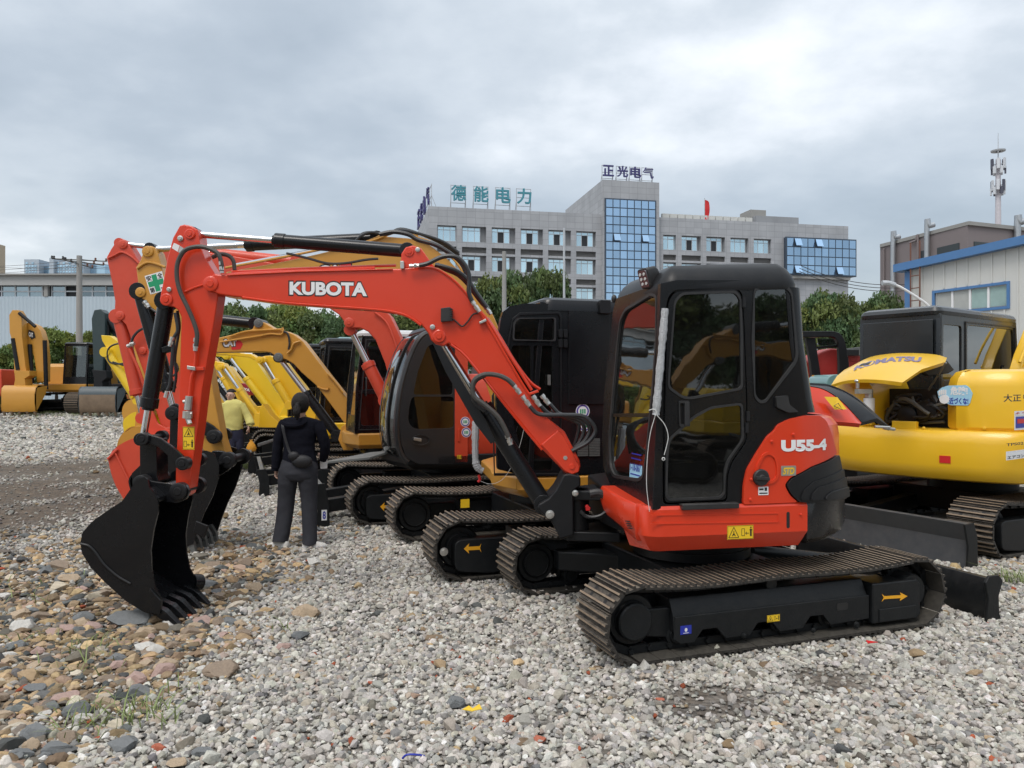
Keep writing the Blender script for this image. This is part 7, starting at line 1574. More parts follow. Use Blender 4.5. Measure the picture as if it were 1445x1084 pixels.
plan_block(m3, 'floor_frame', U3, [(1.0, .05), (.85, 1.0), (.5, 1.08), (-1.15, 1.08), (-1.5, .8), (-1.5, -.8), (-1.1, -1.1), (.6, -1.1)], [(.62, .08), (.68, 0), (.80, 0)], BLKM, .02)
YB3 = 10.35
pr_(m3, 'boom', YB3, [(205, 350), (260, 352), (320, 360), (385, 371), (440, 384), (500, 405), (530, 425), (551, 446), (565, 476), (585, 560), (590, 640), (570, 645), (556, 560), (543, 512), (530, 480), (519, 468), (508, 463), (495, 463), (487, 456), (478, 444), (460, 432), (400, 418), (300, 402), (210, 398)], .30, RED_OLD, bevel=.015)
pin(m3, W(*c4(93, 443), YB3), YB3-.01, YB3+.31, .065, RED_OLD, 'pin_boss')
hose_(m3, YB3-.03, [(528, 440), (545, 455), (556, 480), (562, 500)], .014, RED_OLD, name='weld_bead')
cylinder(m3, W(495, 466, YB3+.15), W(545, 565, YB3+.15), .085, .042, .48, RED_OLD, 'lift_cylinder')
cylinder(m3, W(171, 344, YB3+.12), W(420, 370, YB3+.12), .075, .036, .52, RED_OLD, 'arm_cylinder')
a3 = [(150, 363), (156, 352), (162, 343), (169, 337.5), (177, 338.5), (183, 348), (195, 368), (212, 392), (232, 420), (246, 470), (256, 540), (262, 600), (258, 640), (244, 650), (230, 612), (218, 574), (206, 536), (190, 492), (177, 458), (168, 449), (161, 442), (162, 425), (158, 400)]
pr_(m3, 'arm', YB3+.05, a3, .22, RED_OLD, bevel=.015); pin(m3, W(171, 344, YB3), YB3+.04, YB3+.29, .06, RED_OLD, 'pin_boss'); pin(m3, W(167, 445, YB3), YB3+.04, YB3+.29, .06, RED_OLD, 'pin_boss')
hose_(m3, YB3+.03, [(152, 365), (162, 360), (172, 356), (185, 362), (196, 372)], .014, RED_OLD, name='weld_bead')
mb = MB(); q = W(201, 495, YB3+.03); pin(m3, q, YB3+.03, YB3+.3, .05, RED_OLD, 'pin_boss')
cylinder(m3, W(202, 590, YB3+.15), W(168, 447, YB3+.15), .085, .04, .24, RED_OLD, 'bucket_cylinder')
hose_(m3, YB3-.03, [(185, 487), (188, 476), (196, 467), (206, 463), (213, 466)], .018, HOSE); hose_(m3, YB3-.03, [(181, 490), (195, 520), (205, 550), (210, 570)], .02, RED_OLD, name='steel_line')
mb = MB(); fitting(mb, W(180, 489, YB3-.03), W(190, 484, YB3-.03), .024); obj('hose_fitting', mb, ZINC, m3)
for yy in (YB3+.0, YB3+.28): pr_(m3, 'side_link', yy, [(196, 575), (206, 570), (216, 582), (222, 598), (244, 608), (250, 625), (238, 632), (222, 622), (208, 610), (198, 596)], .04, RED_OLD, r=4)
nb = [(152, 648), (158, 637), (168, 628), (190, 618), (215, 612), (240, 618), (236, 660), (210, 700), (190, 708), (174, 704), (163, 685)]
bk3 = bucket(m3, nb, .85, [(236, 622), (200, 616), (168, 628), (153, 648), (160, 680), (174, 704), (195, 722), (215, 730)], 9.95, RED_OLD, (W(212, 726, 9.95), Vector((.5, 0, -.85)).normalized()), mt=GREYB, cr=None, tooth_L=.16)
hose_(m3, 9.93, [(152, 648), (160, 640), (166, 634)], .016, RED_OLD, name='weld_bead'); hose_(m3, 9.93, [(163, 640), (185, 685), (192, 700)], .012, RED_OLD, name='weld_bead')
pin(m3, W(241, 611, YB3), YB3-.04, YB3+.36, .08, RED_OLD, 'linkage_pin')
q = MB(); q.prism([F3.P(x, y, z) for x, y, z in ((-1.75, .1, .62), (-1.1, .2, .72), (-.9, -.3, .78), (-1.2, -.3, .7))], (0, 0, .03)); obj('cover_sheet', q, GREYB, m3, bevel=.004)

m4 = thing('excavator', 'ochre excavator with red and white boom emblem and narrow black cab, fourth in the row', 'excavator', (-2.05, 13.1, 0), R_(200))
F4, U4 = Fr((-2.05, 13.1, 0), R_(19.5)), Fr((-2.05, 13.1, 0), R_(200))
undercar(m4, F4, 1.12, .45, 1.27, .24, 46, zt=.41, blade=-2.1, bm=GREYB)
plan_block(m4, 'side_skirt', U4, [(.85, .1), (.88, .6), (.72, 1.08), (-1.1, 1.1), (-1.4, .7), (-1.45, 0), (-1.4, -.7), (-1.1, -1.1), (.5, -1.1)], [(.66, .08), (.72, 0), (.88, 0), (.90, .02)], CATY, .008)
box_cab(m4, U4, -.30, .78, .08, 1.04, .90, 2.42, BLK, GLD, .12, roofm=mat('white_roof_paint', (.62, .63, .63), .45))
plan_block(m4, 'engine_housing', U4, [(-.35, 1.05), (-1.1, 1.08), (-1.4, .7), (-1.42, 0), (-1.4, -.7), (-1.1, -1.08), (.2, -1.08), (.2, -.1), (-.35, -.1)], [(.9, 0), (1.5, 0), (1.62, .08)], CATY, .02)
YB4 = 12.95
b4 = [(225, 476), (262, 474)]+[cz1(*p) for p in ((20, 205), (250, 150), (305, 132), (325, 80), (345, 68), (395, 82), (470, 128), (560, 148), (620, 172), (690, 225), (770, 330), (880, 475), (1020, 650), (1060, 760), (1050, 860), (1005, 850), (940, 760), (800, 570), (680, 465), (620, 400), (560, 365), (500, 352), (440, 312), (380, 305), (20, 312))]+[(230, 505)]
pr_(m4, 'boom', YB4, b4, .28, CATY, bevel=.015); YS4 = TSurf((0, YB4, 0), (1, 0, 0))
word(YS4, 'CAT', ((82, 270), (186, 262), (184, 216), (80, 210)), cz1, .002, m4, bold=.05, outline=.12)
mb = MB(); mb.prism(tp(YB4-.003, [(180, 218), (215, 222), (232, 248), (212, 288), (150, 292), (140, 272), (178, 268)], cz1), (0, .0015, 0)); obj('red_mark', mb, REDP, m4, smooth=False)
for pts in ([(60, 232), (200, 210), (330, 190), (440, 170), (520, 175), (540, 150), (535, 120)], [(540, 150), (575, 170), (588, 240), (580, 290)], [(670, 225), (620, 245), (600, 290), (570, 320)], [(130, 190), (250, 152), (400, 140), (540, 135)], [(880, 475), (940, 540), (1000, 620)]): hose_(m4, YB4-.03, pts, .017, CATY if pts[1][0] > 600 or pts[0][0] < 200 else HOSE, cz1, name='steel_line')
for p_ in ((352, 88), (505, 348)): pin(m4, W(*cz1(*p_), YB4), YB4-.02, YB4+.30, .075, GREYB, 'pin_boss')
hose_(m4, YB4-.02, [(800, 572), (840, 590), (880, 595), (885, 580)], .015, CATY, cz1, 'weld_bead')
cylinder(m4, W(*cz1(510, 352), YB4+.14), W(*cz1(955, 945), YB4+.14), .085, .045, .46, BLK, 'lift_cylinder')
cylinder(m4, W(206, 440, YB4+.12), W(*cz1(330, 92), YB4+.12), .09, .042, .52, BLK, 'arm_cylinder')
pr_(m4, 'swing_post', YB4-.05, [cz1(*p) for p in ((985, 880), (1050, 830), (1075, 880), (1075, 1060), (1000, 1060), (960, 980))], .4, CATY)
pr_(m4, 'arm', YB4+.04, [(200, 436), (210, 430), (222, 446), (246, 500), (222, 560), (205, 610), (192, 616), (190, 600), (196, 540), (196, 470)], .2, CATY)
bk4 = bucket(m4, [(164, 640), (170, 615), (185, 604), (205, 600), (212, 630), (205, 668), (190, 676), (172, 668)], .8, [(210, 606), (185, 602), (168, 618), (164, 640), (172, 668), (190, 690), (205, 694)], 12.6, CATY, (W(204, 690, 12.6), Vector((.5, 0, -.85)).normalized()), mt=GREYB, cr=None)
pr_(m4, 'tie_bar', 12.3, [cz1(*p) for p in ((340, 1010), (480, 965), (485, 985), (345, 1035))], .08, GREYB)

def yellow_machine(label, cx_, cy_, m, boom, rod, barrel_end, cr, YB, stick=None, cab=True, split=.45, th=.26):
    t_ = thing('excavator', label, 'excavator', (cx_, cy_, gz(cx_, cy_)), R_(200)); F = Fr((cx_, cy_, gz(cx_, cy_)), R_(19.5)); U = Fr((cx_, cy_, gz(cx_, cy_)), R_(200))
    undercar(t_, F, 1.1, .42, 1.2, .235, 42, zt=.40, blade=-1.95, bm=GREYB)
    plan_block(t_, 'upper_frame', U, [(.85, -.5), (.9, .5), (.72, 1.05), (-1.0, 1.08), (-1.3, .7), (-1.35, 0), (-1.3, -.7), (-1.0, -1.08), (.5, -1.08)], [(.62, .08), (.68, 0), (.90, 0), (.92, .02)], m, .008)
    plan_block(t_, 'engine_housing', U, [(-.35, 1.02), (-1.0, 1.05), (-1.3, .7), (-1.32, 0), (-1.3, -.7), (-1.0, -1.05), (.4, -1.05), (.4, -.1), (-.35, -.1)], [(.92, 0), (1.45, 0), (1.6, .1)], m, .02)
    if cab: box_cab(t_, U, -.30, .74, .08, 1.0, .92, 2.45, BLK, GLD, .12)
    pr_(t_, 'boom', YB, [cr(*p) for p in boom], th, m, bevel=.012)
    cylinder(t_, W(*cr(*rod), YB-.12), W(*cr(*barrel_end), YB-.12), .075, .036, split, m, 'lift_cylinder')
    pin(t_, W(*cr(*rod), YB), YB-.22, YB+th+.02, .07, m, 'pin_boss')
    return t_, F, U
m5, F5, U5 = yellow_machine('bright yellow excavator whose boom stands just right of the lemon coloured boom', -3.3, 15.8, YEL, [(-300, 250), (100, 255), (220, 318), (290, 322), (345, 355), (400, 338), (440, 335), (470, 352), (520, 390), (560, 390), (620, 470), (700, 570), (790, 700), (860, 830), (930, 950), (830, 950), (760, 850), (640, 700), (560, 690), (470, 560), (400, 440), (340, 380), (280, 350), (100, 330), (-300, 330)], (385, 372), (590, 715), cz1, 15.4)
m6, F6, U6 = yellow_machine('lemon yellow excavator with pale boom and thin stick reaching to the far left', -4.6, 18.2, LYEL, [(-400, 220), (60, 300), (140, 318), (270, 325), (330, 372), (400, 480), (480, 600), (560, 700), (600, 760), (560, 800), (470, 790), (380, 690), (280, 500), (200, 420), (120, 365), (60, 345), (-400, 300)], (128, 345), (500, 830), cz1, 17.6, split=.34)
m7, F7, U7 = yellow_machine('deep yellow excavator whose boom shows left of the lemon coloured boom', -5.9, 20.8, YEL, [(-400, 330), (30, 380), (90, 395), (150, 480), (250, 640), (330, 740), (375, 790), (340, 880), (300, 860), (200, 690), (130, 560), (70, 470), (20, 440), (-400, 400)], (80, 425), (350, 800), cz1, 20.0)
pr_(m7, 'red_hood', 21.2, [cz1(*p) for p in rounded([(180, 560), (210, 545), (250, 550), (285, 590), (290, 640), (240, 640), (200, 600)], 12)], .5, mat('dark_red_paint', (.30, .015, .03), .4))
MBY = TSurf((0, 21.2, 0), (1, 0, 0)); word(MBY, 'YA', ((236, 600), (285, 612), (288, 590), (240, 580)), cz1, .002, m7, bold=.05, outline=0)
for rt, Yp, P1 in ((m5, 15.3, [(350, 885), (358, 745), (380, 705), (440, 790), (505, 850), (505, 888)]), (m7, 19.8, [(300, 890), (330, 780), (380, 770), (420, 890)]), (m6, 17.4, [(540, 730), (600, 700), (640, 760), (640, 860), (520, 860), (505, 800)])):
    pr_(rt, 'swing_post', Yp, [cz1(*p) for p in P1], .35, YEL if rt is not m6 else LYEL)
ls = [cL(*p) for p in ((515, 553), (560, 556), (620, 600), (660, 700), (690, 800), (705, 880), (690, 890), (640, 800), (560, 650), (520, 580))]
pr_(m6, 'arm', 17.65, ls, .22, LYEL, bevel=.01); mb = MB(); cylinder(m6, W(*cL(703, 888), 17.6), W(*cL(545, 640), 17.6), .10, .045, .08, LYEL, 'bucket_cylinder')
hose_(m6, 17.5, [(640, 600), (600, 597), (560, 615), (548, 650), (560, 690), (610, 700), (650, 690)], .02, HOSE, cL); hose_(m6, 17.5, [(575, 690), (640, 710), (690, 715)], .02, HOSE, cL)
bucket(m6, [cL(*p) for p in rounded([(625, 1000), (650, 965), (700, 945), (760, 960), (760, 1060), (700, 1075), (640, 1075)], 10)], .8, [cL(*p) for p in ((745, 950), (690, 945), (650, 965), (625, 1000), (640, 1075), (680, 1120), (740, 1130))], 17.3, LYEL, (W(*cL(735, 1125), 17.3), Vector((.5, 0, -.85)).normalized()), mt=GREYB, cr=None)
m8 = thing('excavator', 'teal grey excavator cab rising behind the ochre booms', 'excavator', (-4.35, 22.4, gz(-4.3, 22)), R_(200)); F8 = Fr((-4.35, 22.4, gz(-4.3, 22)), R_(19.5)); U8 = Fr((-4.35, 22.4, gz(-4.3, 22)), R_(200))
undercar(m8, F8, 1.3, .5, 1.5, .34, 44, zt=.5)
plan_block(m8, 'upper_frame', U8, [(1.1, -.5), (1.1, .5), (.9, 1.2), (-1.4, 1.2), (-1.8, .7), (-1.8, -.7), (-1.4, -1.2), (.8, -1.2)], [(.7, .08), (.78, 0), (1.05, 0)], TEAL, .01)
plan_block(m8, 'engine_housing', U8, [(-.3, 1.15), (-1.4, 1.18), (-1.8, .7), (-1.8, -.7), (-1.4, -1.18), (.5, -1.18), (.5, -.1), (-.3, -.1)], [(1.05, 0), (1.8, 0), (1.95, .1)], TEAL, .02)
box_cab(m8, U8, -.25, 1.05, .1, 1.15, 1.05, 2.78, TEAL, GLS, .22, roofm=TEAL)

m9 = thing('excavator', 'bright yellow excavator seen from behind with its engine hood propped open', 'excavator', (5.2, 8.7, 0), R_(36.5))
F9, U9 = Fr((5.2, 8.7, 0), R_(27)), Fr((5.2, 8.7, 0), R_(36.5))
undercar(m9, F9, 1.12, .45, 1.22, .24, 44, zt=.41, detail=True, blade=-1.82, bw=1.13, bm=mat('clean_blade_paint', (.052, .057, .064), .4, dust=.25, var=.15))
S9 = Surf(U9, [(-1.6, .0), (-1.6, -.0001)])
KP = [(-1.02, -1.13), (-1.30, -1.02), (-1.45, -.75), (-1.53, -.4), (-1.55, 0), (-1.53, .4), (-1.45, .75), (-1.28, 1.03), (-1.0, 1.13)]
kp = [(q.x, q.y) for q in catmull([Vector((a, b, 0)) for a, b in KP], 4)]
plan_block(m9, 'counterweight', U9, kp+[(-.5, 1.13), (-.5, -1.13)], [(.70, .14), (.72, .06), (.78, .015), (.86, 0), (1.08, 0), (1.15, .015), (1.19, .05), (1.20, .1)], YEL)
plan_block(m9, 'upper_frame', U9, [(-.9, -1.125), (1.4, -1.125), (1.6, -.9), (1.6, 1.125), (-.9, 1.125)], [(.74, .04), (.78, 0), (1.0, 0)], YEL, .02)
KS = Surf(U9, KP, smooth=6)
rpt = [(KS.hit(*c8(507, 673))), (KS.hit(*c8(546, 650)))]; mb = MB(); panel(mb, KS, [(rpt[0][0], rpt[0][1]), (rpt[1][0], rpt[0][1]), (rpt[1][0], rpt[1][1]), (rpt[0][0], rpt[1][1])], (), .006, 0); obj('reflector', mb, REDP, m9, smooth=False)
rpt = [(KS.hit(*c8(136, 642))), (KS.hit(*c8(150, 620)))]; mb = MB(); panel(mb, KS, [(min(rpt[0][0], rpt[1][0]), rpt[0][1]), (max(rpt[1][0], rpt[0][0]), rpt[0][1]), (max(rpt[1][0], rpt[0][0]), rpt[1][1]), (min(rpt[0][0], rpt[1][0]), rpt[1][1])], (), .006, 0); obj('reflector', mb, REDP, m9, smooth=False)
hp = [(q.x, q.y) for q in catmull([Vector((a, b, 0)) for a, b in ((-.62, -1.10), (-.98, -1.09), (-1.22, -.98), (-1.36, -.72), (-1.42, -.45))], 4)]+[(-1.3, -.32), (-.62, -.32)]
plan_block(m9, 'rear_housing', U9, hp, [(1.2, .02), (1.23, 0), (1.62, 0), (1.70, .02), (1.765, .07), (1.79, .16)], YEL)
plan_block(m9, 'side_housing', U9, [(-.595, -1.09), (-.595, -.3), (.9, -.3), (1.1, -1.0), (1.0, -1.10)], [(1.0, 0), (1.66, 0), (1.74, .03), (1.78, .09)], YEL, .01)
plan_block(m9, 'left_housing', U9, [(-1.40, .55), (-1.42, .40), (-1.1, .40), (-.6, .40), (-.6, 1.05), (-1.0, 1.08), (-1.25, .95)], [(1.2, .0), (1.60, 0), (1.70, .04)], YEL, .02)
plan_block(m9, 'engine_bay', U9, [(-1.05, .42), (-1.05, -.34), (-.55, -.34), (-.55, .42)], [(1.15, 0), (1.6, 0)], INT)
for k in range(14):
    r_ = random.Random(k+3); mb = MB(); P0 = [U9.P(-1.12-r_.uniform(0, .14), r_.uniform(-.28, .38), 1.24+r_.uniform(0, .3)) for _ in range(4)]; mb.tube(P0, r_.uniform(.012, .024), n=7); obj('engine_hose', mb, HOSE if k % 4 else GREYB, m9)
mb = MB(); pz = W(*c8(262, 448), 8.1); mb.cyl(pz-Vector((0, 0, .16)), pz+Vector((0, 0, .0)), .055, n=14); obj('filter_can', mb, WHT, m9, bevel=.008)
mb = MB(); mb.cyl(pz, pz+Vector((0, 0, .09)), .04, n=12); mb.box(pz+Vector((-.06, 0, .07)), (.14, .1, .05)); mb.cyl(pz+Vector((-.12, 0, .1)), pz+Vector((-.12, 0, .16)), .02, n=8); mb.cyl(pz+Vector((.02, 0, .14)), pz+Vector((.1, 0, .2)), .02, n=8); mb.ell(pz+Vector((-.12, 0, .18)), (.035, .035, .02), 8, 6); obj('filter_head', mb, ZINC, m9, bevel=.004)
for k in range(3):
    mb = MB(); c_ = U9.P(-1.2, .12-.2*k, 1.32+.06*k); mb.lathe(c_, -U9.x, [(0, .10), (.04, .10), (.05, .08), (.06, .03), (.06, .002)], n=18); obj('pulley', mb, BLKM, m9)
for a_, b_ in ((150, 225), (330, 415)):
    q0, q1 = KS.hit(*c8(a_, 552)), KS.hit(*c8(b_, 552)); mb = MB(); panel(mb, KS, [(q0[0], 1.19), (q1[0], 1.19), (q1[0], 1.27), (q0[0], 1.27)], (), -.06, -.12); obj('deck_strip', mb, YEL, m9, bevel=.006)
mb = MB(); SDs = Surf(U9, [(-.75, -1.106), (1.0, -1.106)]); panel(mb, SDs, [(.150, 1.0), (.158, 1.0), (.158, 1.70), (.150, 1.70)], (), .004, -.01); panel(mb, SDs, [(.16, 1.03), (1.7, 1.03), (1.7, 1.038), (.16, 1.038)], (), .022, -.01); obj('panel_seam', mb, INK, m9, smooth=False)
rows9 = [[(131, 402), (180, 388), (240, 383), (300, 385), (340, 389), (378, 394)], [(150, 372), (205, 350), (272, 340), (345, 340), (405, 345), (445, 348)], [(176, 350), (236, 322), (315, 306), (395, 302), (468, 309), (528, 322)], [(200, 338), (265, 306), (345, 293), (425, 292), (495, 297), (533, 308)]]
yb9 = [8.45, 8.25, 8.0, 7.75, 7.55, 7.4]; hr = []
for r_, dy in zip(rows9, (0, .08, .28, .62)): hr.append(catmull([W(*c8(*p), y+dy) for p, y in zip(r_, yb9)], 4))
hr2 = [[p+Vector((.0, .03, -.035)) for p in r] for r in hr]
mb = MB(); mb.loft(hr, caps=False, close=False); mb.loft(hr2, caps=False, close=False)
mb.loft([hr[0], hr2[0]], caps=False, close=False); mb.loft([hr[-1], hr2[-1]], caps=False, close=False); mb.loft([[r[-1] for r in hr], [r[-1] for r in hr2]], caps=False, close=False); mb.loft([[r[0] for r in hr], [r[0] for r in hr2]], caps=False, close=False)
hood = obj('engine_hood', mb, YEL, m9, ang=50)
def hood_pt(u, v, lift):
    n = len(hr[0])-1; m = len(hr)-1; a = min(n-1e-6, max(0, u*n)); b = min(m-1e-6, max(0, v*m)); i, j = int(a), int(b); fa, fb = a-i, b-j
    p = (hr[j][i]*(1-fa)+hr[j][i+1]*fa)*(1-fb)+(hr[j+1][i]*(1-fa)+hr[j+1][i+1]*fa)*fb
    nrm = Vector((-.15, -.55, .82))
    return p+nrm*lift
vs_, fs_2, a0, a1, b0, b1 = text_mesh('KOMATSU', .05, .0, 1.0)
bm = bmesh.new(); bv = [bm.verts.new(((v.x-a0)/(a1-a0), (v.y-b0)/(b1-b0), 0)) for v in vs_]
for f in fs_2:
    try: bm.faces.new([bv[i] for i in f])
    except ValueError: pass
bmesh.ops.triangulate(bm, faces=bm.faces[:]); bmesh.ops.subdivide_edges(bm, edges=bm.edges[:], cuts=2, use_grid_fill=True)
from mathutils.bvhtree import BVHTree
hv = [p for r in hr for p in r]; nh = len(hr[0]); hb = BVHTree.FromPolygons(hv, [(j*nh+i, j*nh+i+1, (j+1)*nh+i+1, (j+1)*nh+i) for j in range(3) for i in range(nh-1)])
def on_hood(x, y):
    px, py = 208+232*x, 353-86*x+56*x*x-17*y; u, v = c8(px+6*y, py); c_ = Vector((0, 0, CAMZ)); d_ = (W(u, v, 5)-c_).normalized(); h_ = hb.ray_cast(c_, d_)
    return (h_[0]-d_*.012) if h_[0] is not None else hood_pt(x*.5+.3, .6, .014)
mb = MB(); bm.verts.index_update(); mb.add([on_hood(v.co.x, v.co.y) for v in bm.verts], [tuple(v.index for v in f.verts) for f in bm.faces]); bm.free(); obj('lettering', mb, mat('faded_violet_lettering', (.20, .17, .28), .5, var=.3, vscale=12), hood, smooth=False)
mb = MB(); q = [hood_pt(x, y, .004) for x, y in ((.18, .40), (.36, .40), (.36, .48), (.34, .56), (.18, .56))]; mb.add(q, [(0, 1, 2, 3, 4)]); obj('latch_recess', mb, YEL, hood, smooth=False); mb = MB(); mb.add([hood_pt(x, y, .007) for x, y in ((.24, .43), (.33, .43), (.33, .52), (.24, .52))], [(0, 1, 2, 3)]); obj('latch', mb, INK, hood, smooth=False)
mb = MB(); mb.cyl(W(*c8(530, 325), 7.6), W(*c8(470, 420), 7.9), .012, n=6); obj('hood_prop', mb, GREYB, m9)
pr_(m9, 'hinge_arm', 7.9, [c8(*p) for p in ((440, 350), (535, 318), (560, 350), (540, 362), (470, 372))], .08, RUB)
HS = Surf(U9, [(a, b) for a, b in hp[:-2]])
hand = [(500, 425), (515, 412), (535, 405), (600, 403), (612, 412), (623, 432), (614, 465), (606, 474), (548, 473), (520, 462), (505, 448)]
mb = MB(); panel(mb, HS, HS.poly(hand, c8), (), .006, -.002, step=.04); hs = obj('warning_decal', mb, LBLUE, m9, smooth=False)
for fx0, fy0 in ((503, 414), (510, 411), (517, 410), (524, 411)):
    mb = MB(); a = HS.hit(*c8(fx0, fy0+8)); b = HS.hit(*c8(fx0+8, fy0+26)); panel(mb, HS, rrect(min(a[0], b[0]), max(a[0], b[0])-.005, min(a[1], b[1]), max(a[1], b[1]), .008), (), .010, .003); obj('hand_print', mb, WHT, hs, smooth=False)
a = HS.hit(*c8(515, 452)); mb = MB(); panel(mb, HS, [(a[0]-.045+.045*math.cos(t)+.02, a[1]+.045*math.sin(t)) for t in [i*.524 for i in range(12)]], (), .011, .003); obj('hand_print', mb, WHT, hs, smooth=False)
a, b = HS.hit(*c8(541, 470)), HS.hit(*c8(608, 447)); mb = MB(); add_text(mb, '近づくな!', lambda x, y, l: HS.at(a[0]+x, .008, a[1]+y), b[0]-a[0], b[1]-a[1], bold=.03); obj('lettering', mb, BLUEP, hs, smooth=False)
a, b = HS.hit(*c8(545, 438)), HS.hit(*c8(606, 408)); mb = MB(); add_text(mb, '危険!', lambda x, y, l: HS.at(a[0]+x, .008, a[1]+y), b[0]-a[0], b[1]-a[1], bold=.04); obj('lettering', mb, WHT, hs, smooth=False)
SD = Surf(U9, [(-.62, -1.102), (1.0, -1.102)]); 
lett(SD, '大正リース', (727, 462), (875, 433), c8, .004, INK, m9, 'lettering', bold=.02); lett(SD, 'TPS02', (738, 616), (797, 600), c8, .004, INK, m9, 'lettering', bold=.02); 
a, b = SD.hit(*c8(738, 665)), SD.hit(*c8(860, 620)); mb = MB(); panel(mb, SD, [(a[0], a[1]), (b[0], a[1]), (b[0], b[1]), (a[0], b[1])], (), .004, .001); o = obj('sticker', mb, WHT, m9, smooth=False)
lett(SD, 'エアコン', (741, 661), (800, 643), c8, .0055, INK, o, 'lettering', bold=.02); lett(SD, '排出ガス対策型', (741, 637), (845, 624), c8, .0055, BLUEP, o, 'lettering')
a, b = SD.hit(*c8(767, 560)), SD.hit(*c8(850, 490)); mb = MB(); panel(mb, SD, [(a[0], a[1]), (b[0], a[1]), (b[0], b[1]), (a[0], b[1])], (), .004, .001); o = obj('sticker', mb, WHT, m9, smooth=False)
a, b = SD.hit(*c8(770, 553)), SD.hit(*c8(800, 508)); mb = MB(); panel(mb, SD, [(a[0], a[1]), (b[0], a[1]), (b[0], a[1]+.1), (a[0], a[1]+.1)], (), .006, .0045); obj('print', mb, BLUEP, o, smooth=False); mb = MB(); panel(mb, SD, [(a[0], a[1]+.11), (b[0], a[1]+.11), (b[0], b[1]), (a[0], b[1])], (), .006, .0045); obj('print', mb, GOLD, o, smooth=False); mb = MB(); panel(mb, SD, [(a[0]+.03, a[1]+.04), (b[0], a[1]+.04), (b[0]-.02, a[1]+.08), (a[0]+.03, a[1]+.08)], (), .008, .0065); obj('print', mb, REDP, o, smooth=False)
lett(SD, 'よく見て', (768, 504), (846, 493), c8, .0065, REDP, o, 'lettering')
for a_, b_ in ((663, 553), (453, 553)):
    s_, z_ = HS.hit(*c8(a_, b_)); bolt(m9, HS.at(s_, 0, z_), HS.at(s_, 1, z_)-HS.at(s_, 0, z_), .016, YEL)
box_cab(m9, U9, -.56, 1.58, .10, 1.02, 1.1, 2.43, mat('dark_grey_cab_paint', (.012, .015, .018), .28, coat=.2, dust=.05), GLD, .10, side=-1)
mb = MB(); mb.box((-.575, .56, 1.95), (.02, .80, .84), U9); obj('rear_cover', mb, MATS['dark_grey_cab_paint'], m9, bevel=.01)
BS9 = TSurf(U9.P(0, .02, 0), U9.x); bb9 = BS9.poly([(1424, 520), (1430, 500), (1440, 476), (1452, 445), (1490, 370), (1540, 310), (1640, 240), (1700, 230), (1700, 300), (1640, 310), (1580, 350), (1530, 420), (1490, 500), (1480, 560), (1420, 560)]); mb = MB(); panel(mb, BS9, bb9, (), .13, 0); obj('boom', mb, YEL, m9, bevel=.012)
mb = MB(); mb.tube([BS9.at(*(lambda q: (q[0], .15, q[1]))(BS9.hit(u, v))) for u, v in ((1419, 512), (1430, 486), (1452, 448), (1500, 380))], .016, n=7); mb.tube([BS9.at(*(lambda q: (q[0], .15, q[1]))(BS9.hit(u, v))) for u, v in ((1428, 518), (1440, 496), (1462, 458), (1510, 392))], .016, n=7); obj('steel_line', mb, YEL, m9)

hrw = [[(110, 800), (240, 835), (380, 845), (512, 856)], [(104, 690), (215, 705), (350, 770), (515, 853)], [(98, 566), (235, 598), (370, 690), (520, 850)]]
def hood_loft(name, rows, ys_, m, root, th=.03):
    R0 = [catmull([W(*cz8(*p), y+k_*.02) for k_, p in enumerate(r)], 5) for r, y in zip(rows, ys_)]; R1 = [[p+Vector((-.005, .02, -th)) for p in r] for r in R0]; mb = MB(); mb.loft(R0, caps=False, close=False); mb.loft(R1, caps=False, close=False)
    mb.loft([R0[0], R1[0]], caps=False, close=False); mb.loft([R0[-1], R1[-1]], caps=False, close=False); mb.loft([[r[-1] for r in R0], [r[-1] for r in R1]], caps=False, close=False); mb.loft([[r[0] for r in R0], [r[0] for r in R1]], caps=False, close=False); return obj(name, mb, m, root, ang=50), R0
rh, RR0 = hood_loft('raised_hood', hrw, (5.86, 5.88, 5.98), RED, ex)
hood_loft('hood_trim', [[(98, 563), (236, 594), (372, 686), (520, 846)], [(115, 558), (260, 575), (430, 660), (640, 815)], [(140, 556), (300, 572), (500, 668), (738, 884)]], (5.975, 6.06, 6.3), BLKM, rh)
for k in range(3):
    t_ = .3+.25*k; mb = MB(); A0 = [(98, 563), (236, 594), (372, 686), (520, 846)]; A1 = [(140, 556), (300, 572), (500, 668), (738, 884)]
    mb.tube([W(*cz8(a[0]*(1-t_)+b[0]*t_, a[1]*(1-t_)+b[1]*t_-6), 5.98+.28*t_+i*.02) for i, (a, b) in enumerate(zip(A0, A1))], .008, n=5); obj('trim_rib', mb, BLKM, rh)
mb = MB(); st = [W(*cz8(*p), y) for p, y in (((305, 760), 5.87), ((398, 758), 5.87), ((325, 665), 5.90), ((225, 662), 5.88))]; mb.add([p+Vector((0, -.02, .012)) for p in st], [(0, 1, 2, 3)]); obj('warning_sticker', mb, GOLD, rh, smooth=False)
mb = MB(); tr = [W(*cz8(*p), 5.84) for p in ((308, 722), (375, 752), (340, 700))]; mb.tube(tr+[tr[0]], .003, n=4, smooth=0); obj('pictogram', mb, INK, rh)
mb = MB(); mb.cyl(W(*cz8(690, 890), 6.0), W(*cz8(770, 900), 6.1), .012, n=6); mb.cyl(W(*cz8(620, 880), 5.95), W(*cz8(735, 885), 6.0), .01, n=6); obj('hood_catch', mb, ZINC, rh)

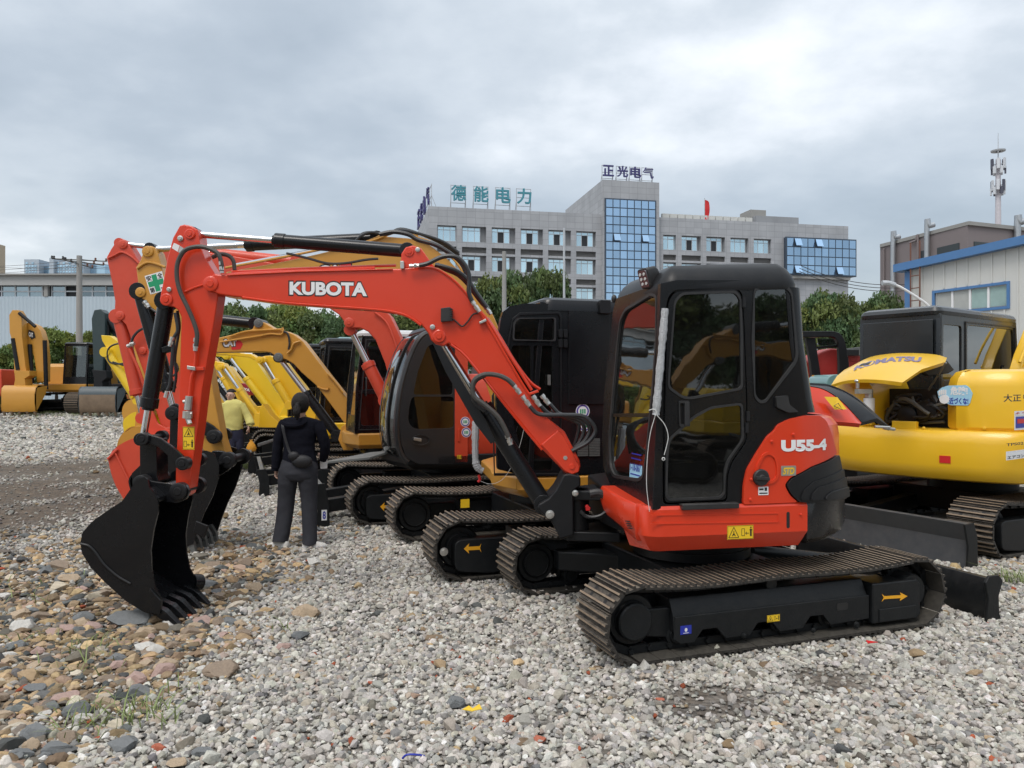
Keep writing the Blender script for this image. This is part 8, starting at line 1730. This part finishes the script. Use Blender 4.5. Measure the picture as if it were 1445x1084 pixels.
m11 = thing('excavator', 'dark red excavator with an open black cab frame beyond the yellow hood', 'excavator', (5.1, 12.6, 0), R_(20)); F11 = Fr((5.1, 12.6, 0), R_(20)); DRED = mat('dull_red_paint', (.36, .022, .018), .5, dust=.25, var=.15)
undercar(m11, F11, 1.0, .4, 1.1, .28, 38, zt=.44)
plan_block(m11, 'body', F11, [(-1.2, -.9), (1.0, -.95), (1.0, .95), (-1.2, .9), (-1.4, 0)], [(.66, .05), (.72, 0), (1.35, 0), (1.5, .1)], DRED, .02)
fr1 = rounded([(40, 148), (300, 148), (350, 160), (385, 200), (405, 270), (425, 390), (420, 560), (350, 560), (352, 400), (345, 250), (325, 205), (300, 192), (40, 196)], 14)
pr_(m11, 'cab_frame', 11.3, [cz8(*p) for p in fr1], .09, BLKM); pr_(m11, 'cab_frame', 12.2, [cz8(*p) for p in fr1], .09, BLKM)
pr_(m11, 'pillar', 11.35, [cz8(*p) for p in ((95, 200), (165, 200), (200, 420), (220, 570), (150, 570), (130, 380))], .1, BLKM)
mb = MB(); mb.prism(tp(11.3, [(40, 150), (300, 150), (350, 162), (350, 172), (300, 162), (40, 162)], cz8), (0, .98, 0)); obj('roof', mb, BLKM, m11, bevel=.01)
pr_(m11, 'red_cover', 12.4, [cz8(*p) for p in ((70, 420), (130, 350), (230, 300), (290, 280), (350, 285), (350, 560), (70, 560))], .5, DRED, bevel=.03)
hose_(m11, 11.25, [(150, 485), (150, 505), (165, 522), (240, 524)], .02, CATY, cz8, 'handrail')
mb = MB(); mb.prism(tp(12.0, [(180, 205), (320, 205), (335, 250), (190, 262)], cz8), (0, .01, 0)); obj('window_pane', mb, GLS, m11)
pr_(m11, 'crossbar', 11.4, [cz8(*p) for p in ((178, 265), (345, 250), (345, 268), (180, 284))], .05, BLKM)
m15 = thing('generator', 'grey teal rounded machine cover standing behind the open yellow hood', 'machine', W(1172, 540, 10.5).xy.to_3d()); mb = MB(); mb.prism([W(*cz8(*p), 10.6) for p in rounded([(250, 620), (250, 540), (265, 500), (300, 480), (345, 480), (360, 620)], 12)], (0, .7, 0)); obj('cover', mb, TEAL, m15, bevel=.03); mb = MB(); P_ = W(*cz8(300, 600), 10.9); mb.box((P_.x, P_.y, .4), (.5, .5, .8)); obj('base', mb, BLKM, m15, bevel=.02)
m16 = thing('excavator', 'black and red machine roof with white lamp boxes far behind the grey cab', 'excavator', (8.2, 17.5, 0), 0)
for (a_, b_, c_, d_, m_, Y_) in ((400, 290, 500, 335, BLKM, 17), (500, 270, 560, 335, GREYB, 17), (420, 335, 560, 380, DRED, 17.4)):
    pr_(m16, 'cover', Y_, [cz8(*p) for p in ((a_, b_), (c_, b_), (c_, d_), (a_, d_))], 1.2, m_)
pr_(m16, 'body', 17.4, [cz8(*p) for p in ((380, 380), (600, 380), (600, 640), (380, 640))], 1.6, DRED)

def far_machine(label, X0, Y0, hd, m, stick, boom, bkt, cabx, bm, pos=None, cabw=1.0):
    g0 = gz(X0, Y0); t_ = thing('excavator', label, 'excavator', (X0, Y0, g0), hd); F = Fr((X0, Y0, g0), hd)
    undercar(t_, F, 1.45, .6, 1.7, .42, 44, zt=.6)
    plan_block(t_, 'upper_frame', F, [(1.4, -1.4), (1.5, 0), (1.4, 1.4), (-1.6, 1.4), (-2.2, .9), (-2.2, -.9), (-1.6, -1.4)], [(.95, .1), (1.05, 0), (1.3, 0)], BLKM if m is DGRN else m, .02)
    plan_block(t_, 'engine_housing', F, [(-.4, -1.35), (-.4, 1.35), (-1.6, 1.38), (-2.2, .9), (-2.2, -.9), (-1.6, -1.38)], [(1.3, 0), (2.1, 0), (2.25, .12)], m, .03)
    return t_, F
m12, F12 = far_machine('ochre excavator parked far left with its bucket resting on the gravel', X(80, 34), 35.2, R_(270), CATY, None, None, None, None, CATY)
YP = 32.5
box_cab(m12, F12, -.2, 1.35, .35, 1.4, 1.3, 3.05, BLK, GLS, .15); 
pr_(m12, 'arm', YP, [cL(*p) for p in ((62, 425), (92, 425), (110, 455), (112, 560), (128, 700), (135, 745), (128, 800), (78, 800), (72, 740), (66, 600), (48, 540), (46, 450))], .36, CATY, bevel=.02)
pr_(m12, 'boom', YP+.4, [cL(*p) for p in ((108, 498), (128, 488), (158, 492), (185, 505), (206, 530), (222, 585), (230, 660), (229, 790), (188, 795), (182, 720), (172, 660), (150, 615), (128, 575), (112, 540))], .4, CATY, bevel=.02)
for a_, b_ in (((66, 570), (92, 730)), ((152, 600), (165, 800)), ((228, 580), (236, 830)), ((98, 440), (180, 510))):
    mb = MB(); mb.cyl(W(*cL(*a_), YP+(.0 if a_[0] < 100 else .35)), W(*cL(*b_), YP+(.0 if a_[0] < 100 else .35)), .085 if a_[0] != 98 else .07, n=12); obj('hydraulic_cylinder', mb, BLKM, m12)
pr_(m12, 'emblem', YP+.37, [cL(*p) for p in ((145, 525), (172, 535), (180, 565), (160, 575), (142, 550))], .03, INK); word(TSurf((0, YP+.37, 0), (1, 0, 0)), 'CAT', ((147, 560), (170, 565), (168, 542), (147, 535)), cL, .002, m12, bold=.05, outline=0)
def front_bucket(root, x0, x1, yt, yb, m, wm, Y, cr=cL):
    P0 = [W(*cr(x0, yt), Y).x, W(*cr(x1, yt), Y).x]; zt = Z(cr(0, yt)[1], Y); zb = Z(cr(0, yb)[1], Y); H = zt-zb
    prof = [(.55, zt), (.18, zt+.02), (.03, zt-.08*H), (-.03, zt-.3*H), (-.03, zt-.7*H), (.0, zb+.1), (.04, zb)]
    rings = [[Vector((x, Y+a, z)) for a, z in prof] for x in (P0[0], P0[1])]; rings2 = [[p+Vector((0, .06, .0)) for p in r] for r in rings]
    mb = MB(); mb.loft(rings, caps=False, close=False); mb.loft(rings2, caps=False, close=False); mb.add(rings[0]+rings2[0][::-1], [tuple(range(14))]); mb.add(rings[1]+rings2[1][::-1], [tuple(range(14))])
    for x in P0: mb.prism([Vector((x, Y+a, z)) for a, z in prof]+[Vector((x, Y+.7, zt-.3*H)), Vector((x, Y+.8, zt))], (.03 if x == P0[0] else -.03, 0, 0))
    o = obj('bucket', mb, m, root, ang=50)
    if wm: mb = MB(); mb.loft([[p+Vector((0, -.006, 0)) for p in catmull(r, 2)[6:]] for r in ([Vector((P0[0]+.04, Y+a, z)) for a, z in prof], [Vector((P0[1]-.04, Y+a, z)) for a, z in prof])], caps=False, close=False); obj('wear_face', mb, wm, o)
    for k in range(5):
        x = P0[0]+.08+(P0[1]-P0[0]-.16)*k/4; mb = MB(); mb.loft([[Vector((x-.05*s, Y+.06+d, z)), Vector((x+.05*s, Y+.06+d, z)), Vector((x+.05*s, Y+.14+d, z)), Vector((x-.05*s, Y+.14+d, z))] for z, s, d in ((zb+.08, 1, -.04), (zb-.02, .9, -.02), (zb-.15, .6, .03))]); obj('tooth', mb, SCRAPE, o)
    return o
front_bucket(m12, 5, 182, 812, 945, CATY, None, 32.0); pr_(m12, 'bucket_linkage', 32.2, [cL(*p) for p in ((70, 735), (150, 735), (150, 760), (125, 775), (130, 815), (70, 815), (78, 770))], .5, CATY)
m13, F13 = far_machine('dark green excavator parked with its scraped bucket on the gravel beside the utility pole', X(196, 35), 35.5, R_(262), DGRN, None, None, None, None, BLKM)
box_cab(m13, F13, -.2, 1.35, .35, 1.4, 1.3, 3.0, BLKM, GLD, .15)
pr_(m13, 'arm', YP, [cL(*p) for p in ((480, 425), (512, 420), (535, 440), (535, 560), (525, 700), (520, 820), (478, 820), (475, 700), (470, 560), (466, 470))], .5, DGRN, bevel=.03)
pr_(m13, 'boom', YP+.45, [cL(*p) for p in ((515, 440), (560, 470), (600, 500), (640, 560), (660, 800), (600, 800), (580, 560), (530, 500))], .5, DGRN, bevel=.03)
for a_, b_ in (((548, 500), (552, 820)), ((530, 445), (600, 540)), ((500, 700), (500, 815))):
    mb = MB(); mb.cyl(W(*cL(*a_), YP+.3), W(*cL(*b_), YP+.3), .12, n=12); obj('hydraulic_cylinder', mb, BLKM, m13)
pr_(m13, 'bucket_linkage', 32.2, [cL(*p) for p in ((468, 730), (540, 735), (545, 770), (520, 790), (525, 830), (475, 830), (480, 780))], .5, BLKM)
front_bucket(m13, 400, 594, 818, 948, mat('slate_blue_bucket_paint', (.055, .075, .085), .4, dust=.2), SCRAPE, 31.6)
m14 = thing('excavator', 'orange excavator body half hidden behind the dark green one', 'excavator', (X(140, 42), 42, gz(0, 42)), 0)
pr_(m14, 'housing', 41, [cL(*p) for p in ((425, 790), (455, 790), (470, 745), (600, 745), (600, 900), (425, 900))], 2.5, mat('orange_body_paint', (.70, .22, .03), .4), bevel=.05); pr_(m14, 'cab', 41.2, [cL(*p) for p in ((440, 690), (470, 690), (470, 745), (440, 745))], 1.5, BLKM)
m17 = thing('excavator', 'orange machine counterweight cut by the left edge of the picture', 'excavator', (X(-20, 34), 34.5, gz(0, 34)), 0)
pr_(m17, 'counterweight', 34, [(-60, 525), (2, 521), (3, 545), (1, 560), (-60, 560)], 1.6, RED_OLD, bevel=.05); pr_(m17, 'undercarriage', 34, [(-60, 560), (1, 560), (1, 583), (-60, 583)], 1.6, BLKM, bevel=.03)
for src, loc, lab in ((m5, (-7.2, 23.4, gz(0, 23.4)), 'yellow excavator deep in the row behind the deep yellow one'), (m4, (-8.6, 26.2, gz(0, 26.2)), 'ochre excavator deepest in the row, its dark cab between the booms')):
    c_ = copy_tree(src); retag_pos(c_, loc, R_(200)); c_['label'] = lab
for src, loc, rz, lab in ((m4, (5.6, -3.6, 0), R_(28), 'ochre excavator standing behind the photographer, mirrored in the dark cab door'), (m6, (9.6, -5.0, 0), R_(15), 'lemon yellow excavator behind the photographer to the right of the mirrored ochre one'), (m5, (-4.5, -6.5, 0), R_(200), 'bright yellow excavator behind the photographer on the left side')):
    c_ = copy_tree(src); retag_pos(c_, loc, rz); c_['label'] = lab
for i in range(9):  # unseen tree row, added so cab glass mirrors less bright sky
    tree_x = -26+i*6.5; t_ = thing('tree', 'unseen tree added behind the photographer to darken the mirrored sky', 'tree', (tree_x, -21-(i%3), 0), i*1.3, 'unseen trees added for reflections behind the photographer')
    c_ = bpy.data.objects.new('crown', CROWNS[i % 3]); col.objects.link(c_); c_.parent = t_; c_.location = (0, 0, .6); c_.scale = (3.9, 3.9, 3.6+.4*(i % 3))
    b_ = bpy.data.objects.new('trunk', TRUNKS[i % 3]); col.objects.link(b_); b_.parent = t_; b_.location = (0, 0, 1.2); b_.scale = (3, 3, 1.3)
SKIN = mat('skin', (.52, .33, .25), .5, var=.06); HAIR = mat('black_hair', (.012, .010, .009), .5, spec=.25, var=.4, bump=1.0, bscale=90)
def skinned(name, root, m, joints, chains, sub=2, root_j=None, flat=None):
    """joints: name -> (world pos, radius or (rx, ry)); chains: lists of joint names; grown into one surface"""
    inv = root_inv(root); names = list(joints); idx = {n: i for i, n in enumerate(names)}; E = set()
    for c in chains:
        for a, b in zip(c, c[1:]): E.add((idx[a], idx[b]))
    me = bpy.data.meshes.new(name); me.from_pydata([inv @ Vector(joints[n][0]) for n in names], list(E), []); me.materials.append(m)
    o = bpy.data.objects.new(name, me); col.objects.link(o); o.parent = root
    md = o.modifiers.new('skin', 'SKIN'); md.use_smooth_shade = True; md.branch_smoothing = .4
    sv = me.skin_vertices[0].data if me.skin_vertices else None
    if sv is None:
        bm = bmesh.new(); bm.from_mesh(me); bm.verts.layers.skin.verify(); bm.to_mesh(me); bm.free(); sv = me.skin_vertices[0].data
    roots = set([idx[root_j]] if root_j else [0])
    adj = {i: [] for i in range(len(names))}
    for a, b in E: adj[a].append(b); adj[b].append(a)
    seen = set(); comps = []
    for s in range(len(names)):
        if s in seen: continue
        st = [s]; cmp_ = []
        while st:
            k = st.pop()
            if k in seen: continue
            seen.add(k); cmp_.append(k); st += adj[k]
        comps.append(cmp_)
    for cmp_ in comps:
        if not roots & set(cmp_): roots.add(cmp_[0])
    for n in names:
        r = joints[n][1]; sv[idx[n]].radius = r if isinstance(r, tuple) else (r, r); sv[idx[n]].use_root = idx[n] in roots
    ss_ = o.modifiers.new('sub', 'SUBSURF'); ss_.levels = sub; ss_.render_levels = sub
    return o
def hand_joints(J, ch, wrist, d, side, palm_n, tag_, k=1.0, curl=.5):
    """palm and five fingers growing from the wrist along d; side: direction of the thumb; palm_n: the way fingers curl"""
    d, side, palm_n = Vector(d).normalized(), Vector(side).normalized(), Vector(palm_n).normalized(); wv = Vector(wrist)
    J[tag_+'palm'] = (wv+d*.045*k, (.030*k, .017*k)); J[tag_+'knuck'] = (wv+d*.075*k, (.033*k, .015*k)); ch.append([tag_+'wrist', tag_+'palm', tag_+'knuck'])
    for i, (off, L) in enumerate(((.026, .065), (.009, .075), (-.009, .070), (-.025, .055))):
        b = wv+d*.072*k+side*off*k; p1 = b+(d*.9+palm_n*curl*.5).normalized()*L*.5*k; p2 = p1+(d*.6+palm_n*curl*1.3).normalized()*L*.5*k
        J[f'{tag_}f{i}a'] = (b, .0088*k); J[f'{tag_}f{i}b'] = (p1, .0082*k); J[f'{tag_}f{i}c'] = (p2, .0068*k); ch.append([f'{tag_}f{i}a', f'{tag_}f{i}b', f'{tag_}f{i}c'])
    b = wv+d*.03*k+side*.022*k; p1 = b+(side*.7+d*.8).normalized()*.035*k; p2 = p1+(side*.2+d*.9+palm_n*.5).normalized()*.03*k
    J[tag_+'ta'] = (b, .011*k); J[tag_+'tb'] = (p1, .0098*k); J[tag_+'tc'] = (p2, .0078*k); ch.append([tag_+'ta', tag_+'tb', tag_+'tc'])
def person(label, YA, P, cloth_top, cloth_leg, shoe_m, gnd, hand_dirs, top_r, leg_r):
    cp = lambda x, y: W(300+x/4.17, 520+y/4.17, YA)
    """P: px positions of the joints on the plane y=YA (u, v, dy)"""
    w_ = lambda k: W(P[k][0], P[k][1], YA)+Vector((0, P[k][2] if len(P[k]) > 2 else 0, 0))
    root = thing('person', label, 'person', (w_('pelvis').x, YA, gnd), 0)
    J = {}; ch = []
    r_ = {'pelvis': (.085, .065), 'waist': (.07, .055), 'chest': (.085, .06), 'neckb': .05, 'neck': .046, 'chin': (.055, .062), 'headm': (.073, .084), 'headt': (.062, .07)}
    for k, r in r_.items(): J[k] = (w_(k), r)
    for s in 'lr':
        for k, r in (('sho', .036), ('elb', .027), ('wrist', .022), ('hip', .060), ('knee', .045), ('ank', .034), ('toe', .03)): J[s+k] = (w_(s+k), r)
        ch += [['chest', s+'sho', s+'elb', s+'wrist'], ['pelvis', s+'hip', s+'knee', s+'ank', s+'toe']]
    ch.append(['pelvis', 'waist', 'chest', 'neckb', 'neck', 'chin', 'headm', 'headt'])
    for s in 'lr': hand_joints(J, ch, w_(s+'wrist'), *hand_dirs[s], s)
    skinned('body', root, SKIN, J, ch, 2, 'pelvis')
    def rings(rs, k0):
        o_ = []
        for (y, xa, xb, dep, dyy) in catm(rs):
            a_, b_ = cp(xa, y), cp(xb, y); c_ = (a_+b_)/2+Vector((0, dyy, 0)); rx = (b_-a_).length/2
            o_.append([c_+Vector((rx*math.cos(t)*(1+.03*noise.noise(Vector((math.cos(t)*2, math.sin(t)*2+k0, y*.05)))), (dep+.012*noise.noise(Vector((t*1.3, y*.045, k0))))*math.sin(t), .006*math.sin(3*t+y*.1))) for t in [2*math.pi*i/22 for i in range(22)]])
        return o_
    def catm(rs):
        v = [Vector(r[:3]) for r in rs]; w2 = [Vector((r[3], r[4], 0)) for r in rs]; return [(p.x, p.y, p.z, q.x, q.y) for p, q in zip(catmull(v, 4), catmull(w2, 4))]
    mb = MB(); mb.loft(rings(top_r[0], 1.0))
    for pts, rad in top_r[1]: mb.tube([cp(x, y)+Vector((0, d, 0)) for x, y, d in pts], rad, n=10, smooth=5)
    tp_ = obj(cloth_top[0], mb, cloth_top[1], root, ang=70)
    mb = MB(); mb.loft(rings(leg_r[0], 2.0)); mb.loft(rings(leg_r[1], 3.0)); mb.loft(rings(leg_r[2], 4.0)); obj(cloth_leg[0], mb, cloth_leg[1], root, ang=70)
    for s in 'lr':
        a, t = w_(s+'ank'), w_(s+'toe'); d = (t-a); d.z = 0; d.normalize(); sd = Vector((-d.y, d.x, 0)); g = Vector((a.x, a.y, gnd+.012)); rings = []
        for x, hw, h in ((-.075, .022, .05), (-.06, .036, .075), (-.02, .038, .095), (.04, .042, .075), (.10, .046, .052), (.145, .040, .040), (.168, .018, .022)):
            c = g+d*x; rings.append([c-sd*hw, c-sd*hw*1.02+Vector((0, 0, h*.45)), c-sd*hw*.7+Vector((0, 0, h*.9)), c+Vector((0, 0, h)), c+sd*hw*.7+Vector((0, 0, h*.9)), c+sd*hw*1.02+Vector((0, 0, h*.45)), c+sd*hw])
        mb = MB(); mb.loft(rings); sh_ = obj('shoe', mb, shoe_m, root, ang=60)
        mb = MB(); mb.loft([[p+Vector((0, 0, -.002)) for p in (r[0], r[-1])]+[r[-1]+sd*.004+Vector((0, 0, .022)), r[0]-sd*.004+Vector((0, 0, .022))] for r in rings]); obj('sole', mb, WHT if shoe_m is not INK else INK, sh_, ang=60)
    return root, w_, J
CLB = mat('black_hoodie_cloth', (.010, .0105, .016), .95, spec=.08, var=.3, bump=.6, bscale=22, vscale=8); TRS = mat('charcoal_trouser_cloth', (.042, .043, .050), .95, spec=.08, var=.35, bump=.5, bscale=16, vscale=6)
PA = dict(pelvis=(423, 655), waist=(424, 634), chest=(424, 610), neckb=(424, 597), neck=(424, 591), chin=(424, 582, -.0), headm=(424, 571), headt=(424, 562),
          lsho=(402, 604), lelb=(391.5, 631, .015), lwrist=(388, 660, .03), lhip=(412, 668), lknee=(405, 712, .03), lank=(399, 760, -.02), ltoe=(384, 768, .02),
          rsho=(447, 604), relb=(457, 632, .03), rwrist=(451, 650, .12), rhip=(436, 668), rknee=(438, 716, .02), rank=(438, 765, -.02), rtoe=(455, 771, .01))
A_, wA, JA = person('woman in a black hoodie and charcoal flared trousers seen from behind, looking at her phone', 7.72, PA, ('hoodie', CLB), ('trousers', TRS), mat('white_sneaker', (.62, .60, .56), .6, var=.15, vscale=20), .0,
    {'l': ((0, .15, -1), (.3, 1, 0), (.9, 0, 0)), 'r': ((-.35, .75, .2), (-.2, .2, 1), (-.6, .3, 0))},
    ([(286, 470, 560, .05, 0), (296, 425, 610, .075, 0), (315, 402, 634, .09, 0), (350, 402, 628, .10, 0), (400, 412, 612, .105, 0), (460, 418, 602, .095, 0), (510, 416, 608, .10, 0), (548, 412, 616, .105, 0), (556, 416, 612, .10, 0)],
     [([(425, 325, 0), (402, 380, .0), (384, 450, .01), (374, 520, .02), (366, 580, .03), (360, 602, .03)], [.062, .060, .054, .050, .046, .040]), ([(615, 325, 0), (640, 380, 0), (655, 440, .02), (655, 480, .05), (640, 525, .10), (632, 545, .12)], [.062, .058, .054, .050, .045, .038])]),
    ([(535, 414, 614, .095, 0), (580, 396, 620, .11, -.01), (625, 388, 620, .115, -.012), (655, 386, 620, .10, 0)], [(630, 388, 500, .095, -.005), (680, 385, 497, .09, 0), (750, 382, 484, .08, .015), (850, 374, 472, .075, .02), (950, 364, 458, .078, 0), (1012, 357, 449, .080, -.02)], [(630, 506, 620, .095, -.005), (680, 505, 619, .09, 0), (750, 515, 614, .08, .012), (850, 523, 612, .075, .015), (950, 529, 614, .078, 0), (1030, 532, 618, .080, -.02)]))
def gA(x, y, dy=0): return W(300+x/4.17, 520+y/4.17, 7.72)+Vector((0, dy, 0))
mb = MB(); hc = wA('headm'); mb.ell(hc+Vector((0, -.006, .012)), (.088, .100, .112), 20, 14); mb.ell(hc+Vector((0, -.085, -.035)), (.035, .035, .04), 10, 8); obj('hair', mb, HAIR, A_)
mb = MB(); mb.tube([gA(517, 205, -.10), gA(518, 225, -.135), gA(520, 250, -.15), gA(520, 275, -.14), gA(517, 296, -.12)], [.022, .034, .036, .03, .012], n=10, smooth=4); obj('ponytail', mb, HAIR, A_)
mb = MB(); q = [gA(490+65*math.cos(t), 308+24*math.sin(t), -.075-.035*math.sin(t)) for t in [math.pi*i/10 for i in range(11)]]; mb.tube(q, .030, n=8, smooth=2); obj('hood', mb, CLB, A_)
mb = MB(); mb.ell(gA(545, 540, -.12), (.105, .045, .066), 18, 10); mb.ell(gA(500, 510, -.13), (.06, .035, .05), 14, 8); bg_ = obj('crossbody_bag', mb, mat('black_nylon', (.010, .010, .012), .6, bump=.3, bscale=60), A_)
mb = MB(); P_ = [gA(425, 300, -.02), gA(432, 330, -.115), (gA(448, 400, -.13)), gA(470, 470, -.135), gA(490, 505, -.15)]
Ps = catmull(P_, 5); mb.loft([[p+Vector((-.013, 0, 0)), p+Vector((.013, 0, .004)), p+Vector((.013, -.005, .004)), p+Vector((-.013, -.005, 0))] for p in Ps]); obj('strap', mb, MATS['black_nylon'], bg_)
ph = thing('phone', 'white phone held in the right hand of the woman in black', 'phone', wA('rwrist')+Vector((-.04, .10, .05)), 0)
mb = MB(); c_ = wA('rwrist')+Vector((.0, .055, -.03)); f = Fr(c_, R_(25)); mb.prism([f.P(x, 0, z) for x, z in rounded([(-.036, -.07), (.036, -.07), (.036, .075), (-.036, .075)], .012)], f.y*.009); obj('case', mb, WHT, ph); mb = MB(); mb.prism([f.P(x, .0095, z) for x, z in rounded([(-.033, -.066), (.033, -.066), (.033, .071), (-.033, .071)], .01)], f.y*.001); obj('screen', mb, INK, ph)
KN = mat('pale_yellow_knit', (.66, .60, .20), .9, var=.12, bump=.7, bscale=60, vscale=10); NV = mat('navy_trouser_cloth', (.018, .020, .045), .9, var=.25, bump=.4, bscale=20)
YW = 14.9
PB_ = dict(pelvis=(333, 611), waist=(332, 598), chest=(330, 583), neckb=(328, 573), neck=(327.5, 569), chin=(326, 564.5, -.02), headm=(325.5, 558, -.01), headt=(325.5, 553),
           lsho=(340, 575), lelb=(350, 590, .02), lwrist=(353, 603, -.08), lhip=(338, 616), lknee=(337, 637, -.06), lank=(337, 660, .0), ltoe=(338, 663, -.12),
           rsho=(319, 575), relb=(313, 592, .0), rwrist=(312, 606, -.06), rhip=(328, 616), rknee=(327, 638, -.12), rank=(328, 659, -.1), rtoe=(327, 662, -.22))
B_, wB, JB = person('woman in a pale yellow cardigan and navy trousers walking with an orange bag', YW, PB_, ('cardigan', KN), ('trousers', NV), mat('dark_shoe', (.03, .03, .035), .5), gz(-5.3, YW),
    {'l': ((0, -.1, -1), (-.3, -1, 0), (-.9, 0, 0)), 'r': ((0, -.1, -1), (.3, -1, 0), (.9, 0, 0))},
    ([(182, 100, 140, .05, 0), (192, 75, 165, .08, 0), (210, 62, 180, .11, 0), (250, 64, 182, .13, 0), (300, 68, 180, .13, 0), (345, 78, 178, .13, 0), (362, 84, 176, .12, 0)],
     [([(168, 210, 0), (190, 250, 0), (210, 290, .0), (228, 325, -.05), (228, 340, -.07)], [.070, .072, .078, .080, .045]), ([(76, 210, 0), (58, 260, 0), (48, 310, 0), (48, 350, -.05)], [.070, .072, .076, .045])]),
    ([(355, 88, 178, .11, 0), (390, 92, 184, .12, 0), (430, 96, 186, .11, 0)], [(415, 92, 148, .10, -.04), (470, 96, 146, .09, -.08), (530, 100, 142, .08, -.10), (590, 104, 138, .075, -.10)], [(415, 132, 188, .10, 0), (470, 134, 186, .09, -.02), (530, 138, 178, .08, 0), (590, 142, 172, .075, .02)]))
hc = wB('headm'); mb = MB()
ring_h = []
for i in range(0, 9):
    t = math.pi*.5*i/8; ring_h.append([hc+Vector((.090*math.cos(t)*math.cos(a), .050+.088*math.cos(t)*math.sin(a)*(1 if math.sin(a) > 0 else .93), .058+.072*math.sin(t))) for a in [2*math.pi*k/18 for k in range(18)]])
mb.loft(ring_h[::1], caps=False); mb.ell(hc+Vector((0, .045, -.02)), (.084, .06, .09), 14, 10); mb.ell(hc+Vector((0, .08, -.08)), (.04, .035, .05), 10, 8); obj('hair', mb, HAIR, B_)
for sx in (-1, 1):
    mb = MB(); mb.ell(hc+Vector((sx*.028, -.082, .0)), (.012, .006, .006), 8, 6); obj('eye', mb, INK, B_); mb = MB(); mb.ell(hc+Vector((sx*.028, -.083, .018)), (.018, .005, .004), 8, 6); obj('eyebrow', mb, HAIR, B_); mb = MB(); mb.ell(hc+Vector((sx*.080, -.0, -.01)), (.010, .018, .028), 8, 6); obj('ear', mb, SKIN, B_)
mb = MB(); mb.tube([hc+Vector((0, -.082, .008)), hc+Vector((0, -.094, -.018)), hc+Vector((0, -.085, -.028))], [.007, .012, .010], n=8, smooth=2); obj('nose', mb, SKIN, B_); mb = MB(); mb.ell(hc+Vector((0, -.075, -.052)), (.022, .007, .006), 10, 6); obj('mouth', mb, mat('lips', (.38, .12, .10), .5), B_)
bgB = thing('bag', 'orange drawstring bag hanging from the hand of the woman in yellow', 'bag', wB('lwrist')+Vector((.03, -.1, -.3)), 0); hd = wB('lwrist')+Vector((.0, -.02, -.09)); mb = MB()
c_ = W(356.5, 630, YW)+Vector((0, -.08, 0)); mb.loft([[c_+Vector((rx*math.cos(a)*(1+.06*math.sin(3*a)), ry*math.sin(a), z)) for a in [2*math.pi*k/16 for k in range(16)]] for z, rx, ry in ((-.10, .04, .03), (-.085, .085, .05), (-.03, .10, .06), (.03, .075, .045), (.08, .045, .03), (.11, .022, .016), (.135, .04, .02))]); obj('sack', mb, mat('orange_bag_cloth', (.72, .33, .03), .8, bump=.6, bscale=25), bgB)
for s_ in (-1, 1): mb = MB(); mb.tube([hd, hd+Vector((s_*.02+.01, 0, -.1)), c_+Vector((s_*.01, 0, .12))], .005, n=5, smooth=3); obj('drawstring', mb, INK, bgB)
